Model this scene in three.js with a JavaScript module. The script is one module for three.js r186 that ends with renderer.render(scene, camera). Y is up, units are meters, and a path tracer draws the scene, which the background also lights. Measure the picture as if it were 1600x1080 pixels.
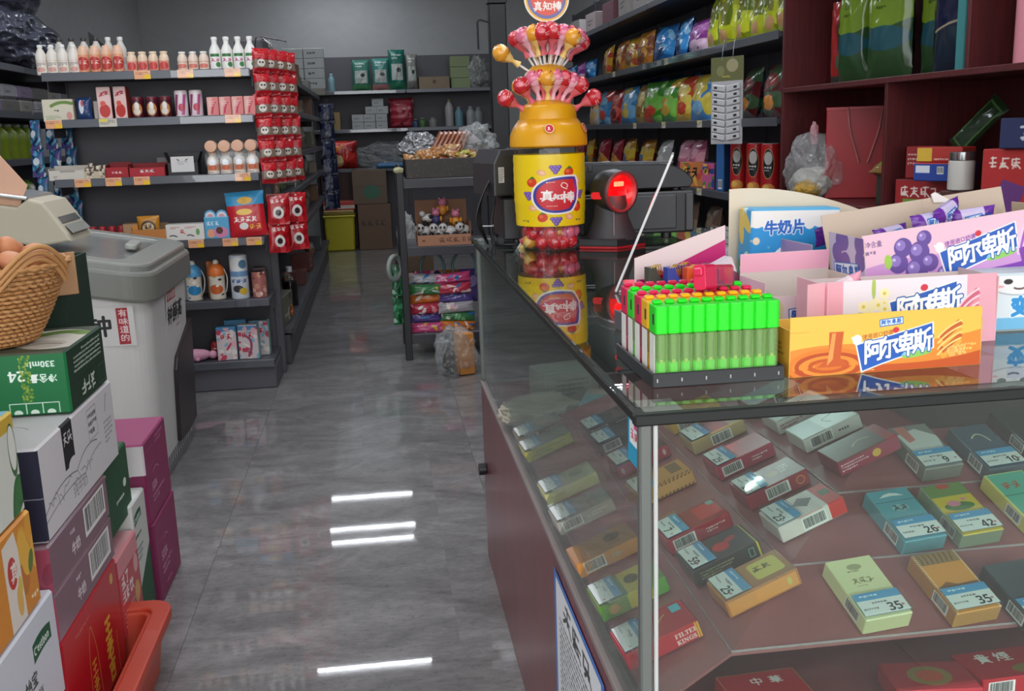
import * as THREE from 'three';
import { mergeGeometries, mergeVertices } from 'three/addons/utils/BufferGeometryUtils.js';
import { RectAreaLightUniformsLib } from 'three/addons/lights/RectAreaLightUniformsLib.js';
import { createNoise3D } from 'simplex-noise';

// ---------- camera, sky, exposure ----------
const scene = new THREE.Scene();
const camera = new THREE.PerspectiveCamera(37.83, 1600 / 1080, 0.02, 200);
camera.position.set(0, 1.15, 0);
camera.rotation.set(-12.118 * Math.PI / 180, -7.308 * Math.PI / 180, -1.929 * Math.PI / 180, 'YXZ');
scene.add(camera);
RectAreaLightUniformsLib.init();
const renderer = new THREE.WebGLRenderer({ antialias: true });
renderer.toneMapping = THREE.LinearToneMapping;
renderer.toneMappingExposure = 1.0;
renderer.shadowMap.enabled = true;
scene.background = new THREE.Color().setRGB(3.3, 3.4, 3.5);   // overcast daylight outside the open shopfront
const LAMP = 120;                                             // ceiling tube brightness

// ---------- helpers ----------
let seed = 12345;
const rnd = () => { seed |= 0; seed = seed + 0x6D2B79F5 | 0; let t = Math.imul(seed ^ seed >>> 15, 1 | seed); t = t + Math.imul(t ^ t >>> 7, 61 | t) ^ t; return ((t ^ t >>> 14) >>> 0) / 4294967296; };
const rr = (a, b) => a + (b - a) * rnd();
const pick = (a) => a[Math.floor(rnd() * a.length)];
const n3 = createNoise3D(rnd);
const DEG = Math.PI / 180;
const used = {};
function numbered(n) { const k = used[n] = (used[n] ?? -1) + 1; return k ? n + '_' + String(k).padStart(3, '0') : n; }
const ORD = ['first', 'second', 'third', 'fourth', 'fifth', 'sixth', 'seventh', 'eighth', 'ninth', 'tenth', 'eleventh', 'twelfth'];
// x to the right, y up, d metres into the shop from the camera
function tag(o, label, category, group) { o.userData = { label, category }; if (group) o.userData.group = group; return o; }
function thing(name, label, category, [x, y, d] = [0, 0, 0], turn = 0, group) {
  const o = new THREE.Group(); o.name = numbered(name); o.position.set(x, y, -d); o.rotation.y = turn; scene.add(o); return tag(o, label, category, group);
}
function put(name, geo, mat, parent, x = 0, y = 0, z = 0, rx = 0, ry = 0, rz = 0) {
  const m = new THREE.Mesh(geo, mat); m.name = name; m.position.set(x, y, z); m.rotation.set(rx, ry, rz); m.castShadow = m.receiveShadow = true; parent.add(m); return m;
}
function solo(name, label, category, geo, mat, [x, y, d], turn = 0, group, rx = 0, rz = 0) {
  const m = put(numbered(name), geo, mat, scene, x, y, -d); m.rotation.set(rx, turn, rz, 'YXZ'); return tag(m, label, category, group);
}
function copy(o, label, [x, y, d], turn = 0, group) {
  const c = o.clone(); c.name = numbered(o.name.replace(/_\d{3}$/, '')); c.position.set(x, y, -d); c.rotation.y = turn; scene.add(c); return tag(c, label, o.userData.category, group ?? o.userData.group);
}
const struct = (o) => { o.userData = { ...o.userData, kind: 'structure' }; return o; };
const mats = {};
function M(c, r = 0.6, m = 0, e = {}) {
  const k = c + '|' + r + '|' + m + JSON.stringify(e);
  return mats[k] ??= (Object.keys(e).length ? new THREE.MeshPhysicalMaterial({ color: c, roughness: r, metalness: m, side: THREE.DoubleSide, ...e }) : new THREE.MeshStandardMaterial({ color: c, roughness: r, metalness: m, side: THREE.DoubleSide }));
}
const CLEAR = new THREE.MeshPhysicalMaterial({ color: 0xffffff, roughness: 0.03, transmission: 1, thickness: 0, ior: 1.45, side: THREE.DoubleSide });
const GLASS = new THREE.MeshPhysicalMaterial({ color: 0xeef6f2, roughness: 0.0, transmission: 1, thickness: 0, ior: 1.5, side: THREE.DoubleSide });
const FILM = new THREE.MeshPhysicalMaterial({ color: 0xf4f6f6, roughness: 0.12, transmission: 0.85, thickness: 0, ior: 1.45, side: THREE.DoubleSide });

// ---------- print atlas: pages that hold what is printed on packaging ----------
const pages = [];
function page() { const c = document.createElement('canvas'); c.width = c.height = 2048; const g = c.getContext('2d'); g.fillStyle = '#888'; g.fillRect(0, 0, 2048, 2048); const p = { c, g, x: 0, y: 0, h: 0, m: {} }; pages.push(p); return p; }
function alloc(w, h) {
  w = Math.min(2040, Math.max(4, Math.round(w))); h = Math.min(2040, Math.max(4, Math.round(h)));
  let p = pages[pages.length - 1] ?? page();
  if (p.x + w + 6 > 2048) { p.x = 0; p.y += p.h; p.h = 0; }
  if (p.y + h + 6 > 2048) p = page();
  const r = { p, x: p.x + 3, y: p.y + 3, w, h }; p.x += w + 6; p.h = Math.max(p.h, h + 6); return r;
}
function print(w, h, base, fn) {
  const r = alloc(w, h), g = r.p.g; g.save(); g.fillStyle = base; g.fillRect(r.x - 3, r.y - 3, r.w + 6, r.h + 6);
  if (fn) { g.beginPath(); g.rect(r.x - 3, r.y - 3, r.w + 6, r.h + 6); g.clip(); g.translate(r.x, r.y); fn(g, r.w, r.h); }
  g.restore(); return r;
}
const uvOf = (r, u, v) => [(r.x + u * r.w) / 2048, 1 - (r.y + (1 - v) * r.h) / 2048];
function AM(r, rough = 0.5, e = {}) {
  const k = rough + JSON.stringify(e);
  r.p.t ??= (() => { const t = new THREE.CanvasTexture(r.p.c); t.colorSpace = THREE.SRGBColorSpace; t.magFilter = THREE.LinearFilter; return t; })();
  return r.p.m[k] ??= new THREE.MeshPhysicalMaterial({ map: r.p.t, roughness: rough, side: THREE.DoubleSide, ...e });
}
// the net of a box: one region that holds its printed faces  (F: f r l t b u)
function net(w, h, d, ppm, base, F = {}) {
  const S = { f: [w, h], b: [w, h], r: [d, h], l: [d, h], t: [w, d], u: [w, d] }, keys = Object.keys(F);
  const sz = keys.map((k) => S[k].map((q) => Math.max(6, Math.round(q * ppm))));
  const W = 8 + sz.reduce((a, s) => a + s[0] + 6, 0), H = Math.max(8, ...sz.map((s) => s[1]));
  const R = alloc(W, H), g = R.p.g; g.fillStyle = base; g.fillRect(R.x - 3, R.y - 3, W + 6, H + 6);
  const out = { p: R.p, base: { p: R.p, x: R.x + 1, y: R.y + 1, w: 5, h: 5 } }; let x = R.x + 10;
  keys.forEach((k, i) => {
    const [fw, fh] = sz[i]; g.save(); g.beginPath(); g.rect(x - 2, R.y - 2, fw + 4, fh + 4); g.clip(); g.translate(x, R.y); g.fillStyle = base;
    if (typeof F[k] === 'string') { g.fillStyle = F[k]; g.fillRect(-2, -2, fw + 4, fh + 4); } else F[k](g, fw, fh);
    g.restore(); out[k] = { p: R.p, x, y: R.y, w: fw, h: fh }; x += fw + 6;
  });
  return out;
}
// box with chamfered edges, standing on y = 0; N = net() or nothing
const boxCache = {};
function bx(w, h, d, b = 0.002, N) {
  const key = N ? null : [w, h, d, b].join(); if (key && boxCache[key]) return boxCache[key];
  b = Math.min(b, w * 0.45, h * 0.45, d * 0.45);
  const hs = [w / 2, h / 2, d / 2], pos = [], uv = [], V = {};
  const faces = [['f', 2, 1, 0, 1, 1, 1], ['b', 2, -1, 0, -1, 1, 1], ['r', 0, 1, 2, -1, 1, 1], ['l', 0, -1, 2, 1, 1, 1], ['t', 1, 1, 0, 1, 2, -1], ['u', 1, -1, 0, 1, 2, 1]];
  const tri = (A, B, C) => {
    const ab = [0, 1, 2].map((i) => B.p[i] - A.p[i]), ac = [0, 1, 2].map((i) => C.p[i] - A.p[i]);
    const n = [ab[1] * ac[2] - ab[2] * ac[1], ab[2] * ac[0] - ab[0] * ac[2], ab[0] * ac[1] - ab[1] * ac[0]];
    const o = [0, 1, 2].reduce((s, i) => s + n[i] * (A.p[i] + B.p[i] + C.p[i]) / hs[i] / hs[i], 0);
    for (const v of (o < 0 ? [A, C, B] : [A, B, C])) { pos.push(...v.p); uv.push(...v.t); }
  };
  for (const [k, ax, s, ua, us, va, vs] of faces) {
    const r = N ? (N[k] ?? N.base) : null;
    for (const i of [-1, 1]) for (const j of [-1, 1]) {
      const p = [0, 0, 0]; p[ax] = s * hs[ax]; p[ua] = i * us * (hs[ua] - b); p[va] = j * vs * (hs[va] - b);
      const u = (i * (hs[ua] - b) + hs[ua]) / 2 / hs[ua], v = (j * (hs[va] - b) + hs[va]) / 2 / hs[va];
      const sg = p.map((q) => Math.sign(q)).join(); V[ax + ':' + sg] = { p, t: r ? uvOf(r, u, v) : [p[ua], p[va]] };
    }
    const c = (i, j) => { const q = [0, 0, 0]; q[ax] = s; q[ua] = i; q[va] = j; return V[ax + ':' + q.join()]; };
    tri(c(-1, -1), c(1, -1), c(1, 1)); tri(c(-1, -1), c(1, 1), c(-1, 1));
  }
  for (const [a1, a2, a3] of [[0, 1, 2], [1, 2, 0], [2, 0, 1]]) for (const s1 of [-1, 1]) for (const s2 of [-1, 1]) {
    const q = (ax, s3) => { const k = [0, 0, 0]; k[a1] = s1; k[a2] = s2; k[a3] = s3; return V[ax + ':' + k.join()]; };
    const A = q(a1, -1), B = q(a1, 1), C = { p: q(a2, 1).p, t: B.t }, D = { p: q(a2, -1).p, t: A.t };
    tri(A, B, C); tri(A, C, D);
  }
  for (const s of [-1, 1]) for (const t of [-1, 1]) for (const u of [-1, 1]) { const k = [s, t, u].join(), A = V['0:' + k]; tri(A, { p: V['1:' + k].p, t: A.t }, { p: V['2:' + k].p, t: A.t }); }
  const g = new THREE.BufferGeometry(); g.setAttribute('position', new THREE.Float32BufferAttribute(pos, 3)); g.setAttribute('uv', new THREE.Float32BufferAttribute(uv, 2));
  g.translate(0, h / 2, 0); g.computeVertexNormals(); if (key) boxCache[key] = g; return g;
}
const mv = (g, x = 0, y = 0, z = 0, rx = 0, ry = 0, rz = 0) => { const q = g.clone(); if (rx) q.rotateX(rx); if (ry) q.rotateY(ry); if (rz) q.rotateZ(rz); return q.translate(x, y, z); };
const join = (...gs) => mergeGeometries(gs.map((g) => { const q = g.index ? g.toNonIndexed() : g.clone(); for (const k of Object.keys(q.attributes)) if (!['position', 'normal', 'uv'].includes(k)) q.deleteAttribute(k); return q; }));
// turned profile [[r, y], ...]; r = print wrapped round it (front in the middle)
function lat(pts, seg = 20, r) {
  const g = new THREE.LatheGeometry(pts.map(([a, b]) => new THREE.Vector2(Math.max(a, 1e-4), b)), seg, Math.PI);
  if (r) { const y0 = Math.min(...pts.map((p) => p[1])), y1 = Math.max(...pts.map((p) => p[1])), P = g.attributes.position, U = g.attributes.uv; for (let i = 0; i < U.count; i++) U.setXY(i, ...uvOf(r, U.getX(i), (P.getY(i) - y0) / (y1 - y0))); }
  return g;
}
const cyl = (r, h, seg = 16, r2 = r, b = 0.001) => lat([[0, 0], [r - b, 0], [r, b], [r2, h - b], [r2 - b, h], [0, h]], seg);
function tube(pts, r, seg = 24, rs = 7, closed = false) { return new THREE.TubeGeometry(new THREE.CatmullRomCurve3(pts.map((p) => new THREE.Vector3(...p)), closed), seg, r, rs, closed); }
// filled bag with crimped ends, standing on y = 0
function pillow(w, h, d, r, o = {}) {
  const nx = 12, ny = 16, gs = [], sd = o.s ?? rnd() * 99, cr = o.crimp ?? 0.08;
  for (const side of [1, -1]) {
    const g = new THREE.PlaneGeometry(1, 1, nx, ny), P = g.attributes.position, U = g.attributes.uv;
    for (let i = 0; i < P.count; i++) {
      const s = P.getX(i) * 2, t = P.getY(i) * 2, tt = Math.min(1, Math.abs(t) / (1 - cr));
      const th = Math.pow(Math.max(0, 1 - s * s), 0.42) * Math.pow(Math.max(0, 1 - Math.pow(tt, 2.6)), 0.5);
      const wr = (n3(s * 2.2 + sd, t * 2.4, side) * 0.16 + n3(s * 5 + sd, t * 6, side * 3) * 0.07) * (0.35 + th);
      const edge = Math.abs(s) > 0.99 || Math.abs(t) > 0.99;
      const x = s * w / 2 * (1 - 0.07 * (1 - t * t) + 0.02 * n3(t * 3, sd, s)), y = (t + 1) * h / 2;
      const z = edge ? 0.0008 * Math.sin(s * 40) : side * d / 2 * Math.max(0.01, th + wr * 0.75) + (tt >= 1 ? 0.0015 * Math.sin(s * 26) : 0);
      P.setXYZ(i, x, y, z); if (r) U.setXY(i, ...uvOf(r, side > 0 ? U.getX(i) : 1 - U.getX(i), U.getY(i)));
    }
    if (side < 0) { const ix = g.index.array; for (let i = 0; i < ix.length; i += 3) { const t = ix[i]; ix[i] = ix[i + 1]; ix[i + 1] = t; } }
    g.computeVertexNormals(); gs.push(g);
  }
  return join(...gs);
}
// crumpled plastic lump sitting on y = 0
function crumple(w, h, d, amp = 0.25, det = 4, f = 2.2) {
  let g = new THREE.IcosahedronGeometry(1, det * 5); g.deleteAttribute('normal'); g.deleteAttribute('uv'); g = mergeVertices(g, 1e-4); const P = g.attributes.position, s = rnd() * 100;
  for (let i = 0; i < P.count; i++) {
    const x = P.getX(i), y = P.getY(i), z = P.getZ(i);
    const k = 1 + amp * 0.7 * n3(x * f * 0.6 + s, y * f * 0.6, z * f * 0.6) + amp * 0.4 * (0.6 - 1.6 * Math.abs(n3(x * f + s, y * f, z * f))) + amp * 0.28 * (0.5 - 1.5 * Math.abs(n3(x * f * 2.3, y * f * 2.3 + s, z * f * 2.3)));
    P.setXYZ(i, x * k * w / 2, Math.max(0, (y * k * 0.5 + 0.42) * h), z * k * d / 2);
  }
  g.computeVertexNormals(); g.setAttribute('uv', new THREE.Float32BufferAttribute(new Float32Array(P.count * 2), 2)); return g;
}
function ext(shape, depth, bev = 0.001, seg = 10) { return new THREE.ExtrudeGeometry(shape, { depth, bevelEnabled: bev > 0, bevelSize: bev, bevelThickness: bev, bevelSegments: 2, curveSegments: seg }); }
function rrect(w, h, r) { const s = new THREE.Shape(), x = -w / 2, y = -h / 2; s.moveTo(x + r, y); s.lineTo(x + w - r, y); s.quadraticCurveTo(x + w, y, x + w, y + r); s.lineTo(x + w, y + h - r); s.quadraticCurveTo(x + w, y + h, x + w - r, y + h); s.lineTo(x + r, y + h); s.quadraticCurveTo(x, y + h, x, y + h - r); s.lineTo(x, y + r); s.quadraticCurveTo(x, y, x + r, y); return s; }
// round printed plate facing +z, centre at origin
function disc(r, R, t = 0.003) {
  const f = new THREE.CircleGeometry(r, 36), U = f.attributes.uv; for (let i = 0; i < U.count; i++) U.setXY(i, ...uvOf(R, U.getX(i), U.getY(i)));
  const c = new THREE.CylinderGeometry(r, r, t, 36, 1, true), V = c.attributes.uv; for (let i = 0; i < V.count; i++) V.setXY(i, ...uvOf(R, 0.5, 0.02)); c.rotateX(Math.PI / 2);
  return join(mv(f, 0, 0, t / 2), mv(f, 0, 0, -t / 2, 0, Math.PI, 0), c);
}
// flat printed sheet facing +z, centre at origin
function sheet(w, h, r, t = 0.0006) { const N = { base: { ...r, w: 2, h: 2 }, f: r }; return mv(bx(w, h, t, t * 0.2, N), 0, -h / 2, 0); }

// ---------- lettering: Chinese characters as brush strokes on a 36 x 36 grid ----------
const GL = {
  真: '56u6 i1ia aaqaqq aaaq afqf alql 2ryr dt6y mtuy', 知: '924a 68h8 2hjh b8bh3x cjiu m9x9xt m9mtxt', 棒: '929y 2bgb 9c3o aefl j6x6 ibyb hgzg q2odhm rgym lmvm jrxr qjqy',
  阿: '535y 53d39cdico8o f5z5 hcpcpmhmhc v5vvqw', 尔: 'b24d 99v9se i9iwdv bg5r pgwr', 卑: 'i1f5 86s6sj8j86 8csc i6gk9q 2qyq mkmz', 斯: '37j7 727o f2fo 7dfd 7ifi 2oko 8q3x eqjw v2n6 n6nkjy nfzf ufuy',
  使: '822f 6a6y c7y7 fcvcvkfkfc n2nkksby enmtyy', 用: '747o3y 74t4twpx 7dtd 7mtm i4ix', 进: 'd9x9 bizi j3jjfs s3ss 4488 2e8e8q2w 6sewzx', 口: '77t7tt7t77', 奶: '834jdu eaam2x 1bgb i5u5sfyfwurw m5mihx',
  源: '4488 2d7h 3w9l c5y5 d5dkay n7lb ibubukikib ifuf omowlv jpgv sowv', 牛: 'a45g 8bvb 2lyl j2jz', 片: 'a3ak5y advd k2kd amqmqz', 变: 'i1i5 46w6 d6dg m6mg 8a4f rawf 7kskks5z aljtxz',
  香: 'p2b5 39x9 i4ii ha5i javi akqkqyayak arqr', 软: '37h7 925fgf b9by 2nin o2jd m8y8ve qcpmhy qkzy', 钟: '823a 68e8 5fef 3mfm 9f9wes iaxaxmimia p3pz',
  薛: '35x5 b1b8 p1p8 997d 5dfdfl5l 5d5y 5ogogx5x 5hfh q9qc jdyd mfnj vftj ikzk jqyq qkqz', 高: 'i1i5 36x6 bapapgbgba 5kvkvxrx 5k5z dononududo', 有: '38x8 g2ce3o cfsfswox cfcz clsl crsr',
  味: '39c9cq3q39 h9x9 fhzh p2pz oifu qizu', 道: '4488 2e8e8q2w 6sewzx i1k5 t1q5 d6y6 n7lb hbvbvshshb hhvh hmvm', 的: '9268 39f9fv3v39 3kfk n2ie l9x9vuqx mhrn', 中: '59v9vn5n59 i2iz',
  華: '36x6 c2ca o2oa 6dud bbbn pbpn 3ixi 8nsn 2sys iaiz', 貴: '94r4ra9a94 i1ie 2eye 9hrhrt9t9h 9lrl 9prp du6z nuuz', 煙: '828h2x 493f e8bf 9ieq h4y4 i9x9xiiii9 m4mi s4si ioxo pipx gxzx',
  纯: 'a23bad3mdl 2uer h9y7 jdjlwl wcwm p2ptsxyxzs', 净: '367b 3u9j k1ea h5r5na fauauofo bhzh nanwiv', 含: 'i13e i1xe h9kc 9gqgjm 8ososy8y8o', 量: 'a2q2qbaba2 a6q6 2eye 9hrhrp9p9h 9lrl ihiy 6tut 2yyy',
  王: '55v5 7iti 2wyw i5iw', 老: '67q7 g2ge 2fyf u5ii3s rjep dkdwuwvr', 吉: '38x8 i2ig 7gtg 8lslsy8y8l', 了: '65s5ieiwcv', 饮: '923b 77f7db 8c8ver o2jd m8y8ve qcpmhy qkzy',
  怡: '626y 2a3i a9ce o2hevc s8xf ijwjwxixij', 宝: 'i1i5 4c46w6wc 9ere 8msm 3wxw ieiw nprt', 大: '4dwd i3idgk4y imwy', 小: 'i3iwdv b94l q9vm', 水: 'i2iwdv 4cdc9l2s uaki kiyt',
};
const b36 = (c) => parseInt(c, 36) / 35;
function glyph(g, ch) {
  g.beginPath(); let s = GL[ch];
  if (!s) { // unreadable small lettering: a few strokes of its own for each character
    let q = ch.charCodeAt(0) * 7919 % 99991; const v = () => (q = (q * 16807) % 2147483647) / 2147483647; v(); v();
    for (let i = 0; i < 2 + (v() > 0.5); i++) { const y = 0.1 + 0.35 * i + v() * 0.15, x = 0.05 + v() * 0.3; g.moveTo(x, y); g.lineTo(x + 0.35 + v() * 0.3, y - 0.03); }
    const x = 0.25 + v() * 0.45; g.moveTo(x, 0.03 + v() * 0.15); g.lineTo(x, 0.7 + v() * 0.25);
    if (v() > 0.3) { g.moveTo(x, 0.5); g.lineTo(0.05 + v() * 0.2, 0.95); } if (v() > 0.3) { g.moveTo(x, 0.55); g.lineTo(0.8 + v() * 0.18, 0.95); } if (v() > 0.55) { g.moveTo(0.12, 0.2); g.lineTo(0.12, 0.7); g.lineTo(0.45, 0.7); } return; }
  for (const st of s.split(' ')) for (let i = 0; i + 1 < st.length; i += 2) g[i ? 'lineTo' : 'moveTo'](b36(st[i]), b36(st[i + 1]));
}
// zh: text with its top left corner at x, y
function zh(g, str, x, y, size, col, o = {}) {
  g.save(); g.translate(x, y); g.rotate(o.rot ?? 0); g.transform(1, 0, o.skew ?? 0, 1, 0, 0); g.lineCap = g.lineJoin = o.cap ?? 'round';
  const step = size * (o.gap ?? 1.04);
  for (const pass of (o.out ? [1, 0] : [0])) [...str].forEach((ch, i) => {
    g.save(); if (o.vert) g.translate(0, i * step); else g.translate(i * step, (o.rise ?? 0) * i * size); g.scale(size * (o.sx ?? 1), size); glyph(g, ch);
    g.strokeStyle = pass ? o.out : col; g.lineWidth = (o.w ?? 0.1) + (pass ? (o.ow ?? 0.14) : 0); g.stroke(); g.restore();
  });
  g.restore();
}
function latin(g, s, x, y, size, col, o = {}) { g.save(); g.translate(x, y); g.rotate(o.rot ?? 0); g.scale(o.sx ?? 1, 1); g.font = (o.style ?? 'bold') + ' ' + size + 'px ' + (o.font ?? 'sans-serif'); g.fillStyle = col; g.textAlign = o.al ?? 'left'; if (o.out) { g.strokeStyle = o.out; g.lineWidth = o.ow ?? size * 0.15; g.lineJoin = 'round'; g.strokeText(s, 0, 0); } g.fillText(s, 0, 0); g.restore(); }
// small print too fine to read
function fine(g, x, y, w, h, rows, col, fill = 0.8) { g.fillStyle = col; const lh = h / rows; for (let r = 0; r < rows; r++) { let q = x; const end = x + w * (r === rows - 1 ? fill * 0.7 : fill + rnd() * (1 - fill)); while (q < end) { const l = lh * rr(0.3, 0.75); g.fillRect(q, y + r * lh + lh * 0.2, l, lh * rr(0.3, 0.6)); q += l + lh * 0.2; } } }
function bars(g, x, y, w, h) { g.fillStyle = '#f4f2ee'; g.fillRect(x, y, w, h); g.fillStyle = '#222'; let q = x + w * 0.06; while (q < x + w * 0.93) { const l = w * rr(0.012, 0.04); g.fillRect(q, y + h * 0.08, l, h * 0.78); q += l + w * rr(0.012, 0.035); } }
function fillAll(g, W, H, c) { g.fillStyle = c; g.fillRect(-3, -3, W + 6, H + 6); }
function blob(g, x, y, rx, ry, c, a = 0) { g.fillStyle = c; g.beginPath(); g.ellipse(x, y, rx, ry, a, 0, 7); g.fill(); }
function poly(g, pts, c) { g.fillStyle = c; g.beginPath(); pts.forEach(([x, y], i) => g[i ? 'lineTo' : 'moveTo'](x, y)); g.closePath(); g.fill(); }
function curve(g, pts, c, lw) { g.strokeStyle = c; g.lineWidth = lw; g.lineCap = 'round'; g.beginPath(); g.moveTo(...pts[0]); for (let i = 1; i < pts.length - 1; i += 2) g.quadraticCurveTo(...pts[i], ...pts[i + 1]); g.stroke(); }
function inks(g, W, H, cols, n, smin = 0.05, smax = 0.2) { for (let i = 0; i < n; i++) blob(g, rnd() * W, rnd() * H, W * rr(smin, smax), H * rr(smin, smax), pick(cols), rnd() * 3); }
// one carton or packet as a single mesh
function carton(name, label, cat, pos, turn, w, h, d, ppm, base, F, o = {}) {
  const N = net(w, h, d, ppm, base, F); return solo(name, label, cat, bx(w, h, d, o.b ?? 0.003, N), AM(N.base, o.rough ?? 0.5), pos, turn, o.group, o.rx ?? 0, o.rz ?? 0);
}

// ---------- computed surface textures ----------
function tex(n, fn, srgb = true) { const a = new Uint8Array(n * n * 4); for (let j = 0; j < n; j++) for (let i = 0; i < n; i++) { const c = fn(i / n, j / n), k = (j * n + i) * 4; a[k] = c[0]; a[k + 1] = c[1]; a[k + 2] = c[2]; a[k + 3] = 255; } const t = new THREE.DataTexture(a, n, n); t.wrapS = t.wrapT = THREE.RepeatWrapping; t.magFilter = THREE.LinearFilter; t.minFilter = THREE.LinearMipmapLinearFilter; t.generateMipmaps = true; if (srgb) t.colorSpace = THREE.SRGBColorSpace; t.needsUpdate = true; return t; }
const TAU = Math.PI * 2;
const loop = (u, v, f, o = 0) => n3(Math.cos(u * TAU) * f + o, Math.sin(u * TAU) * f + Math.cos(v * TAU) * f * 1.3, Math.sin(v * TAU) * f * 1.3 + o);
const marble = tex(1024, (u, v) => {
  const w = loop(u, v, 0.6) * 0.2, a = loop(u + w, v, 0.55, 7), b = n3(u * 9 + w * 6, v * 24 + w * 9, 2) , c = n3(u * 40, v * 95, 5), e = n3(u * 150, v * 220, 9);
  const vein = Math.pow(1 - Math.abs(n3(u * 3.2 + w * 4, v * 6.5, 11)), 14), spot = n3(u * 60, v * 90, 21) > 0.72 ? 1 : 0;
  const cl = n3(u * 5 + w * 3, v * 9, 41), l = 121 + a * 6 + b * 10 + cl * 11 + c * 7 + e * 4 + vein * 4 - spot * 12; return [l + 3, l, l - 1];
});
const woodTex = tex(512, (u, v) => { const g1 = n3(u * 70, v * 3, 1), g2 = n3(u * 190, v * 7, 4), g3 = n3(u * 6, v * 1.5, 8), l = 1 + g1 * 0.09 + g2 * 0.08 + g3 * 0.08; return [112 * l, 42 * l, 46 * l]; });
const darkWoodTex = tex(512, (u, v) => { const g1 = n3(u * 60, v * 3, 31), g2 = n3(u * 170, v * 6, 34), g3 = n3(u * 5, v * 1.5, 38), l = 1 + g1 * 0.12 + g2 * 0.1 + g3 * 0.1; return [84 * l, 27 * l, 29 * l]; });
const paintTex = tex(256, (u, v) => { const l = 176 + loop(u, v, 1.1) * 2 + n3(u * 60, v * 60, 2) * 1.5; return [l, l + 1, l + 1]; });
const grainTex = tex(256, (u, v) => { const l = 128 + n3(u * 90, v * 90, 3) * 60 + n3(u * 30, v * 30, 5) * 40; return [l, l, l]; }, false);
const steel = M('#515157', 0.42, 0.2), steelDark = M('#58565c', 0.5, 0.05), steelLip = M('#5e6066', 0.33, 0.35), blackPl = M('#1d1c1f', 0.4), greyPl = M('#35343a', 0.42);

// ---------- the shop: floor tiles, walls, ceiling, tube lamps ----------
const X0 = -2.25, X1 = 2.0, DF = -0.75, DB = 11.0, CH = 2.75;
{
  const fl = new THREE.Group(); fl.name = 'floor'; scene.add(fl); struct(fl);
  put('bed', mv(bx(X1 - X0 + 0.4, 0.06, DB - DF, 0.001), 0, -0.0705, 0), M('#6a6866', 0.9), fl, (X0 + X1) / 2, 0, -(DB + DF) / 2);
  const tm = new THREE.MeshPhysicalMaterial({ map: marble, roughness: 0.38, side: THREE.DoubleSide, specularIntensity: 0.35, clearcoat: 0.75, clearcoatRoughness: 0.03 });
  const T = 0.8, gap = 0.0005;
  const variants = [0, 1, 2, 3, 4, 5].map((k) => { const g = bx(T - gap, 0.01, T - gap, 0.0007).clone(), P = g.attributes.position, U = g.attributes.uv.clone(); for (let i = 0; i < U.count; i++) { let u = P.getX(i) / 1.6 + 0.37 * k, v = P.getZ(i) / 1.6 + 0.23 * k; if (k % 2) v = -v; U.setXY(i, u, v); } g.setAttribute('uv', U); return g; });
  for (let d = 2.075 - 4 * T; d < DB; d += T) for (let x = -0.51 - 3 * T; x < X1; x += T) {
    const cx = x + T / 2, cd = d + T / 2; if (cd - T / 2 > DB || cx + T / 2 < X0 - 0.2) continue;
    put(numbered('floor_tile'), pick(variants), tm, fl, cx, -0.0105, -cd);
  }
  const wm = new THREE.MeshStandardMaterial({ map: paintTex, roughness: 0.85 });
  const W = (n, w, h, t, x, y, d, mat = wm) => struct(put(n, bx(w, h, t, 0.002), mat, scene, x, y, -d));
  W('wall_back', X1 - X0 + 0.4, CH, 0.15, (X0 + X1) / 2, 0, DB + 0.075);
  W('wall_left', 0.15, CH, DB - DF, X0 - 0.076, 0, (DB + DF) / 2);
  W('wall_right', 0.15, CH, DB - DF, X1 + 0.076, 0, (DB + DF) / 2);
  W('ceiling', X1 - X0 + 0.4, 0.12, DB - DF + 0.1, (X0 + X1) / 2, CH, (DB + DF) / 2, M('#d9d9d6', 0.9));
  W('pavement', 30, 0.1, 14, 0, -0.1, DF - 7.001, M('#8f8c88', 0.9));
  // tube lamps on the ceiling, the far aisle row mirrored by the polished floor
  const lamp = (d, label, x = -0.26, k = 1) => {
    const t = thing('ceiling_tube_lamp', label, 'lamp', [x, CH - 0.075, d], 0, 'ceiling tube lamps over the aisle');
    put('housing', mv(bx(0.98, 0.035, 0.05, 0.004), 0, 0.038, 0), M('#e8e8e6', 0.5), t);
    put('tube', mv(cyl(0.006, 0.92, 14), 0.46, 0, 0, 0, 0, Math.PI / 2), new THREE.MeshStandardMaterial({ color: 0xffffff, emissive: 0xf2f7ff, emissiveIntensity: 9, roughness: 0.4 }), t, 0, 0.02, 0);
    for (const s of [-1, 1]) put('end_cap', bx(0.02, 0.05, 0.036, 0.003), M('#dcdcda', 0.5), t, s * 0.472, -0.005, 0);
    const l = new THREE.RectAreaLight(0xf0f6ff, LAMP * k * 1.6, 0.92, 0.011); l.name = 'tube_light'; l.position.set(x, CH - 0.078, -d); l.lookAt(x, 0, -d); l.castShadow = true; scene.add(l);
  };
  lamp(6.85, 'white ceiling tube lamp midway above the central aisle');
  for (const [i, [x, d]] of [[-0.26, 1.9], [-0.6, 3.6], [1.05, 2.6], [0.95, 5.0], [-1.3, 3.0], [-1.3, 5.6], [1.55, 7.8]].entries()) lamp(d, `added white ceiling tube lamp ${['over the crates by the shopfront', 'over the end shelf', 'over the glass counter', 'over the crisp shelf', 'over the freezer', 'over the left wall shelf', 'over the far end of the crisp shelf'][i]}`, x, [1.7, 2.4, 1.7, 2.4, 1.7, 1.7, 1.7][i]);  // extra tubes out of view, added to brighten the goods and the interior
  for (const [i, d] of [9.22, 9.55, 10.44].entries()) lamp(d, ORD[i] + ' of three white ceiling tube lamps before the back wall', -0.26, 0.7);
}

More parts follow.
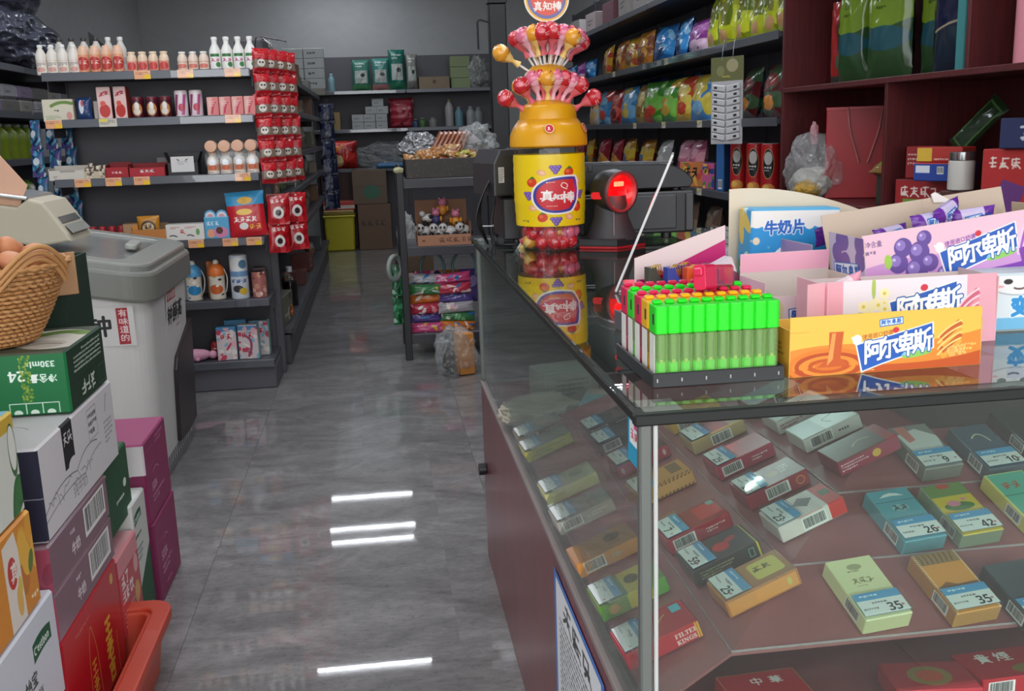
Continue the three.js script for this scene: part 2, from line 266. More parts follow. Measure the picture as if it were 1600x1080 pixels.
// ---------- glass sales counter ----------
const CX0 = 0.247, CX1 = 1.15, CD0 = 0.945, CD1 = 2.6, CT = 0.876, CB = 0.5;
{
  const t = thing('sales_counter', 'glass display counter with dark red wooden base and black edged top', 'counter', [CX0, 0, CD0]);
  const L = CD1 - CD0, Wd = CX1 - CX0, wood = new THREE.MeshPhysicalMaterial({ map: woodTex, roughness: 0.3, clearcoat: 0.3, clearcoatRoughness: 0.25, side: THREE.DoubleSide });
  const P = (n, w, h, d, x, y, dd, m, b = 0.002) => put(n, bx(w, h, d, b), m, t, x, y, -dd);
  P('side_panel', 0.018, CB - 0.012, L, 0.009, 0, L / 2, wood); P('front_panel', Wd - 0.04, CB - 0.012, 0.018, Wd / 2 + 0.01, 0, 0.01, wood); P('back_panel', Wd - 0.04, CB - 0.012, 0.018, Wd / 2 + 0.01, 0, L - 0.01, wood); P('side_panel', 0.018, CB - 0.012, L, Wd - 0.009, 0, L / 2, wood);
  const tr = M('#8a7f7c', 0.45); P('wooden_ledge', 0.022, 0.012, L, 0.009, CB - 0.012, L / 2, tr); P('wooden_ledge', Wd, 0.012, 0.022, Wd / 2, CB - 0.012, 0.009, tr);
  P('display_floor', Wd - 0.05, 0.012, L - 0.05, Wd / 2, CB - 0.014, L / 2, M('#8a4648', 0.5));
  P('side_glass', 0.006, CT - CB - 0.014, L - 0.02, 0.008, CB, L / 2 + 0.005, GLASS, 0.0005);
  P('front_glass', Wd - 0.02, CT - CB - 0.014, 0.006, Wd / 2 + 0.005, CB, 0.008, GLASS, 0.0005);
  const alu = M('#6f726e', 0.4, 0.3); P('corner_post', 0.013, CT - CB - 0.012, 0.013, 0.0065, CB, 0.0065, alu, 0.002);
  P('corner_seal', 0.0045, CT - CB - 0.014, 0.004, 0.017, CB, 0.0025, M('#b9bcb8', 0.4), 0.001);
  P('corner_post', 0.013, CT - CB - 0.012, 0.013, 0.0065, CB, L - 0.01, alu, 0.002); P('corner_post', 0.013, CT - CB - 0.012, 0.013, Wd - 0.01, CB, L - 0.01, alu, 0.002);
  P('back_board', Wd - 0.04, CT - CB - 0.014, 0.01, Wd / 2, CB, L - 0.012, M('#55524f', 0.5)); P('sliding_door', 0.01, CT - CB - 0.014, L - 0.04, Wd - 0.02, CB, L / 2, M('#5a5654', 0.45));
  const topGlass = new THREE.MeshPhysicalMaterial({ color: 0xe6f0ec, roughness: 0.0, transmission: 1, thickness: 0, ior: 1.6, side: THREE.DoubleSide });
  P('glass_top', Wd + 0.01, 0.009, L + 0.01, Wd / 2, CT - 0.009, L / 2, topGlass, 0.0012);
  const ed = M('#161716', 0.5); P('top_edge', Wd + 0.012, 0.0125, 0.012, Wd / 2, CT - 0.021, 0.002, ed); P('top_edge', 0.012, 0.0125, L, 0.002, CT - 0.021, L / 2, ed); P('top_edge', Wd, 0.0125, 0.012, Wd / 2, CT - 0.021, L - 0.002, ed);
  put('foot_bolt', cyl(0.016, 0.02, 12), blackPl, t, -0.001, 0.27, -(L - 0.06), 0, 0, Math.PI / 2);
  // notice and sticker
  const nt = print(220, 300, '#e9ebee', (g, W, H) => { g.strokeStyle = '#3e77c4'; g.lineWidth = W * 0.05; g.strokeRect(W * 0.02, W * 0.02, W * 0.96, H - W * 0.04); zh(g, '告示书', W * 0.2, H * 0.07, W * 0.2, '#333', { w: 0.12 }); fine(g, W * 0.12, H * 0.24, W * 0.78, H * 0.62, 16, '#444', 0.9); });
  put('notice_sheet', sheet(0.36, 0.26, nt), AM(nt, 0.35), t, -0.0015, 0.334, -0.357, 0, -Math.PI / 2, 0);
  const st = print(60, 80, '#18a0c8', (g, W, H) => { g.fillStyle = '#f2f6f8'; g.fillRect(W * 0.12, H * 0.08, W * 0.76, H * 0.5); g.fillStyle = '#e05a8a'; g.fillRect(W * 0.45, 0, W * 0.55, H * 0.2); zh(g, '酉戌', W * 0.2, H * 0.25, W * 0.28, '#d03050', { w: 0.14 }); });
  put('sticker', sheet(0.055, 0.05, st), AM(st, 0.4), t, 0.004, CT - 0.05, -0.035, 0, -Math.PI / 2, 0);
  put('tape_patch', mv(bx(0.04, 0.004, 0.05, 0.0005), 0, -0.0045, 0), M('#e3c4c6', 0.5), t, 0.03, CT - 0.0105, -0.035);
}
// sloping stepped display inside the counter: y = .525 + .37 * min(x - .25, d - .88)
const rampY = (x, d) => 0.525 + 0.37 * Math.min(x - 0.25, d - 0.88);
{
  const t = thing('stepped_display', 'dark red sloping stepped display with clear lips inside glass counter', 'display stand', [0.26, CB, 0.96]);
  const tread = M('#9a5c5e', 0.32), lipM = new THREE.MeshPhysicalMaterial({ color: 0xe9dfe0, roughness: 0.1, transmission: 0.7, thickness: 0, side: THREE.DoubleSide });
  const stepsX = [0.262, 0.364, 0.478, 0.594, 0.71], pr = (x, y, d) => [x - 0.26, y - CB, -(d - 0.96)];
  const quad = (name, c, m) => { // four (x, d) corners on the slope, with thickness
    const up = c.map(([x, d, k]) => pr(x, k === 'L' ? 0.525 + 0.37 * (x - 0.25) : 0.525 + 0.37 * (d - 0.88), d)), dn = up.map(([a, b, e]) => [a, b - 0.004, e]), pos = [], f = (a, b, e, h) => pos.push(...a, ...b, ...e, ...a, ...e, ...h);
    f(up[0], up[1], up[2], up[3]); f(dn[3], dn[2], dn[1], dn[0]); for (let i = 0; i < 4; i++) f(up[i], dn[i], dn[(i + 1) % 4], up[(i + 1) % 4]);
    const g = new THREE.BufferGeometry(); g.setAttribute('position', new THREE.Float32BufferAttribute(pos, 3)); g.setAttribute('uv', new THREE.Float32BufferAttribute(new Float32Array(pos.length / 3 * 2), 2)); g.computeVertexNormals(); put(name, g, m, t);
  };
  for (let i = 0; i < 4; i++) {
    const a = stepsX[i], b = stepsX[i + 1], off = 0.63;
    quad('side_tread', [[a, Math.max(0.958, a + off), 'L'], [b, b + off, 'L'], [b, 2.0, 'L'], [a, 2.0, 'L']], tread);
    const da = a + off, db = b + off; if (i) quad('front_tread', [[Math.max(a, da - off), da, 'F'], [1.1, da, 'F'], [1.1, db, 'F'], [b, db, 'F']], tread);
    if (i) { const y = 0.525 + 0.37 * (a - 0.25); put('side_lip', bx(0.0012, 0.003, 2.0 - a - off, 0.0003), lipM, t, ...pr(a, y, (2.0 + a + off) / 2)); put('front_lip', bx(1.1 - a, 0.003, 0.0012, 0.0003), lipM, t, ...pr((1.1 + a) / 2, y, a + off)); }
  }
  put('support_frame', join(...[0.4, 0.55, 0.7].map((x) => mv(bx(0.012, 0.525 + 0.37 * (x - 0.25) - CB - 0.006, 0.5, 0.001), x - 0.26, 0, -(1.75 - 0.96)))), M('#5a3a3a', 0.6), t);
}

// ---------- steel shelving ----------
const tagPrint = print(40, 28, '#e9a878', (g, W, H) => { g.fillStyle = '#f2c21c'; g.fillRect(W * 0.6, H * 0.5, W * 0.4, H * 0.5); g.fillStyle = '#f0b890'; g.fillRect(0, 0, W, H * 0.3); fine(g, 3, 4, W * 0.8, H * 0.35, 2, '#a05a40'); });
const tagPale = print(40, 28, '#c9c2b4', (g, W, H) => { fine(g, 3, 4, W * 0.8, H * 0.6, 3, '#77706a'); g.fillStyle = '#e2cf62'; g.fillRect(0, 0, W * 0.5, H * 0.4); });
const tagGeo = sheet(0.068, 0.036, tagPrint, 0.001), tagGeo2 = sheet(0.075, 0.034, tagPale, 0.001);
// unit: shelves face local +z; lips stand at z = 0, shelves run back to z = -dep
function shelving(name, label, pos, turn, w, dep, ys, H, o = {}) {
  const t = thing(name, label, 'shelf', pos, turn, o.group);
  put('back_panel', bx(w - 0.03, H, 0.012, 0.001), o.backMat ?? steelDark, t, 0, 0, -dep - 0.01);
  const holes = () => { const gs = [bx(0.034, H + 0.01, 0.05, 0.002)]; for (let y = 0.18; y < H - 0.1; y += 0.05) gs.push(mv(bx(0.004, 0.018, 0.002, 0.0002), 0, y, 0.0253)); return join(...gs); };
  const up = holes(), n = o.bays ?? 1;
  for (let i = 0; i <= n; i++) put('upright', up, steelDark, t, -w / 2 + w * i / n, 0, -dep - 0.02);
  ys.forEach((y, k) => {
    const sh = put('shelf', mv(bx(w - 0.006, 0.022, dep, 0.002), 0, -0.022, -dep / 2), steel, t, 0, y, 0);
    if (!o.noLip?.includes(k)) { for (let i = 0; i < n; i++) put('lip', mv(bx(w / n - 0.008, 0.036, 0.006, 0.002), -w / 2 + w * (i + 0.5) / n, -0.03, 0), steelLip, sh, 0, 0, 0.004); }
    for (const [x, pale] of (o.tags?.[k] ?? [])) put('price_tag', pale ? tagGeo2 : tagGeo, AM(tagPrint, 0.4), sh, x, -0.012, 0.0085);
    for (const [a, b] of (o.rails?.[k] ?? [])) put('clear_rail', mv(bx(b - a, 0.03, 0.002, 0.0006), (a + b) / 2, -0.027, 0.0105), CLEAR, sh);
    if (o.brackets !== false) for (const s of [-1, 1]) put('bracket', mv(bx(0.004, 0.05, dep * 0.8, 0.001), s * (w / 2 - 0.006), -0.07, -dep * 0.6), steelDark, sh);
  });
  if (o.base !== false) put('base', bx(w, Math.max(0.05, ys[ys.length - 1] - 0.03), dep, 0.004), steelDark, t, 0, 0, -dep / 2 - 0.012);
  return t;
}
const GY = [1.443, 1.246, 0.992, 0.704, 0.421, 0.134];
const gx = (x) => x + 0.952;
const endShelf = shelving('gondola_shelf', 'dark grey steel end shelf of milk drinks and snacks beside aisle', [-0.952, 0, 4.69], 0, 0.88, 0.32, GY, 1.47, {
  tags: { 0: [[gx(-0.97)], [gx(-0.79)], [gx(-0.59)]], 1: [[gx(-1.36)], [gx(-1.135), 1], [gx(-0.605)]], 2: [[gx(-1.27)], [gx(-1.14)], [gx(-1.02)], [gx(-0.585)]], 3: [[gx(-0.815)], [gx(-0.665)], [gx(-0.56)]], 4: [], 5: [] },
  rails: { 0: [[0.1, 0.43]], 1: [[0.12, 0.43]], 2: [[0.02, 0.43]], 3: [[-0.1, 0.43]], 4: [[-0.1, 0.43]], 5: [[0.2, 0.43]] } });
{ const L = (pts) => put('hanging_rail', tube(pts.map(([x, y, d]) => [x + 0.952, y, 4.69 - d]), 0.003, 20, 6), M('#8a8a8c', 0.35, 0.6), endShelf); L([[-0.52, 1.47, 5.03], [-0.5, 1.57, 4.85], [-0.475, 1.586, 4.745], [-0.44, 1.586, 4.835], [-0.405, 1.586, 4.925], [-0.375, 1.586, 5.015]]); L([[-0.52, 0.94, 5.03], [-0.49, 0.945, 4.85], [-0.455, 0.941, 4.775], [-0.375, 0.941, 4.875]]); L([[-1.39, 1.24, 5.03], [-1.44, 1.3, 4.95], [-1.49, 1.305, 4.845], [-1.435, 1.305, 4.895], [-1.385, 1.305, 4.945]]); }
shelving('gondola_shelf', 'long dark grey shelf running down the left of the aisle', [-0.47, 0, 7.45], Math.PI / 2, 4.5, 0.4, [1.5, 1.3, 1.05, 0.84, 0.6, 0.18], 1.5, { bays: 5, rails: {} });
shelving('steel_shelving', 'dark steel wall shelf of tissue boxes across the back wall', [0.36, 0, 10.58], 0, 1.9, 0.34, [1.572, 1.192, 0.8], 1.93, { bays: 2, base: false, rails: { 0: [[-0.9, -0.1]], 1: [[-0.9, 0]] } });
shelving('steel_shelving', 'grey steel wall shelf far left behind the scale', [-1.85, 0, 5.95], Math.PI / 2, 2.2, 0.34, [1.56, 1.32, 1.075, 0.8, 0.45, 0.15], 1.62, { bays: 2 });
shelving('steel_shelving', 'dark grey steel shelf of bagged crisps along the right wall', [1.65, 0, 7.05], -Math.PI / 2, 6.0, 0.34, [1.84, 1.5, 1.155, 0.815, 0.48, 0.15], 2.2, { bays: 6, tags: { 1: [[7.05 - 5.65, 1], [7.05 - 6.9, 1]], 2: [[7.05 - 6.35, 1], [7.05 - 5.7, 1], [7.05 - 5.05, 1]], 3: [[7.05 - 5.05, 1]] }, rails: { 1: [[0.9, 2.4]] } });

// ---------- goods on the end shelf ----------
const SD = 4.73;   // front line of the goods on the end shelf
function bottle(name, label, cat, pos, r, h, o = {}) {
  const t = thing(name, label, cat, pos, o.turn ?? 0, o.group), sh = o.shoulder ?? 0.68, nk = o.neck ?? 0.42;
  const prof = [[0, 0], [r * 0.9, 0], [r, h * 0.04], [r * 0.97, h * 0.3], [r, h * 0.5], [r, h * sh], [r * (nk + 0.18), h * (sh + 0.14)], [r * nk, h * (sh + 0.2)], [r * nk, h * 0.93]];
  put('body', lat(prof, 16, o.print), o.print ? AM(o.print, o.rough ?? 0.35) : M(o.col ?? '#f2ece4', 0.35), t);
  put('cap', lat([[r * (nk + 0.04), 0], [r * (nk + 0.08), h * 0.01], [r * (nk + 0.08), h * 0.09], [r * nk * 0.8, h * 0.1], [0, h * 0.1]], 14), M(o.cap ?? '#f4f1ec', 0.4), t, 0, h * 0.9, 0);
  return t;
}
function can(name, label, cat, pos, r, h, pr, o = {}) {
  const t = thing(name, label, cat, pos, o.turn ?? 0, o.group), b = o.b ?? 0.004;
  put('body', lat([[r - b, 0], [r, b], [r, h - b], [r - b, h]], 20, pr), AM(pr, o.rough ?? 0.3), t);
  put('lid', lat([[r - b, 0], [r - b * 1.3, b * 0.8], [r - b * 1.8, 0], [0, 0]], 18), M(o.lid ?? '#b9b9bb', 0.3, o.lidMetal ?? 0.7), t, 0, h - 0.001, 0);
  put('bottom', lat([[0, 0], [r - b, 0]], 18), M('#999a9c', 0.4, 0.6), t, 0, 0.0005, 0);
  return t;
}
{
  const milkP = print(120, 130, '#efe7dc', (g, W, H) => { fine(g, W * 0.35, H * 0.55, W * 0.3, H * 0.14, 3, '#6a5a4a'); blob(g, W * 0.5, H * 0.8, W * 0.13, H * 0.09, '#e2a79a'); g.fillStyle = '#e6d2c2'; g.fillRect(0, H * 0.48, W, H * 0.03); });
  [-1.402, -1.356, -1.311, -1.266].forEach((x, i) => bottle('yogurt_bottle', ORD[i] + ' white yogurt bottle from left on the top shelf', 'bottle', [x, GY[0], SD + 0.03], 0.0225, 0.128, { print: milkP, group: 'white yogurt bottles on the top shelf' }));
  const dk = print(100, 110, '#d8d3cc', (g, W, H) => { g.fillStyle = '#b9b2a9'; g.fillRect(0, H * 0.5, W, H * 0.2); });
  for (let i = 0; i < 6; i++) bottle('drink_bottle', ORD[i] + ' dark capped clear bottle in back row of top shelf', 'bottle', [-1.35 + i * 0.052, GY[0], SD + 0.14], 0.024, 0.165, { print: dk, cap: i < 4 ? '#3a3634' : '#e8e6e2', group: 'bottles at the back of the top shelf' });
  const pe = print(110, 120, '#e8a27c', (g, W, H) => { blob(g, W * 0.5, H * 0.62, W * 0.22, H * 0.24, '#c8433d'); zh(g, '庚辛', W * 0.34, H * 0.5, W * 0.16, '#f4d8c8', { w: 0.12 }); g.fillStyle = '#f0c3a4'; g.fillRect(0, 0, W, H * 0.3); });
  for (let i = 0; i < 4; i++) bottle('drink_bottle', ORD[i] + ' peach coloured drink bottle on the top shelf', 'bottle', [-1.226 + i * 0.0485, GY[0], SD + 0.03], 0.0225, 0.12, { print: pe, cap: '#efc3a2', shoulder: 0.78, neck: 0.6, group: 'peach drink bottles on the top shelf' });
  const pk = print(110, 100, '#e9a691', (g, W, H) => { g.fillStyle = '#f0d3b6'; g.fillRect(0, 0, W, H * 0.4); blob(g, W * 0.5, H * 0.66, W * 0.16, H * 0.2, '#d4504c'); });
  for (let i = 0; i < 4; i++) bottle('yogurt_bottle', ORD[i] + ' small pink probiotic bottle on the top shelf', 'bottle', [-1.024 + i * 0.0455, GY[0], SD + 0.028], 0.0215, 0.09, { print: pk, cap: '#efd2b0', shoulder: 0.66, neck: 0.66, group: 'small pink bottles on the top shelf' });
  const sm = print(110, 100, '#efd9c6', (g, W, H) => { blob(g, W * 0.5, H * 0.7, W * 0.17, H * 0.12, '#e2806f'); g.fillStyle = '#e5b49e'; g.fillRect(0, H * 0.45, W, H * 0.06); });
  for (let i = 0; i < 3; i++) bottle('yogurt_bottle', ORD[i] + ' of three small cream bottles beside tall white bottles', 'bottle', [-0.81 + i * 0.046, GY[0], SD + 0.028], 0.0215, 0.086, { print: sm, shoulder: 0.66, neck: 0.6, group: 'small cream bottles on the top shelf' });
  const bg = print(120, 150, '#f3f0ea', (g, W, H) => { g.fillStyle = '#3f7a44'; g.fillRect(W * 0.36, H * 0.46, W * 0.28, H * 0.09); zh(g, '卯辰', W * 0.37, H * 0.6, W * 0.14, '#b8386a', { w: 0.13 }); blob(g, W * 0.6, H * 0.8, W * 0.08, H * 0.08, '#4a8a4c'); });
  for (let i = 0; i < 4; i++) bottle('yogurt_bottle', ORD[i] + ' large white bottle with green print on top shelf', 'bottle', [-0.668 + i * 0.0508, GY[0], SD + 0.03], 0.0248, 0.146, { print: bg, shoulder: 0.6, neck: 0.45, group: 'large white bottles on the top shelf' });
  solo('cardboard_divider', 'black cardboard panel behind the yogurt bottles', 'cardboard', ext((() => { const s = new THREE.Shape(); s.moveTo(0, 0); s.lineTo(0.2, 0); s.lineTo(0.2, 0.01); s.lineTo(0, 0.2); s.closePath(); return s; })(), 0.006, 0.001), M('#262a28', 0.7), [-1.245, GY[0], SD + 0.24]);

  // second shelf
  carton('milk_carton', 'cream carton with green leaf print on second shelf', 'carton', [-1.353, GY[1], SD + 0.04], 0.05, 0.128, 0.095, 0.07, 700, '#d8cfb8', { f: (g, W, H) => { fillAll(g, W, H, '#d9d0ba'); curve(g, [[W * 0.3, H * 0.3], [W * 0.6, H * 0.05], [W * 0.95, H * 0.2]], '#6c8a3c', H * 0.14); fine(g, W * 0.38, H * 0.45, W * 0.2, H * 0.14, 1, '#4a5a34'); blob(g, W * 0.85, H * 0.75, W * 0.09, H * 0.18, '#d9938c'); fine(g, W * 0.1, H * 0.72, W * 0.5, H * 0.2, 3, '#8a9a6a'); }, t: '#cfc7b0', r: '#c9bfa6' });
  const bt = print(100, 100, '#27406e', (g, W, H) => { blob(g, W * 0.35, H * 0.4, W * 0.16, H * 0.3, '#d9dfe6'); blob(g, W * 0.42, H * 0.25, W * 0.08, H * 0.14, '#c43a4a'); });
  solo('snack_pouch', 'dark blue foil pouch standing beside the cream carton', 'pouch', pillow(0.066, 0.1, 0.03, bt), AM(bt, 0.25), [-1.247, GY[1], SD + 0.03]);
  carton('small_box', 'narrow grey box beside pink and red tall cartons', 'box', [-1.199, GY[1], SD + 0.07], 0, 0.03, 0.085, 0.04, 500, '#b9b2aa', { f: '#c2bbb2' });
  const tallF = (g, W, H) => { fillAll(g, W, H, '#e8c3bd'); blob(g, W * 0.5, H * 0.72, W * 0.38, H * 0.2, '#c5352e'); blob(g, W * 0.4, H * 0.5, W * 0.2, H * 0.08, '#d9594c'); curve(g, [[W * 0.2, H * 0.28], [W * 0.6, H * 0.1], [W * 0.8, H * 0.16]], '#c43b4a', W * 0.1); zh(g, '亥甲', W * 0.22, H * 0.18, W * 0.3, '#b02a3c', { w: 0.14, rot: -0.3 }); };
  carton('milk_carton', 'left tall pink carton with red strawberry print', 'carton', [-1.157, GY[1], SD + 0.03], 0.1, 0.058, 0.142, 0.05, 800, '#a9342f', { f: tallF, r: '#a5352f', l: '#c65b50', t: '#e9d0ca' });
  carton('milk_carton', 'right tall pink carton with red strawberry print', 'carton', [-1.085, GY[1], SD + 0.03], -0.12, 0.054, 0.142, 0.05, 800, '#a9342f', { f: tallF, r: '#a5352f', l: '#b4443c', t: '#e9d0ca' });
  const rc = print(150, 90, '#4a1020', (g, W, H) => { for (const c of [0.5]) { blob(g, W * c, H * 0.55, W * 0.14, H * 0.3, '#c98f55'); blob(g, W * c, H * 0.42, W * 0.06, H * 0.2, '#e7e2dc'); blob(g, W * c, H * 0.66, W * 0.09, H * 0.14, '#e0d4c6'); g.fillStyle = '#701a2a'; g.fillRect(0, 0, W, H * 0.12); } });
  [-1.02, -0.958, -0.901].forEach((x, i) => can('drink_can', ['left', 'middle', 'right'][i] + ' dark red can on the second shelf', 'can', [x, GY[1], SD + 0.03], 0.0275, 0.094, rc, { group: 'dark red cans' }));
  const wc = print(150, 110, '#e2d3d3', (g, W, H) => { for (let i = 0; i < 5; i++) { poly(g, [[W * (0.1 + i * 0.2), H * 0.9], [W * (0.18 + i * 0.2), H * 0.9], [W * (0.26 + i * 0.2), H * 0.15], [W * (0.18 + i * 0.2), H * 0.15]], i % 2 ? '#93406a' : '#b65a8e'); } blob(g, W * 0.52, H * 0.62, W * 0.08, H * 0.14, '#c4485c'); });
  [-0.832, -0.768].forEach((x, i) => can('drink_can', ['left', 'right'][i] + ' tall pale can with pink purple stripes', 'can', [x, GY[1], SD + 0.03], 0.0285, 0.118, wc, { group: 'tall pale cans' }));
  const pcF = (g, W, H) => { fillAll(g, W, H, '#e0807e'); poly(g, [[0, 0], [W * 0.5, 0], [W * 0.2, H], [0, H]], '#eab0a6'); curve(g, [[W * 0.4, H * 0.8], [W * 0.5, H * 0.4], [W * 0.7, H * 0.3]], '#c63450', W * 0.14); fine(g, W * 0.2, H * 0.2, W * 0.5, H * 0.3, 3, '#f4dcd6'); };
  for (let i = 0; i < 4; i++) carton('milk_carton', ORD[i] + ' of four coral pink cartons on second shelf', 'carton', [-0.695 + i * 0.0535, GY[1], SD + 0.025], 0.04, 0.051, 0.086, 0.04, 700, '#c65b58', { f: pcF, r: '#c86460', t: '#e2a49c' }, { group: 'coral pink cartons' });

  // third shelf
  const openTray = (name, label, x, w, h, d, col, F, extra) => { // counter tray with cut-out front
    const t = thing(name, label, 'box', [x, GY[2], SD + d / 2 + 0.005], 0.03), N = net(w, h, d, 600, col, F), mt = AM(N.base, 0.6);
    put('front_panel', bx(w, h * 0.7, 0.003, 0.0005, N), mt, t, 0, 0, d / 2); put('back_panel', bx(w, h, 0.003, 0.0005, { base: N.base }), mt, t, 0, 0, -d / 2);
    for (const s of [-1, 1]) put('side_panel', bx(0.003, h * 0.85, d - 0.004, 0.0005, { base: N.base }), mt, t, s * w / 2, 0, 0);
    put('bottom', bx(w - 0.004, 0.003, d - 0.004, 0.0005, { base: N.base }), mt, t); extra?.(t); return t;
  };
  openTray('display_tray', 'white open cardboard tray at left of third shelf', -1.349, 0.148, 0.062, 0.1, '#cfc6ba', { f: (g, W, H) => { fillAll(g, W, H, '#d6cdc1'); g.fillStyle = '#a59c92'; g.fillRect(W * 0.32, 0, W * 0.42, H * 0.2); fine(g, W * 0.12, H * 0.55, W * 0.1, H * 0.25, 2, '#7b736b'); } });
  openTray('display_tray', 'cream tray of wrapped sweets on third shelf', -1.232, 0.085, 0.05, 0.1, '#c9b79c', { f: (g, W, H) => { fillAll(g, W, H, '#cdbb9f'); inks(g, W, H, ['#4b3a30', '#e4dccd', '#8b7a60'], 14, 0.04, 0.12); } });
  const sw = print(30, 20, '#d8cdb8', (g, W, H) => { g.fillStyle = '#5b463a'; g.fillRect(W * 0.3, 0, W * 0.3, H); }), swg = pillow(0.035, 0.02, 0.014, sw, { s: 3 });
  for (let i = 0; i < 7; i++) { const m = solo('wrapped_sweet', 'small cream and brown wrapped sweet heaped in the cream tray', 'sweet', swg, AM(sw, 0.3), [-1.255 + (i % 3) * 0.024, GY[2] + 0.028 + Math.floor(i / 3) * 0.012, SD + 0.035 + (i % 2) * 0.03], rr(-1, 1), 'sweets in the cream tray'); m.rotation.x = rr(-0.6, 0.2); }
  openTray('display_tray', 'small red display tray between cream tray and red tray', -1.135, 0.094, 0.07, 0.09, '#8e1d24', { f: (g, W, H) => { fillAll(g, W, H, '#a91f29'); zh(g, '丁戊己', W * 0.25, H * 0.35, W * 0.16, '#f2e2d8', { w: 0.14 }); } });
  openTray('display_tray', 'wide red display tray with white lettering on third shelf', -1.006, 0.15, 0.062, 0.09, '#8e1d24', { f: (g, W, H) => { fillAll(g, W, H, '#b02430'); blob(g, W * 0.47, H * 0.5, W * 0.2, H * 0.3, '#c9323a'); zh(g, '甲乙丙', W * 0.3, H * 0.2, W * 0.13, '#f6ece4', { w: 0.16, out: '#7d141d' }); } });
  {
    const t = thing('display_tray', 'black gift box with white card front on third shelf', 'box', [-0.85, GY[2], SD + 0.05]), k = M('#2c2a2b', 0.5);
    put('body', bx(0.132, 0.06, 0.08, 0.002), k, t); const wp = print(90, 60, '#d9d5d2', (g, W, H) => { fine(g, W * 0.3, H * 0.3, W * 0.4, H * 0.25, 2, '#9a9592'); poly(g, [[W * 0.25, H * 0.12], [W * 0.4, H * 0.26], [W * 0.3, H * 0.26]], '#333'); poly(g, [[W * 0.75, H * 0.12], [W * 0.6, H * 0.26], [W * 0.7, H * 0.26]], '#333'); });
    put('card_front', sheet(0.1, 0.068, wp), AM(wp, 0.6), t, 0, 0.052, 0.0415); for (const s of [-1, 1]) put('lid_flap', bx(0.004, 0.05, 0.078, 0.0008), k, t, s * 0.062, 0.058, 0, 0, 0, -s * 0.35); put('back_flap', bx(0.125, 0.045, 0.003, 0.0008), k, t, 0, 0.058, -0.036, -0.2);
    carton('small_box', 'small grey box behind the wide red tray', 'box', [-0.955, GY[2], SD + 0.13], 0, 0.05, 0.085, 0.04, 400, '#77706e', { f: '#7d7674' });
  }
  const mb = print(120, 100, '#eee3d8', (g, W, H) => { g.fillStyle = '#e0a07a'; g.fillRect(0, H * 0.5, W, H * 0.3); blob(g, W * 0.5, H * 0.42, W * 0.1, H * 0.16, '#fff'); blob(g, W * 0.5, H * 0.66, W * 0.12, H * 0.12, '#cf6d4b'); fine(g, W * 0.38, H * 0.85, W * 0.24, H * 0.08, 1, '#8a5a44'); });
  for (let i = 0; i < 4; i++) {
    const x = -0.72 + i * 0.058; bottle('milk_bottle', ORD[i] + ' orange labelled milk bottle in the lower row, third shelf', 'bottle', [x, GY[2], SD + 0.03], 0.0275, 0.1, { print: mb, cap: '#e9c9b0', shoulder: 0.62, neck: 0.6, group: 'orange labelled milk bottles' });
    const t = thing('milk_bottle', ORD[i] + ' upper milk bottle lying with peach cap facing out', 'bottle', [x, GY[2] + 0.125, SD + 0.005], 0, 'stacked milk bottles lying down');
    put('cap', mv(cyl(0.0275, 0.012, 20, 0.026, 0.003), 0, 0, 0, Math.PI / 2), M('#e6b294', 0.5), t); put('body', mv(lat([[0.02, 0], [0.027, 0.012], [0.027, 0.07], [0, 0.07]], 16), 0, 0, 0, -Math.PI / 2), M('#efe5da', 0.4), t);
  }
  put('shrink_wrap', crumple(0.25, 0.15, 0.062, 0.05, 3, 3), FILM, thing('shrink_wrap_pack', 'clear shrink wrap around the peach capped milk bottles', 'wrap', [-0.633, GY[2] + 0.002, SD + 0.035]));

  // fourth shelf
  const cup = print(100, 60, '#9c1f27', (g, W, H) => { fine(g, W * 0.4, H * 0.3, W * 0.2, H * 0.4, 2, '#ecd7c6'); });
  for (let i = 0; i < 5; i++) bottle('sauce_jar', ORD[i] + ' red jar from left on the fourth shelf', 'jar', [-1.32 + i * 0.041, GY[3], SD + 0.06], 0.0185, 0.075, { print: cup, cap: '#b3232c', shoulder: 0.74, neck: 0.72, group: 'red jars on the fourth shelf' });
  const kraft = '#a07c55'; carton('display_tray', 'brown cardboard box end beside red jars', 'box', [-1.11, GY[3], SD + 0.06], 0.1, 0.065, 0.085, 0.1, 500, kraft, { f: (g, W, H) => { fillAll(g, W, H, '#b08a62'); g.fillStyle = '#d58a3a'; g.fillRect(W * 0.6, H * 0.1, W * 0.4, H * 0.9); }, t: '#8a6947' });
  openTray('display_tray', 'brown open cardboard box holding an orange pouch', -1.025, 0.15, 0.08, 0.07, '#8a6947', { f: (g, W, H) => { fillAll(g, W, H, '#c87f3e'); } }).position.y = GY[3];
  const og = print(120, 120, '#c8862a', (g, W, H) => { blob(g, W * 0.5, H * 0.5, W * 0.36, H * 0.32, '#5a4334'); blob(g, W * 0.5, H * 0.48, W * 0.27, H * 0.2, '#d9b98a'); zh(g, '酉戌', W * 0.3, H * 0.36, W * 0.2, '#3c2a28', { w: 0.16, rot: -0.15 }); });
  solo('snack_pouch', 'round topped orange snack pouch standing in brown box', 'pouch', pillow(0.1, 0.11, 0.035, og, { crimp: 0.04 }), AM(og, 0.3), [-1.028, GY[3] + 0.006, SD + 0.03]);
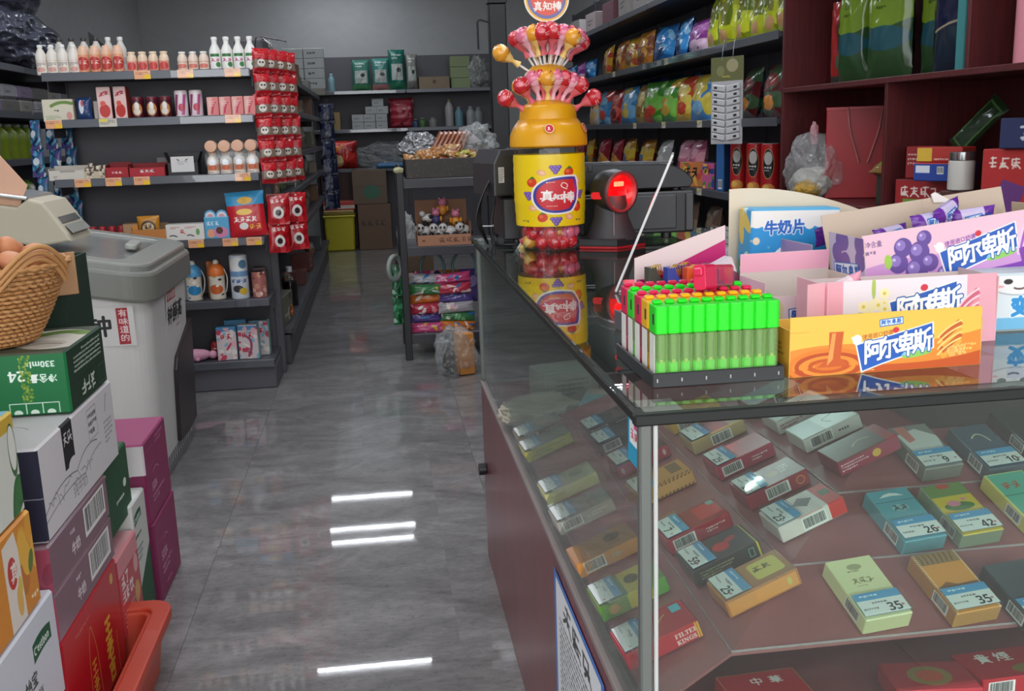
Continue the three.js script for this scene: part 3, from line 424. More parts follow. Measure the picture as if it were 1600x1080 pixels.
  carton('snack_box', 'white box with red characters on the fourth shelf', 'box', [-0.868, GY[3], SD + 0.04], 0.03, 0.168, 0.074, 0.08, 700, '#cfc8c0', { f: (g, W, H) => { fillAll(g, W, H, '#e2dcd4'); zh(g, '木', W * 0.37, H * 0.3, W * 0.14, '#c23a34', { w: 0.12 }); fine(g, W * 0.12, H * 0.15, W * 0.25, H * 0.14, 2, '#b8514a'); fine(g, W * 0.5, H * 0.15, W * 0.3, H * 0.14, 2, '#b8514a'); blob(g, W * 0.83, H * 0.5, W * 0.05, H * 0.2, '#6d9a5a'); curve(g, [[W * 0.1, H * 0.7], [W * 0.18, H * 0.62], [W * 0.28, H * 0.75]], '#3a3330', H * 0.06); curve(g, [[W * 0.55, H * 0.7], [W * 0.62, H * 0.62], [W * 0.72, H * 0.75]], '#3a3330', H * 0.06); }, t: '#d2cbc2' });
  { const t = carton('snack_box', 'light blue box with pink ice cream picture', 'box', [-0.725, GY[3], SD + 0.035], -0.1, 0.112, 0.1, 0.05, 700, '#4f9cc4', { f: (g, W, H) => { fillAll(g, W, H, '#5aa8cf'); blob(g, W * 0.25, H * 0.75, W * 0.16, H * 0.2, '#e8a07c'); blob(g, W * 0.65, H * 0.7, W * 0.3, H * 0.25, '#d985a8'); blob(g, W * 0.6, H * 0.62, W * 0.14, H * 0.16, '#5f3a34'); zh(g, '未申酉', W * 0.08, H * 0.2, W * 0.17, '#f3f6f8', { w: 0.14 }); }, r: '#3f83a8', t: '#7cb8d4' });
    for (const s of [-1, 1]) { const c = print(44, 40, '#5aa8cf', (g, W, H) => { blob(g, W / 2, H * 0.55, W * 0.4, H * 0.4, '#e6dfe2'); blob(g, W / 2, H * 0.6, W * 0.28, H * 0.26, '#d8a0a8'); }); put('header_card', disc(0.026, c), AM(c, 0.5), t, s * 0.026, 0.105, 0.02); } }
  const rbp = print(150, 190, '#c4202a', (g, W, H) => { g.fillStyle = '#3f9fd0'; g.fillRect(0, 0, W, H * 0.3); blob(g, W * 0.5, H * 0.2, W * 0.2, H * 0.08, '#f0b93c'); blob(g, W * 0.45, H * 0.45, W * 0.22, H * 0.07, '#f2c04a'); zh(g, '卯辰巳午', W * 0.15, H * 0.55, W * 0.15, '#f6efe6', { w: 0.15 }); blob(g, W * 0.4, H * 0.76, W * 0.12, H * 0.08, '#e9e2dc'); zh(g, '丑寅', W * 0.55, H * 0.72, W * 0.16, '#f3b53a', { w: 0.15 }); });
  { const m = solo('snack_pouch', 'large red pouch with blue top on fourth shelf', 'pouch', pillow(0.175, 0.205, 0.035, rbp, { crimp: 0.06 }), AM(rbp, 0.28), [-0.588, GY[3] + 0.003, SD + 0.025], 0.05); m.rotation.z = 0.05; m.rotation.x = -0.08; }
  // fifth shelf
  const spB = (c) => print(150, 130, '#d9cdbc', (g, W, H) => { blob(g, W * 0.5, H * 0.55, W * 0.16, H * 0.2, c); inks(g, W, H * 0.9, ['#3c342f', '#e8dfd0', '#c4a94a', c], 16, 0.02, 0.06); });
  const sport = (x, c, c2, label) => {
    const t = thing('sports_bottle', label, 'bottle', [x, GY[4], SD + 0.045], rr(-0.3, 0.3)), r = 0.036, p = spB(c);
    put('body', lat([[0, 0], [r * 0.9, 0], [r, 0.006], [r * 0.96, 0.05], [r, 0.112]], 20, p), AM(p, 0.35), t); put('lid', lat([[r * 1.04, 0], [r * 1.06, 0.012], [r * 0.98, 0.035], [r * 0.45, 0.054], [0, 0.055]], 20), M(c2, 0.4), t, 0, 0.112, 0);
    put('spout', lat([[0.012, 0], [0.013, 0.012], [0.008, 0.02], [0, 0.021]], 12), M('#e6e0d6', 0.4), t, 0, 0.164, 0); put('carry_strap', tube([[r, 0.14, 0], [r * 1.35, 0.1, 0.004], [r * 1.2, 0.05, 0.006], [r, 0.03, 0]], 0.0025, 16, 5), M('#d8d2c8', 0.5), t);
  };
  sport(-0.859, '#2f86b8', '#4f98c4', 'blue lidded childrens sports bottle on fifth shelf'); sport(-0.754, '#c8602c', '#d9702e', 'orange lidded childrens sports bottle on fifth shelf');
  carton('snack_box', 'orange and white box behind the orange sports bottle', 'box', [-0.78, GY[4], SD + 0.14], 0, 0.06, 0.17, 0.05, 500, '#c87a4a', { f: (g, W, H) => { fillAll(g, W, H, '#cf7a42'); g.fillStyle = '#d9cfc4'; g.fillRect(W * 0.1, H * 0.4, W * 0.5, H * 0.5); } });
  bottle('drink_bottle', 'clear plastic bottle partly behind the freezer corner', 'bottle', [-0.925, GY[4], SD + 0.07], 0.034, 0.175, { col: '#9aa3a4', cap: '#d0d4d4' });
  const c1 = print(180, 200, '#c9ced4', (g, W, H) => { g.fillStyle = '#6d93b8'; g.fillRect(0, H * 0.36, W, H * 0.12); blob(g, W * 0.5, H * 0.2, W * 0.18, H * 0.16, '#e4e2de'); blob(g, W * 0.6, H * 0.2, W * 0.08, H * 0.1, '#5b7f9a'); zh(g, '子丑寅', W * 0.36, H * 0.54, W * 0.1, '#274a8a', { w: 0.16 }); blob(g, W * 0.48, H * 0.76, W * 0.1, H * 0.08, '#3c3a3e'); blob(g, W * 0.58, H * 0.82, W * 0.08, H * 0.08, '#d9b23c'); });
  can('snack_canister', 'tall pale blue and white canister on fifth shelf', 'canister', [-0.652, GY[4], SD + 0.045], 0.041, 0.202, c1, { lid: '#e2e4e4', lidMetal: 0 });
  const c2p = print(160, 120, '#a9655e', (g, W, H) => { inks(g, W, H, ['#d9a79a', '#7b3a3a', '#e6d2c6', '#c48a6e'], 40, 0.03, 0.09); });
  can('snack_canister', 'short brown patterned canister beside the tall canister', 'canister', [-0.564, GY[4], SD + 0.045], 0.033, 0.12, c2p, { lid: '#3a2d2b', lidMetal: 0 });
  carton('snack_box', 'dark box behind the short brown canister', 'box', [-0.57, GY[4], SD + 0.15], 0, 0.06, 0.13, 0.05, 400, '#4a3b3a', { f: '#5a4644' });
  // bottom deck
  const toyF = (g, W, H) => { fillAll(g, W, H, '#d4c5c4'); g.fillStyle = '#4c8fc0'; g.fillRect(0, 0, W, H * 0.14); inks(g, W, H, ['#c8455a', '#e2b0b6', '#7fb0c4', '#e9dcd8'], 22, 0.05, 0.15); zh(g, '戌亥', W * 0.2, H * 0.2, W * 0.3, '#b8283c', { w: 0.16, out: '#f2e6e2' }); };
  carton('toy_box', 'left pink and blue toy box on bottom deck', 'box', [-0.734, GY[5], SD + 0.04], 0.05, 0.09, 0.158, 0.05, 700, '#8aa6b8', { f: toyF, t: '#5d9cc6', r: '#98b0bc', l: '#b0c0c8' });
  carton('toy_box', 'right pink toy box on bottom deck', 'box', [-0.632, GY[5], SD + 0.04], -0.12, 0.092, 0.162, 0.05, 700, '#8aa6a8', { f: (g, W, H) => { toyF(g, W, H); curve(g, [[W * 0.3, H * 0.3], [W * 0.9, H * 0.4], [W * 0.5, H * 0.9]], '#a04a62', W * 0.12); }, t: '#d9c8c6', r: '#86a8a2' });
  carton('toy_box', 'green edged toy box tucked behind pink boxes', 'box', [-0.59, GY[5], SD + 0.11], -0.1, 0.09, 0.168, 0.045, 500, '#8aa6a0', { f: toyF, r: '#78a89a' });
  carton('toy_box', 'light blue toy box behind the left pink box', 'box', [-0.7, GY[5], SD + 0.12], 0.05, 0.1, 0.175, 0.05, 400, '#4c8fb8', { f: '#5596bc', t: '#62a0c8' });
  { const t = thing('plush_toy', 'pale pink bottle shaped toy lying on bottom deck', 'toy', [-0.86, GY[5], SD + 0.04], 0.2), p = M('#d99ab0', 0.6);
    put('body', mv(lat([[0, -0.06], [0.026, -0.055], [0.03, -0.02], [0.024, 0.02], [0.014, 0.04], [0, 0.042]], 16), 0, 0.03, 0, 0, 0, -Math.PI / 2), p, t); put('head', mv(new THREE.SphereGeometry(0.02, 14, 10), 0.055, 0.026, 0.004), p, t); for (const s of [-1, 1]) put('foot', mv(new THREE.SphereGeometry(0.012, 10, 8), -0.055 + 0.04 * s, 0.013, 0.022), p, t); }
  bottle('sauce_jar', 'small dark red jar behind the pale pink toy', 'jar', [-0.8, GY[5], SD + 0.1], 0.022, 0.08, { print: cup, cap: '#8a2026', shoulder: 0.74, neck: 0.7 });
}
// hanging strips of snack sachets
function strips(label, xs, y0, D, dstep, n, w, h, col, fn, turn, group, cat = 'snack strip') {
  xs.forEach((x, i) => {
    const t = thing('snack_strip', label(i), cat, [x, y0, D + dstep * i], turn, group);
    put('hanging_hook', tube([[0, 0.03, 0], [0.004, 0.045, 0], [0, 0.055, -0.006], [-0.004, 0.045, -0.01]], 0.0014, 10, 5), M('#9a9a9c', 0.3, 0.8), t);
    put('strip_tape', mv(bx(0.008, n * h * 0.93, 0.0015, 0.0003), 0, -n * h * 0.93, -0.006), M('#c9c4bc', 0.5), t);
    for (let k = 0; k < n; k++) { const r = fn(i, k), p = put('sachet', pillow(w, h, 0.024, r, { crimp: 0.14 }), AM(r, 0.25), t, rr(-0.004, 0.004), -(k + 1) * h * 0.93, 0.004); p.rotation.set(-0.12, rr(-0.25, 0.25), rr(-0.05, 0.05)); }
  });
}
{
  const rs = [0, 1, 2].map(() => print(60, 80, '#a8161f', (g, W, H) => { g.fillStyle = '#c21f2a'; g.fillRect(0, 0, W, H * 0.42); g.fillStyle = '#7d6a5c'; g.fillRect(0, H * 0.48, W, H * 0.34); inks(g, W, H, [], 0); blob(g, W * 0.5, H * 0.62, W * 0.24, H * 0.16, '#d9cfc2'); blob(g, W * 0.42, H * 0.6, W * 0.06, H * 0.04, '#2a2422'); blob(g, W * 0.6, H * 0.6, W * 0.06, H * 0.04, '#2a2422'); fine(g, W * 0.2, H * 0.12, W * 0.6, H * 0.2, 2, '#d8584c'); }));
  const rb = print(60, 90, '#b0141e', (g, W, H) => { inks(g, W, H, ['#8e0f18', '#d43640'], 6, 0.1, 0.2); blob(g, W * 0.5, H * 0.62, W * 0.26, H * 0.2, '#d8cfc8'); blob(g, W * 0.5, H * 0.62, W * 0.14, H * 0.1, '#3a2a2a'); zh(g, '壬癸子', W * 0.14, H * 0.16, W * 0.24, '#eadfd6', { w: 0.14 }); });
  strips((i) => ORD[i] + ' hanging strip of red snack sachets beside end shelf', [-0.475, -0.44, -0.405, -0.375], 1.53, 4.74, 0.09, 6, 0.075, 0.105, '', () => pick(rs), 0.25, 'red snack strips hung at the shelf end');
  strips((i) => ['left', 'right'][i] + ' strip of large red snack bags at strip bottom', [-0.455, -0.375], 0.885, 4.77, 0.1, 2, 0.1, 0.14, '', () => rb, 0.2, 'large red snack bags hung at the shelf end');
  const bs = [0, 1].map(() => print(50, 80, '#2c5f86', (g, W, H) => { inks(g, W, H, ['#4f9cc0', '#26305a', '#cfd6da', '#1d2340', '#5a4a8a'], 16, 0.08, 0.22); }));
  strips((i) => ORD[i] + ' strip of blue foil sachets hung left of end shelf', [-1.49, -1.435, -1.385], 1.25, 4.84, 0.05, 4, 0.06, 0.13, '', () => pick(bs), -0.3, 'blue snack strips hung at the left shelf end');
}

// ---------- cigarette packs on the stepped display ----------
const tagF = (num) => (g, W, H) => { fillAll(g, W, H, '#e4e5e2'); g.fillStyle = '#4f9ac8'; g.fillRect(0, 0, W, H * 0.34); fine(g, W * 0.12, H * 0.08, W * 0.6, H * 0.16, 1, '#cfe4ee'); fine(g, W * 0.3, H * 0.42, W * 0.55, H * 0.16, 1, '#777'); fine(g, W * 0.05, H * 0.66, W * 0.5, H * 0.14, 1, '#888'); if (num) latin(g, num, W * 0.56, H * 0.93, H * 0.5, '#222', { sx: 0.9 }); g.fillStyle = '#c96a70'; g.fillRect(W * 0.87, H * 0.7, W * 0.06, H * 0.08); };
const tagNets = {};
// L: long side across, on the left slope; F: long side up the front slope. Pack lies on its back.
function pack(label, x, d, kind, base, art, o = {}) {
  const w = 0.06, l = 0.096, h = 0.023, t = thing('cigarette_pack', label, 'cigarette pack');
  const N = kind === 'L' ? net(l, h, w, 1500, base, { t: art, f: o.side ?? ((g, W, H) => { fillAll(g, W, H, base); bars(g, W * 0.08, H * 0.15, W * 0.35, H * 0.7); fine(g, W * 0.6, H * 0.3, W * 0.3, H * 0.4, 2, o.ink ?? '#e8d8c8'); }) }) : net(w, h, l, 1500, base, { t: art, f: o.side ?? base, l: (g, W, H) => { fillAll(g, W, H, o.edge ?? base); bars(g, W * 0.55, H * 0.15, W * 0.3, H * 0.7); } });
  const off = new THREE.Group(), th = Math.atan(0.37);
  const y = kind === 'L' && !o.front ? 0.525 + 0.37 * (x - 0.25) : 0.525 + 0.37 * (d - 0.88);
  t.position.set(x, y + 0.0015, -d); t.rotation.order = 'ZXY';
  if (kind === 'L') t.rotation.set(0, (o.turn ?? 0.06) , th); else t.rotation.set(th, o.turn ?? 0.1, 0);
  if (kind !== 'L') t.rotation.order = 'XYZ'; if (o.front) t.position.y = CB + 0.002;
  put('box', kind === 'L' ? bx(l, h, w, 0.0012, N) : bx(w, h, l, 0.0012, N), AM(N.base, 0.3, { clearcoat: 0.6, clearcoatRoughness: 0.15 }), t);
  if (o.tag !== undefined) {
    const k = o.tag || '-', T = tagNets[k] ??= print(110, 70, '#e4e5e2', tagF(o.tag)), hd = put('price_holder', kind === 'L' ? mv(bx(0.036, h + 0.007, w + 0.004, 0.001), -l / 2 + 0.02, 0, 0) : mv(bx(w + 0.006, h + 0.007, 0.036, 0.001), 0, 0, l / 2 - 0.02), CLEAR, t);
    const s = put('price_card', sheet(0.058, 0.033, T), AM(T, 0.4), hd, kind === 'L' ? -l / 2 + 0.02 : 0, h + 0.003, kind === 'L' ? 0 : l / 2 - 0.02); s.rotation.set(-Math.PI / 2, 0, kind === 'L' ? -Math.PI / 2 : 0);
  }
  return t;
}
{
  const A = (c, f) => (g, W, H) => { fillAll(g, W, H, c); f?.(g, W, H); };
  const em = (c, x = 0.62) => (g, W, H) => { blob(g, W * x, H * 0.45, W * 0.13, H * 0.22, c); fine(g, W * (x - 0.1), H * 0.72, W * 0.25, H * 0.12, 1, c); };
  pack('tan and brown pack farthest back in leftmost column', 0.3, 1.93, 'L', '#8d7a66', A('#7d7468', em('#a58f70')), { tag: '' });
  pack('grey topped pack with yellow green side, leftmost column', 0.299, 1.84, 'L', '#b8ad45', A('#6d6a58'), { tag: '', side: (g, W, H) => { fillAll(g, W, H, '#b9b04e'); fine(g, W * 0.1, H * 0.3, W * 0.8, H * 0.5, 2, '#7d7a30'); } });
  pack('pale yellow pack third from back in leftmost column', 0.299, 1.609, 'L', '#c9c38a', A('#a59d72', em('#7b744c', 0.7)), { tag: '', side: (g, W, H) => { fillAll(g, W, H, '#d6d08e'); g.fillStyle = '#6d6a44'; fine(g, W * 0.1, H * 0.35, W * 0.4, H * 0.3, 1, '#a29a5c'); } });
  pack('grey white pack with barcode side in leftmost column', 0.297, 1.485, 'L', '#aba69c', A('#8b867c', (g, W, H) => { g.fillStyle = '#77736b'; g.fillRect(W * 0.62, 0, W * 0.06, H); }), { tag: '' });
  pack('orange pack with dark emblem in leftmost column', 0.297, 1.329, 'L', '#c9803c', A('#a9713f', em('#5f3d24', 0.68)), { side: (g, W, H) => { fillAll(g, W, H, '#d88d42'); bars(g, W * 0.1, H * 0.12, W * 0.34, H * 0.76); blob(g, W * 0.62, H * 0.5, W * 0.07, H * 0.2, '#b9a58c'); } });
  pack('green and yellow pack in leftmost column', 0.299, 1.195, 'L', '#6d8a3e', A('#6a8440', (g, W, H) => { g.fillStyle = '#c9b23f'; g.fillRect(W * 0.45, 0, W * 0.35, H); blob(g, W * 0.6, H * 0.45, W * 0.1, H * 0.2, '#4a4a34'); }), { tag: '', side: (g, W, H) => { fillAll(g, W, H, '#5f9a3c'); g.fillStyle = '#d9c23e'; g.fillRect(W * 0.42, 0, W * 0.36, H); blob(g, W * 0.2, H * 0.5, W * 0.08, H * 0.3, '#d29a5c'); } });
  pack('red pack with blue stamp nearest the corner, leftmost column', 0.302, 1.071, 'L', '#b5262f', A('#b32830', (g, W, H) => { g.fillStyle = '#5fb2c4'; g.fillRect(W * 0.8, H * 0.1, W * 0.13, H * 0.28); curve(g, [[W * 0.5, H * 0.7], [W * 0.6, H * 0.4], [W * 0.7, H * 0.3]], '#c9a13c', 3); }), { tag: '', side: (g, W, H) => { fillAll(g, W, H, '#c02b35'); latin(g, 'FILTER', W * 0.66, H * 0.5, H * 0.34, '#f0dcd0', { font: 'serif' }); latin(g, 'KINGS', W * 0.66, H * 0.85, H * 0.34, '#f0dcd0', { font: 'serif' }); g.fillStyle = '#e2b53c'; g.fillRect(W * 0.94, 0, W * 0.02, H); g.fillRect(W * 0.97, 0, W * 0.02, H); } });
  pack('brown grey pack farthest back in second column', 0.415, 1.81, 'L', '#575049', A('#4e4842'), { tag: '' });
  pack('black pack with barcode side in second column', 0.416, 1.72, 'L', '#3c3937', A('#35322f', (g, W, H) => { g.fillStyle = '#55504c'; g.fillRect(W * 0.5, 0, W * 0.1, H); }), { tag: '' });
  pack('dark pack with red side in second column', 0.418, 1.594, 'L', '#9c2a3a', A('#5a3436'), { tag: '', side: (g, W, H) => { fillAll(g, W, H, '#a82c40'); blob(g, W * 0.1, H * 0.5, W * 0.03, H * 0.25, '#e2b8b8'); blob(g, W * 0.9, H * 0.5, W * 0.03, H * 0.25, '#e2b8b8'); } });
  const rope = (g, x0, x1, y, h) => { for (let x = x0; x < x1; x += h * 1.6) poly(g, [[x, y + h], [x + h * 0.8, y + h], [x + h * 1.6, y], [x + h * 0.8, y]], '#6d4424'); };
  pack('orange pack with rope striped border in second column', 0.418, 1.459, 'L', '#c7863f', A('#c98840', (g, W, H) => { g.fillStyle = '#7a5836'; g.fillRect(W * 0.7, H * 0.1, W * 0.2, H * 0.6); rope(g, 0, W, H * 0.9, H * 0.08); }), { tag: '', side: (g, W, H) => { fillAll(g, W, H, '#d59a58'); rope(g, 0, W, 0, H * 0.18); rope(g, 0, W, H * 0.82, H * 0.18); } });
  pack('bright red pack with white tag in second column', 0.415, 1.284, 'L', '#a82a38', A('#a03038', (g, W, H) => { g.fillStyle = '#d02c34'; g.fillRect(W * 0.6, H * 0.1, W * 0.35, H * 0.7); g.fillStyle = '#7fb0ac'; g.fillRect(W * 0.85, H * 0.05, W * 0.1, H * 0.2); }), { tag: '7' });
  pack('black pack with red flower print in second column', 0.418, 1.181, 'L', '#3a3634', A('#423a3a', (g, W, H) => { blob(g, W * 0.55, H * 0.55, W * 0.12, H * 0.2, '#c8202a'); inks(g, W, H * 0.6, [], 0); blob(g, W * 0.72, H * 0.4, W * 0.1, H * 0.1, '#b02a32', -0.5); g.fillStyle = '#c8b43c'; g.fillRect(W * 0.95, 0, W * 0.02, H); }), { tag: '59', side: (g, W, H) => { fillAll(g, W, H, '#3f3b38'); fine(g, W * 0.1, H * 0.25, W * 0.5, H * 0.5, 3, '#a5a878'); g.strokeStyle = '#6fae90'; g.lineWidth = 2; g.strokeRect(W * 0.82, H * 0.25, W * 0.07, H * 0.5); g.fillStyle = '#d8c23e'; g.fillRect(W * 0.95, 0, W * 0.03, H); } });
  pack('orange pack with pale yellow label beside display corner', 0.428, 1.086, 'L', '#c8823e', A('#b07a4c', (g, W, H) => { g.fillStyle = '#d6c25a'; g.beginPath(); g.roundRect ? g.roundRect(W * 0.52, H * 0.14, W * 0.4, H * 0.66, 8) : g.rect(W * 0.52, H * 0.14, W * 0.4, H * 0.66); g.fill(); zh(g, '巳午', W * 0.55, H * 0.3, W * 0.12, '#5a4a24', { w: 0.14 }); }), { tag: '25', side: (g, W, H) => { fillAll(g, W, H, '#d98c3e'); g.strokeStyle = '#a8622c'; g.lineWidth = 2; g.strokeRect(3, 3, W - 6, H - 6); blob(g, W * 0.86, H * 0.5, W * 0.03, H * 0.24, '#c0b05a'); } });
  pack('yellow pack farthest back in third column', 0.535, 1.675, 'L', '#d6a332', A('#d0a038', em('#b0822c', 0.8)), { tag: '', side: (g, W, H) => { fillAll(g, W, H, '#dca836'); bars(g, W * 0.12, H * 0.2, W * 0.38, H * 0.7); } });
  pack('navy and gold pack in third column', 0.537, 1.56, 'L', '#b59a66', A('#4b4e5c', (g, W, H) => { g.fillStyle = '#9a8c70'; g.fillRect(W * 0.75, 0, W * 0.25, H); g.fillStyle = '#c9a860'; g.fillRect(0, H * 0.93, W, H * 0.07); }), { tag: '', side: (g, W, H) => { fillAll(g, W, H, '#bda272'); bars(g, W * 0.35, H * 0.15, W * 0.38, H * 0.8); } });
  pack('plain crimson pack with small square code, third column', 0.536, 1.434, 'L', '#a92c48', A('#a83046', (g, W, H) => { g.fillStyle = '#8f263c'; g.fillRect(W * 0.6, 0, 2, H); }), { tag: '25' });
  pack('wine red pack with gold emblem in third column', 0.536, 1.308, 'L', '#962f3c', A('#8a3a40', (g, W, H) => { blob(g, W * 0.58, H * 0.5, W * 0.09, H * 0.14, '#b8783c'); fine(g, W * 0.7, H * 0.25, W * 0.18, H * 0.4, 3, '#d8b8b0'); }), { tag: '23', side: (g, W, H) => { fillAll(g, W, H, '#9c3040'); bars(g, W * 0.3, H * 0.12, W * 0.38, H * 0.76); g.strokeStyle = '#d0a648'; g.lineWidth = 2; g.beginPath(); g.arc(W * 0.86, H * 0.5, H * 0.26, 0, 7); g.stroke(); } });
  pack('white and red pack with dark diamond in third column', 0.536, 1.194, 'L', '#d8cfc8', A('#dccfc8', (g, W, H) => { for (let i = 0; i < 26; i++) for (let j = 0; j < 10; j++) blob(g, W * (0.32 + i * 0.014), H * (0.08 + j * 0.1), 1, 1, '#cf8a88'); poly(g, [[W * 0.55, H * 0.2], [W * 0.7, H * 0.42], [W * 0.55, H * 0.68], [W * 0.4, H * 0.42]], '#55443f'); g.fillStyle = '#d0302c'; g.fillRect(W * 0.76, 0, W * 0.24, H); g.fillStyle = '#55653c'; g.fillRect(W * 0.82, H * 0.3, W * 0.14, H * 0.25); }), { tag: '23', side: (g, W, H) => { fillAll(g, W, H, '#e2d6d0'); bars(g, W * 0.34, H * 0.14, W * 0.36, H * 0.76); g.fillStyle = '#d43430'; g.fillRect(W * 0.76, 0, W * 0.24, H); } });
  pack('red and white pack at the very back of fourth column', 0.652, 1.6, 'L', '#8e4a48', A('#a89c98'), { side: (g, W, H) => { fillAll(g, W, H, '#8a4648'); bars(g, W * 0.45, H * 0.1, W * 0.5, H * 0.8); } });
  pack('white pack with red end in fourth column', 0.656, 1.5, 'L', '#c9c6c0', A('#a9a6a0', (g, W, H) => { g.fillStyle = '#c4c1bb'; g.fillRect(W * 0.45, 0, W * 0.5, H); fine(g, W * 0.55, H * 0.3, W * 0.2, H * 0.35, 3, '#55504c'); g.fillStyle = '#a83a44'; g.fillRect(W * 0.96, 0, W * 0.04, H); }), { side: (g, W, H) => { fillAll(g, W, H, '#d6d3cd'); fine(g, W * 0.05, H * 0.3, W * 0.5, H * 0.45, 2, '#b86a70'); } });
  pack('white pack with grey dragon print in fourth column', 0.658, 1.402, 'L', '#cfccc5', A('#a5a29c', (g, W, H) => { g.fillStyle = '#cbc8c1'; g.fillRect(W * 0.42, 0, W * 0.55, H); curve(g, [[W * 0.6, H * 0.7], [W * 0.45, H * 0.4], [W * 0.62, H * 0.35], [W * 0.75, H * 0.3], [W * 0.8, H * 0.2]], '#6b6862', 4); }), { side: (g, W, H) => { fillAll(g, W, H, '#d9d5ce'); bars(g, W * 0.1, H * 0.12, W * 0.4, H * 0.76); fine(g, W * 0.6, H * 0.35, W * 0.3, H * 0.3, 1, '#66625c'); } });
  pack('brown pack with crimson side and green sketch, fourth column', 0.66, 1.292, 'L', '#8c2a3c', A('#6a4a44', (g, W, H) => { curve(g, [[W * 0.4, H * 0.6], [W * 0.55, H * 0.3], [W * 0.7, H * 0.5]], '#a8b878', 3); g.fillStyle = '#b02c34'; g.fillRect(W * 0.82, 0, W * 0.18, H); }), { side: (g, W, H) => { fillAll(g, W, H, '#962c42'); fine(g, W * 0.04, H * 0.25, W * 0.45, H * 0.55, 3, '#e0c4c4'); blob(g, W * 0.62, H * 0.5, W * 0.07, H * 0.26, '#d8a83c'); } });
  // front rows
  pack('pale cream pack with grey crest, tag 35, on front slope', 0.546, 1.046, 'F', '#dcdaa6', A('#e0dcac', (g, W, H) => { blob(g, W * 0.5, H * 0.16, W * 0.16, H * 0.05, '#a8a47c'); fine(g, W * 0.3, H * 0.21, W * 0.4, H * 0.04, 1, '#8f8b66'); zh(g, '乙丙丁', W * 0.27, H * 0.34, W * 0.15, '#7b7654', { w: 0.12 }); fine(g, W * 0.3, H * 0.46, W * 0.4, H * 0.03, 1, '#a29e7c'); }), { tag: '35' });
  pack('orange pack with rope border and desert print, tag 35', 0.654, 1.043, 'F', '#c8904e', A('#dc8e30', (g, W, H) => { g.fillStyle = '#9a7448'; g.fillRect(0, 0, W, H * 0.2); for (let i = 0; i < 7; i++) curve(g, [[W * (0.12 + i * 0.11), H * 0.18], [W * (0.16 + i * 0.11), H * 0.1], [W * (0.12 + i * 0.12), H * 0.03]], '#5f4426', 2); poly(g, [[0, H * 0.6], [W * 0.3, H * 0.5], [W * 0.5, H * 0.56], [W, H * 0.55], [W, H * 0.6], [0, H * 0.66]], '#8a5424'); for (const x of [0, W * 0.94]) for (let y = 0; y < H; y += H * 0.035) poly(g, [[x, y], [x + W * 0.06, y + H * 0.015], [x + W * 0.06, y + H * 0.03], [x, y + H * 0.016]], '#f0dcc0'); }), { tag: '35', edge: '#b87c44' });
  pack('dark pack cut off by right picture edge, front slope', 0.734, 1.019, 'F', '#3f4448', A('#4c5054'), { tag: '35' });
  pack('sky blue pack with white crest, tag 26, on front slope', 0.65, 1.155, 'F', '#5f98a4', A('#5ea0ae', (g, W, H) => { poly(g, [[W * 0.2, H * 0.16], [W * 0.35, H * 0.1], [W * 0.5, H * 0.08], [W * 0.65, H * 0.1], [W * 0.8, H * 0.16], [W * 0.5, H * 0.14]], '#dde4e2'); g.fillStyle = '#3d6f7a'; g.fillRect(0, H * 0.24, W, H * 0.012); blob(g, W * 0.5, H * 0.38, W * 0.2, H * 0.07, '#8fb4b8'); zh(g, '卯辰', W * 0.33, H * 0.32, W * 0.17, '#35474a', { w: 0.13 }); }), { tag: '26' });
  pack('green and yellow pack with pink lotus, tag 42', 0.728, 1.157, 'F', '#87967a', A('#d8b93c', (g, W, H) => { g.fillStyle = '#6f8a4c'; g.fillRect(0, 0, W, H * 0.26); blob(g, W * 0.5, H * 0.06, W * 0.16, H * 0.05, '#c04a3c'); blob(g, W * 0.5, H * 0.47, W * 0.36, H * 0.08, '#4f7a3c'); blob(g, W * 0.42, H * 0.41, W * 0.16, H * 0.06, '#d98a98'); blob(g, W * 0.7, H * 0.35, W * 0.06, H * 0.03, '#d98a98'); }), { tag: '42' });
  pack('mint green pack with yellow edge at right picture edge', 0.826, 1.169, 'F', '#d8c868', A('#5cb29a', (g, W, H) => { zh(g, '丑寅', W * 0.2, H * 0.2, W * 0.22, '#c2503c', { w: 0.14 }); g.strokeStyle = '#e2d88c'; g.lineWidth = W * 0.08; g.strokeRect(0, 0, W, H); g.fillStyle = '#3f8a78'; g.fillRect(0, H * 0.45, W, H * 0.02); }));
  pack('grey pack with torn white wrapper, tag 9', 0.744, 1.278, 'F', '#7d7a72', A('#8e8b86', (g, W, H) => { poly(g, [[W * 0.05, H * 0.2], [W * 0.6, H * 0.1], [W, H * 0.32], [W * 0.9, H * 0.6], [W * 0.1, H * 0.6]], '#d8d6d2'); poly(g, [[W * 0.1, H * 0.02], [W * 0.4, H * 0.02], [W * 0.4, H * 0.35], [W * 0.2, H * 0.4]], '#d68478'); }), { tag: '9' });
  pack('slate blue pack, tag 10, on upper front slope', 0.832, 1.268, 'F', '#56636e', A('#4a5866', (g, W, H) => { curve(g, [[W * 0.3, H * 0.3], [W * 0.6, H * 0.1], [W * 0.7, H * 0.4]], '#c4cfa8', 3); }), { tag: '10', edge: '#5a6772' });
  pack('black pack at right edge of the upper front slope', 0.915, 1.3, 'F', '#3a3c3e', A('#333638'));
  pack('red pack with white characters lying across front row', 0.402, 0.99, 'L', '#b8202a', A('#b8212c', (g, W, H) => { g.strokeStyle = '#b59a4a'; g.lineWidth = 2; g.strokeRect(2, 2, W - 4, H - 4); zh(g, '中華', W * 0.36, H * 0.2, W * 0.16, '#f0ebe4', { w: 0.12, gap: 1.5 }); }), { front: 1 }).rotation.set(0, 0.05, 0);
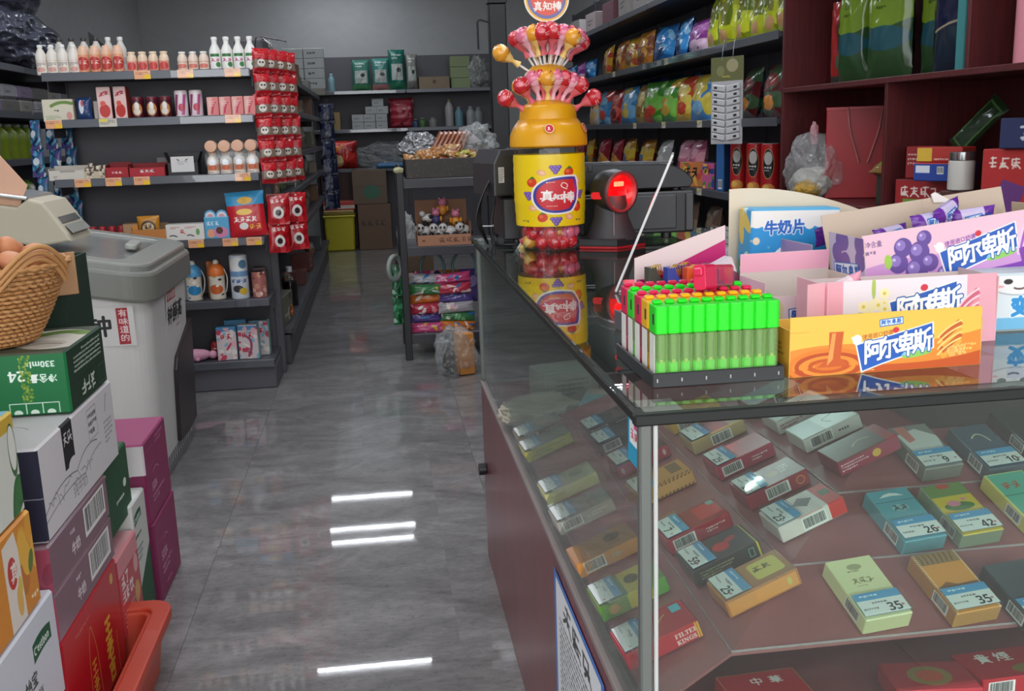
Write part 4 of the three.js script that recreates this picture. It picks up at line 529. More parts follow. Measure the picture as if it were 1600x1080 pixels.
  pack('red pack with white calligraphy in front row', 0.69, 0.985, 'L', '#b4222c', A('#b4242e', (g, W, H) => { zh(g, '貴煙', W * 0.2, H * 0.12, W * 0.2, '#f0ebe4', { w: 0.11, gap: 1.3 }); blob(g, W * 0.7, H * 0.75, W * 0.2, H * 0.16, '#8a7036'); }), { front: 1 }).rotation.set(0, 0.05, 0);
  pack('red pack with gold medallion in front row', 0.592, 0.975, 'L', '#b03038', A('#a8323a', (g, W, H) => { blob(g, W * 0.5, H * 0.5, W * 0.26, H * 0.34, '#8f7640'); blob(g, W * 0.5, H * 0.5, W * 0.16, H * 0.2, '#c0563c'); }), { front: 1 }).rotation.set(0, -0.12, 0);
  // paper goods at the far end of the display
  { const m = solo('paper_bag', 'crumpled cream paper bag lying at the far end inside counter', 'paper bag', crumple(0.17, 0.06, 0.16, 0.22, 4, 1.6), M('#a59d8e', 0.8), [0.33, CB + 0.012, 2.14], 0.3); m.rotation.z = 0.1; }
  carton('flat_carton', 'pale blue and pink carton lying behind dark packs', 'carton', [0.5, CB, 2.06], -0.35, 0.17, 0.075, 0.14, 700, '#8fa9ac', { t: (g, W, H) => { fillAll(g, W, H, '#79a3aa'); g.fillStyle = '#b8a298'; g.fillRect(0, 0, W, H * 0.35); fine(g, W * 0.2, H * 0.55, W * 0.5, H * 0.14, 1, '#c9d6d6'); blob(g, W * 0.85, H * 0.55, W * 0.08, H * 0.12, '#b8787e'); }, f: '#8b9496' });
  carton('flat_carton', 'white printed carton at the back of the glass counter', 'carton', [0.42, CB, 2.32], 0.25, 0.14, 0.09, 0.1, 500, '#a3a39a', { f: (g, W, H) => { fillAll(g, W, H, '#b0afa5'); fine(g, W * 0.2, H * 0.2, W * 0.6, H * 0.5, 4, '#77756c'); } });
}

// ---------- lollipop tower ----------
const YEL = M('#e2a012', 0.32), STICK = M('#ece8e0', 0.45);
const JX = 0.394, JD = 2.3, JY = CT;
{
  const t = thing('candy_jar_tower', 'yellow two tier lollipop stand on clear candy jar', 'candy jar', [JX, JY, JD]);
  const lab = print(1000, 420, '#f0cc0a', (g, W, H) => {
    const grape = (x, y, s) => { for (const [a, b] of [[-1, -0.6], [0, -0.6], [1, -0.6], [-0.5, 0.2], [0.5, 0.2], [0, 1]]) { blob(g, x + a * s * 0.55, y + b * s * 0.6, s * 0.36, s * 0.36, '#5b3b8a'); blob(g, x + a * s * 0.55 - s * 0.06, y + b * s * 0.6 - s * 0.06, s * 0.24, s * 0.24, '#8f6cc0'); } };
    const berry = (x, y, s) => { blob(g, x, y, s * 0.75, s * 0.85, '#d8401f', 0.3); blob(g, x - s * 0.2, y - s * 0.2, s * 0.3, s * 0.35, '#e8693c'); poly(g, [[x - s * 0.5, y - s * 0.6], [x + s * 0.6, y - s * 0.7], [x + s * 0.1, y - s * 1.15]], '#4a7a2c'); };
    const peach = (x, y, s) => { blob(g, x, y, s * 0.7, s * 0.55, '#eda87c', 0.4); blob(g, x + s * 0.15, y, s * 0.4, s * 0.3, '#f4c49a', 0.4); };
    for (const c of [0, 0.5, 1]) {
      const x = W * c, y = H * 0.56; for (let k = 0; k < 12; k++) { const a = k / 12 * TAU, X = x + Math.cos(a) * W * 0.125, Y = y + Math.sin(a) * H * 0.36; [grape, berry, peach][k % 3](X, Y, H * 0.075); }
      const bd = (s, c2) => { g.save(); g.translate(x, y); g.scale(s, s); g.fillStyle = c2; g.beginPath(); g.moveTo(-H * 0.24, H * 0.02); g.bezierCurveTo(-H * 0.24, -H * 0.2, -H * 0.02, -H * 0.26, H * 0.22, -H * 0.24); g.bezierCurveTo(H * 0.27, -H * 0.1, H * 0.26, H * 0.12, H * 0.16, H * 0.22); g.bezierCurveTo(0, H * 0.27, -H * 0.22, H * 0.26, -H * 0.24, H * 0.02); g.fill(); g.restore(); };
      bd(1.12, '#f2ece6'); bd(1.02, '#3c3f96'); bd(0.88, '#d02a34');
      zh(g, '真', x - H * 0.17, y - H * 0.07, H * 0.15, '#f6f0ea', { w: 0.13 }); zh(g, '知', x - H * 0.03, y - H * 0.02, H * 0.09, '#f6f0ea', { w: 0.15 }); zh(g, '棒', x + H * 0.05, y - H * 0.05, H * 0.16, '#f6f0ea', { w: 0.12 });
      curve(g, [[x + H * 0.12, y - H * 0.08], [x + H * 0.02, y - H * 0.12], [x + H * 0.08, y - H * 0.17], [x + H * 0.15, y - H * 0.15], [x + H * 0.12, y - H * 0.1]], '#f4dfd2', 5); fine(g, x - H * 0.1, y - H * 0.19, H * 0.14, H * 0.03, 1, '#f0c8b8'); fine(g, x - H * 0.1, y + H * 0.14, H * 0.2, H * 0.03, 1, '#f0b0a0');
      fine(g, x - W * 0.17, H * 0.9, W * 0.06, H * 0.05, 1, '#8a7a3c'); fine(g, x + W * 0.1, H * 0.9, W * 0.06, H * 0.05, 1, '#8a7a3c');
    }
  });
  const R = 0.081, jar = [[0, 0.001], [R * 0.72, 0.001], [R * 0.8, 0.006], [R * 0.9, 0.02]]; for (let i = 0; i <= 16; i++) { const y = 0.025 + i * 0.0122; jar.push([R * (0.93 + 0.05 * Math.min(1, i / 6)) + (i % 2 ? 0.0007 : -0.0007), y]); } jar.push([R * 0.985, 0.228], [R * 0.93, 0.236], [R * 0.88, 0.244]);
  put('clear_jar', lat(jar, 40), CLEAR, t);
  const lb = [[R * 0.948 + 0.0016, 0.058]]; for (let i = 1; i <= 14; i++) { const y = 0.058 + i * 0.0113; lb.push([R * (0.945 + 0.04 * Math.min(1, i / 5)) + 0.0014 + (i % 2 ? 0.0007 : -0.0002), y]); }
  put('label', lat(lb, 48, lab), AM(lab, 0.3), t);
  put('jar_lid', lat([[R * 0.9, 0.23], [R * 1.075, 0.233], [R * 1.09, 0.236], [R * 1.075, 0.258], [R * 0.98, 0.276], [R * 0.82, 0.293], [0, 0.293]], 40), YEL, t);
  put('lower_dome', lat([[R * 0.8, 0], [R * 0.8, 0.006], [R * 0.77, 0.028], [R * 0.66, 0.034], [R * 0.42, 0.043], [0, 0.046]], 36), YEL, t, 0, 0.291, 0);
  put('neck_tube', cyl(0.013, 0.05, 14), M('#e0b020', 0.3), t, 0, 0.33, 0);
  put('upper_dome', lat([[0, 0], [R * 0.66, 0.001], [R * 0.69, 0.006], [R * 0.62, 0.022], [R * 0.42, 0.037], [0, 0.043]], 36), YEL, t, 0.002, 0.372, 0);
  const bd = print(60, 44, '#e2a012', (g, W, H) => { blob(g, W / 2, H / 2, W * 0.46, H * 0.46, '#f2e6e0'); blob(g, W / 2, H / 2, W * 0.4, H * 0.4, '#cf2a34'); zh(g, '真', W * 0.3, H * 0.3, H * 0.4, '#f4e4dc', { w: 0.14 }); });
  { const b = put('small_badge', disc(0.011, bd, 0.001), AM(bd, 0.4), t, -0.012, 0.272, R * 1.055); b.rotation.x = -0.4; const b2 = put('small_badge', disc(0.011, bd, 0.001), AM(bd, 0.4), t, R * 0.92, 0.272, R * 0.5); b2.rotation.set(-0.4, 1.05, 0, 'YXZ'); }
  const sg = print(200, 200, '#f0c23a', (g, W, H) => { blob(g, W / 2, H / 2, W * 0.5, H * 0.5, '#f4ece0'); blob(g, W / 2, H / 2, W * 0.47, H * 0.47, '#f0b428'); blob(g, W / 2, H / 2, W * 0.43, H * 0.43, '#6a6aa8'); blob(g, W / 2, H * 0.5, W * 0.36, H * 0.36, '#e0503c'); zh(g, '真知棒', W * 0.2, H * 0.56, W * 0.2, '#f8efe6', { w: 0.13 }); });
  put('round_sign', disc(0.05, sg), AM(sg, 0.35), t, 0.0, 0.55, 0.02);
  put('sign_stem', cyl(0.003, 0.06, 8), STICK, t, 0, 0.435, 0.018);
}
{
  // lollipops: stick, wrapped head and twisted wrapper skirt; built once per colour, then cloned
  const COLS = [['red', '#c8202c', '#e06a74'], ['pink', '#e0708c', '#f0b6c4'], ['orange', '#e8a02c', '#f4cf7a']], protos = [];
  const lolly = (ci, label, pos, group) => {
    if (protos[ci]) { const c = copy(protos[ci], label, pos, 0, group); return c; }
    const [, c, c2] = COLS[ci], t = thing('lollipop', label, 'lollipop', pos, 0, group), p = print(60, 60, c, (g, W, H) => { inks(g, W, H, [c2, c], 12, 0.08, 0.16); curve(g, [[W * 0.3, H * 0.2], [W * 0.5, H * 0.05], [W * 0.7, H * 0.2]], '#5a2a3a', 2); fine(g, W * 0.3, H * 0.4, W * 0.4, H * 0.16, 2, '#f6e6da'); });
    put('stick', mv(cyl(0.0021, 0.075, 8), 0, -0.06, 0), STICK, t);
    const hg = new THREE.SphereGeometry(0.0155, 18, 14), P = hg.attributes.position, U = hg.attributes.uv; for (let i = 0; i < P.count; i++) { const k = 1 + 0.07 * n3(P.getX(i) * 160, P.getY(i) * 160, P.getZ(i) * 160 + ci); P.setXYZ(i, P.getX(i) * k, P.getY(i) * k + 0.026, P.getZ(i) * k); U.setXY(i, ...uvOf(p, U.getX(i), U.getY(i))); } hg.computeVertexNormals();
    put('wrapped_head', hg, AM(p, 0.25, { clearcoat: 0.6, clearcoatRoughness: 0.2 }), t);
    const sk = lat([[0.0125, 0.016], [0.007, 0.006], [0.0035, 0.0], [0.004, -0.006], [0.0065, -0.014]], 14), S = sk.attributes.position; for (let i = 0; i < S.count; i++) { const k = 1 + 0.3 * n3(S.getX(i) * 300, S.getY(i) * 90, S.getZ(i) * 300 + ci * 5); S.setXYZ(i, S.getX(i) * k, S.getY(i), S.getZ(i) * k); } sk.computeVertexNormals();
    put('wrapper_skirt', sk, M(c2, 0.3), t); protos[ci] = t; return t;
  };
  const place = (ci, label, base, dir, len, group) => { const o = lolly(ci, label, [0, 0, 0], group), v = new THREE.Vector3(...dir).normalize(); o.quaternion.setFromUnitVectors(new THREE.Vector3(0, 1, 0), v); o.scale.setScalar(1.22); o.position.set(JX + base[0], JY + base[1], -JD + base[2]).addScaledVector(v, len * 0.95); };
  // [colour, azimuth degrees (0 = towards viewer, positive right), lean degrees]
  const up = [[2, -78, 58], [1, -62, 40], [2, -40, 34], [0, -20, 34], [0, 12, 30], [1, 35, 36], [0, 55, 40], [2, 40, 52], [1, 75, 34], [0, 100, 42], [1, 150, 30], [2, 200, 35], [0, -110, 32], [1, 20, 14], [0, -30, 12]];
  const lo = [[0, -75, 60], [0, -60, 54], [1, -50, 32], [0, -28, 24], [2, -8, 30], [0, 8, 22], [1, 22, 28], [0, 45, 34], [1, 58, 42], [0, 66, 56], [0, 80, 62], [1, 110, 40], [0, 160, 34], [2, -130, 38], [0, -160, 30]];
  const seen = {};
  for (const [list, nm, y, r, sc] of [[up, 'upper', 0.384, 0.045, 1], [lo, 'lower', 0.293, 0.058, 1]]) list.forEach(([ci, az, ln]) => {
    const a = az * DEG, l = ln * DEG * (Math.cos(az * DEG) > 0.4 ? 0.72 : 1), rr0 = Math.sin(l), k = nm + ci, i = seen[k] = (seen[k] ?? -1) + 1;
    place(ci, `${ORD[i]} ${COLS[ci][0]} lollipop from left in the ${nm} tier`, [Math.sin(a) * r * rr0 * 1.05, y + (nm === 'upper' ? 0.022 : 0.038) * Math.cos(l), Math.cos(a) * r * rr0 * 1.05], [Math.sin(a) * rr0, Math.cos(l), Math.cos(a) * rr0], nm === 'upper' ? 0.05 : 0.026, `${COLS[ci][0]} lollipops of the ${nm} tier`);
  });
  // heap inside the jar
  for (let i = 0; i < 34; i++) {
    const a = i * 2.4, ring = i < 20 ? 0.05 : 0.028, y = 0.016 + Math.floor((i % 20) / 9) * 0.021, ci = [0, 1, 2, 0, 2][i % 5], o = lolly(ci, `${COLS[ci][0]} lollipop heaped inside the clear candy jar`, [0, 0, 0], `${COLS[ci][0]} lollipops in the jar`);
    o.quaternion.setFromEuler(new THREE.Euler(rr(1.1, 2), a + 2.4, rr(-0.6, 0.6))); const v = new THREE.Vector3(0, 0.026, 0).applyQuaternion(o.quaternion); o.position.set(JX + Math.sin(a) * ring - v.x, JY + y - v.y + 0.004, -JD + Math.cos(a) * ring - v.z); o.scale.setScalar(1.1);
  }
}

// ---------- till, scanner, leaning sign ----------
{
  const t = thing('cash_drawer', 'wide black cash drawer under the till behind candy jar', 'cash drawer', [0.53, CT, 2.49], 0);
  const k = M('#2a292c', 0.38), k2 = M('#343337', 0.3);
  put('body', mv(bx(0.47, 0.1, 0.2, 0.004), 0, 0.014, 0), k, t); put('front_plate', mv(bx(0.02, 0.09, 0.006, 0.002), 0.222, 0.018, 0.102), k2, t); put('drawer_front', mv(bx(0.3, 0.082, 0.005, 0.003), 0.04, 0.024, 0.101), M('#303034', 0.33), t);
  for (const x of [-0.2, 0.17]) for (const z of [-0.08, 0.08]) put('rubber_foot', cyl(0.013, 0.015, 12), blackPl, t, x, 0, z);
  for (const x of [-0.2, 0.2]) put('spacer', mv(cyl(0.013, 0.01, 12), 0, 0.114, 0.06), blackPl, t, x, 0, 0);
}
{
  const t = thing('till_terminal', 'black till keyboard unit with curved lid on the cash drawer', 'till', [0.585, CT + 0.124, 2.49]), k = M('#26262a', 0.4), s = new THREE.Shape();
  s.moveTo(-0.2, 0); s.lineTo(0.17, 0); s.quadraticCurveTo(0.185, 0.012, 0.17, 0.024); s.quadraticCurveTo(0.15, 0.046, 0.11, 0.052); s.lineTo(-0.2, 0.062); s.closePath();
  put('lid', mv(ext(s, 0.17, 0.003), 0, 0, -0.085), k, t); put('seam_strip', mv(bx(0.33, 0.004, 0.012, 0.001), -0.03, 0.0605, 0.07, 0, 0, -0.02), M('#4a494e', 0.35), t); put('status_lamp', mv(bx(0.012, 0.014, 0.004, 0.001), -0.075, 0.043, 0.0885), blackPl, t);
  for (let i = 0; i < 5; i++) put('lid_tab', mv(bx(0.018, 0.004, 0.014, 0.001), -0.03 + i * 0.032, 0.062 - i * 0.001, 0.068), M(i === 0 ? '#8a8a8e' : '#55555a', 0.35), t);
}
{
  const t = thing('receipt_printer', 'black box receipt printer with label left of candy jar', 'printer', [0.335, CT + 0.124, 2.47], 0.2), s = new THREE.Shape();
  s.moveTo(-0.075, 0); s.lineTo(0.075, 0); s.lineTo(0.075, 0.078); s.lineTo(0.045, 0.1); s.lineTo(-0.06, 0.1); s.lineTo(-0.075, 0.07); s.closePath();
  put('body', mv(ext(s, 0.16, 0.004), 0, 0, -0.08), M('#2b2b2f', 0.35), t); put('top_plate', mv(bx(0.09, 0.004, 0.13, 0.002), -0.007, 0.1, 0), M('#3b3b40', 0.28), t);
  const lp = print(24, 60, '#b9b6b2', (g, W, H) => fine(g, 3, 4, W - 6, H - 8, 7, '#66625e')); put('paper_label', sheet(0.014, 0.036, lp), AM(lp, 0.6), t, -0.06, 0.045, 0.0845); put('paper_slot', mv(bx(0.07, 0.006, 0.02, 0.001), 0, 0.1, 0.06), blackPl, t);
  const c = thing('power_cable', 'coiled black cables hanging beside the receipt printer', 'cable', [0.26, CT + 0.004, 2.42]), k = M('#161518', 0.4);
  for (let i = 0; i < 5; i++) put('loop', tube([[0, 0, 0], [-0.016 - i * 0.003, 0.06, 0.004 * i], [-0.004 + i * 0.004, 0.13 + i * 0.006, 0.004 * i], [0.018, 0.115, 0.004 * i], [0.008, 0.04, 0.004 * i], [0.012, -0.001, 0.01 * i]], 0.003, 30, 6), k, c, 0, 0.0005, 0);
  put('lead', tube([[0.01, 0, 0.02], [0.04, 0.002, 0.05], [0.09, 0.001, 0.05], [0.13, 0.001, 0.03]], 0.003, 24, 6), k, c); put('wire_tie', tube([[-0.012, 0.045, 0.012], [0.012, 0.045, 0.02], [0.012, 0.047, -0.004]], 0.0015, 10, 5), M('#c9c9c9', 0.4), c);
}
{
  const t = thing('barcode_scanner', 'black desktop barcode scanner with glowing red window and red base', 'scanner', [0.528, CT, 2.28], -0.12), k = M('#242326', 0.38), k2 = M('#2f2e31', 0.5);
  const foot = new THREE.Shape(); foot.moveTo(-0.07, -0.02); foot.quadraticCurveTo(-0.075, 0.05, 0, 0.055); foot.quadraticCurveTo(0.08, 0.05, 0.08, 0); foot.lineTo(0.01, -0.055); foot.closePath();
  put('red_rim', mv(ext(foot, 0.006, 0.002), 0, 0.002, 0, -Math.PI / 2), M('#b0141f', 0.35), t); put('base', mv(ext(foot, 0.012, 0.003), 0, 0.008, 0, -Math.PI / 2), k, t);
  const arm = lat([[0.052, 0], [0.046, 0.02], [0.035, 0.05], [0.033, 0.08], [0.03, 0.1]], 24); arm.scale(1.15, 1, 0.9); put('stem', arm, k2, t, 0.004, 0.018, 0); put('stem_ridge', mv(bx(0.003, 0.085, 0.008, 0.001), 0.006, 0.012, 0.042, -0.14), M('#77757a', 0.35), t);
  const head = put('head', (() => { const g = lat([[0, -0.05], [0.028, -0.044], [0.045, -0.022], [0.05, 0.006], [0.048, 0.03]], 30); g.rotateX(Math.PI / 2); return g; })(), k, t, 0.006, 0.128, 0); head.rotation.set(0.06, 0.62, 0, 'YXZ');
  put('window_ring', (() => { const g = lat([[0.048, 0.028], [0.0485, 0.036], [0.042, 0.037], [0.038, 0.03]], 30); g.rotateX(Math.PI / 2); return g; })(), M('#6a3438', 0.35), head);
  put('red_window', (() => { const g = lat([[0, 0.012], [0.03, 0.016], [0.039, 0.03]], 28); g.rotateX(Math.PI / 2); return g; })(), new THREE.MeshStandardMaterial({ color: '#a01018', emissive: '#ff0a10', emissiveIntensity: 0.55, roughness: 0.12, side: THREE.DoubleSide }), head);
  put('light_bar', mv(bx(0.03, 0.011, 0.004, 0.002), 0, 0.012, 0.0235), new THREE.MeshStandardMaterial({ color: '#ffb090', emissive: '#ff5030', emissiveIntensity: 3, roughness: 0.3 }), head);
  put('side_lamp', mv(ext(rrect(0.026, 0.014, 0.006), 0.004, 0.001), 0, 0, 0), new THREE.MeshStandardMaterial({ color: '#b8141c', emissive: '#ff1818', emissiveIntensity: 0.35, roughness: 0.3 }), t, -0.03, 0.12, 0.032, 0, -0.5, 0);
  const l = new THREE.PointLight(0xff2010, 0.02, 1); l.name = 'scanner_light'; l.position.set(0.563, CT + 0.13, -2.22); l.castShadow = true; scene.add(l);
}
{
  const t = thing('sign_stand', 'thin white acrylic sign stand seen edge on, leaning right', 'sign', [0.405, CT, 1.69], 1.274);
  put('front_slab', bx(0.13, 0.242, 0.004, 0.001), M('#e4e2e0', 0.2), t, 0, 0.002, 0, 0.4); put('base_flap', bx(0.12, 0.003, 0.08, 0.0008), M('#cfd0d4', 0.2), t, 0, 0.0005, 0.045);
  const b = print(80, 60, '#8a9ac0', (g, W, H) => { g.fillStyle = '#c0606a'; g.fillRect(0, 0, W * 0.5, H * 0.3); g.fillStyle = '#d6dce6'; g.fillRect(W * 0.2, H * 0.4, W * 0.7, H * 0.5); }); const s = put('printed_base', sheet(0.11, 0.07, b), AM(b, 0.3), t, 0, 0.0045, 0.045); s.rotation.x = -Math.PI / 2;
}

// ---------- tray of gas lighters ----------
{
  const tr = thing('lighter_tray', 'black plastic tray that holds five rows of lighters', 'tray', [0.351, CT, 1.09]), bk = M('#2c2c2e', 0.4);
  put('bottom', bx(0.144, 0.004, 0.164, 0.001), bk, tr); put('front_rim', bx(0.146, 0.016, 0.003, 0.001), bk, tr, 0, 0, 0.081); put('back_rim', bx(0.146, 0.016, 0.003, 0.001), bk, tr, 0, 0, -0.081); for (const s of [-1, 1]) put('side_rim', bx(0.003, 0.016, 0.16, 0.001), bk, tr, s * 0.072, 0, 0);
  for (let i = 0; i < 6; i++) put('rim_stud', mv(bx(0.0014, 0.004, 0.001, 0.0003), 0, 0.006, 0.083), M('#b5b5b5', 0.4), tr, -0.068 + i * 0.0268, 0, 0);
  const C = { green: ['#1fd81c', '#d0f8a8'], yellow: ['#f0b418', '#f2d060'], pink: ['#d81f50', '#f0809a'] }, protos = {};
  const mk = (c) => {
    const [cap, body] = C[c], t = new THREE.Group(), w = 0.0132, d = 0.027, see = new THREE.MeshPhysicalMaterial({ color: body, roughness: 0.06, transmission: 0.8, thickness: 0, side: THREE.DoubleSide });
    put('body', bx(w, 0.054, d, 0.0028), see, t); put('fuel', mv(bx(w * 0.8, 0.02, d * 0.8, 0.002), 0, 0.002, 0), M(c === 'green' ? '#2fd02a' : cap, 0.3), t); put('dip_tube', mv(cyl(0.0036, 0.032, 10), 0, 0.021, d * 0.3), M('#7d807a', 0.4), t); put('valve', mv(bx(0.004, 0.005, 0.004, 0.0008), 0, 0.02, d * 0.36), M('#cfc68a', 0.4), t);
    const s = rrect(w, d, 0.004), g = ext(s, 0.028, 0.0008, 5); g.rotateX(-Math.PI / 2); put('cap', g, M(cap, 0.35), t, 0, 0.0535, 0); put('button', mv(bx(w * 0.75, 0.004, 0.009, 0.0012), 0, 0.0825, -0.006), M(cap, 0.3), t);
    put('side_label', bx(0.0006, 0.045, d * 0.7, 0.0001), M('#e6e2dc', 0.5), t, -w / 2 - 0.0004, 0.006, 0); put('spark_wheel', mv(bx(0.001, 0.012, 0.006, 0.0003), -w / 2 - 0.0006, 0.062, 0.006), M('#2a2a2a', 0.4), t); return t;
  };
  const rows = ['green', 'yellow', 'pink', 'green', 'pink'], rn = ['front', 'second', 'third', 'fourth', 'back'];
  rows.forEach((c, r) => { for (let i = 0; i < 10; i++) { const o = protos[c] ? protos[c].clone() : (protos[c] = mk(c)); o.name = numbered('lighter'); scene.add(o); o.position.set(0.351 - 0.0612 + i * 0.0136, CT + 0.0042, -(1.09 - 0.0635 + r * 0.0315)); o.rotation.y = 0; tag(o, `${c} lighter, ${ORD[i]} from left in the ${rn[r]} row`, 'lighter', `${c} lighters of the ${rn[r]} row`); } });
  const o = mk('pink'); o.name = numbered('lighter'); scene.add(o); o.position.set(0.405, CT + 0.097, -1.13); o.rotation.set(Math.PI / 2 - 0.16, 0, 0.75); tag(o, 'loose red pink lighter lying on top of the tray', 'lighter');
  // small boxes left of the tray
  const lb = (label, pos, turn, c) => carton('small_box', label, 'box', pos, turn, 0.05, 0.03, 0.075, 900, c, { f: (g, W, H) => { fillAll(g, W, H, '#4a4a4e'); latin(g, 'L', W * 0.55, H * 0.75, H * 0.6, '#e8e8e8', { font: 'serif' }); }, t: (g, W, H) => { fillAll(g, W, H, '#8d8d92'); for (let i = 0; i < 5; i++) curve(g, [[W * 0.1, H * (0.15 + i * 0.17)], [W * 0.4, H * (0.05 + i * 0.17)], [W * 0.9, H * (0.18 + i * 0.17)]], '#c2c2c6', 3); }, l: '#55555a' });
  lb('grey lighter box with letter standing left of lighter tray', [0.342, CT, 1.3], 0.1, '#5a5a5e');
  const rl = solo('red_indicator', 'small red glowing light on grey box beside lighters', 'indicator light', new THREE.SphereGeometry(0.005, 12, 8), new THREE.MeshStandardMaterial({ color: '#e01010', emissive: '#ff1010', emissiveIntensity: 1.2 }), [0.314, CT + 0.035, 1.31]);
}

// ---------- sweet boxes on the counter ----------
function ribbon(g, x, y, w, h, o = {}) { // blue slanted ribbon with the white brand lettering
  g.save(); g.translate(x, y); g.rotate(o.rot ?? -0.14);
  g.fillStyle = '#f2ece4'; g.beginPath(); g.moveTo(-w * 0.02, h * 0.16); g.quadraticCurveTo(w * 0.5, h * 0.1, w * 1.02, -h * 0.04); g.lineTo(w * 0.99, h * 0.9); g.quadraticCurveTo(w * 0.5, h * 0.95, w * 0.01, h * 1.22); g.closePath(); g.fill();
  g.fillStyle = '#1d58b4'; g.beginPath(); g.moveTo(0, h * 0.22); g.quadraticCurveTo(w * 0.5, h * 0.14, w, 0); g.lineTo(w * 0.97, h * 0.86); g.quadraticCurveTo(w * 0.5, h * 0.9, w * 0.03, h * 1.16); g.closePath(); g.fill();
  poly(g, [[w * 0.55, h * 0.92], [w * 0.62, h * 0.74], [w * 0.7, h * 0.86], [w * 0.8, h * 0.7], [w * 0.96, h * 0.86], [w * 0.95, h * 0.98]], '#8cc4e4'); blob(g, w * 0.76, h * 0.98, w * 0.2, h * 0.1, '#8cc45a');
  blob(g, w * 0.52, -h * 0.02, h * 0.12, h * 0.1, '#d02a3a');
  zh(g, '阿尔卑斯', w * 0.08, h * 0.12, h * 0.82, '#fbf9f6', { w: 0.13, out: '#1a4a9c', ow: 0.08, skew: -0.12, gap: (w * 0.86 / 4) / (h * 0.82), sx: 0.92 }); g.restore();
}
const cow = (g, x, y, s) => { blob(g, x, y, s * 0.5, s * 0.55, '#f6f0ea'); blob(g, x - s * 0.45, y - s * 0.2, s * 0.2, s * 0.14, '#f6f0ea', 0.5); };
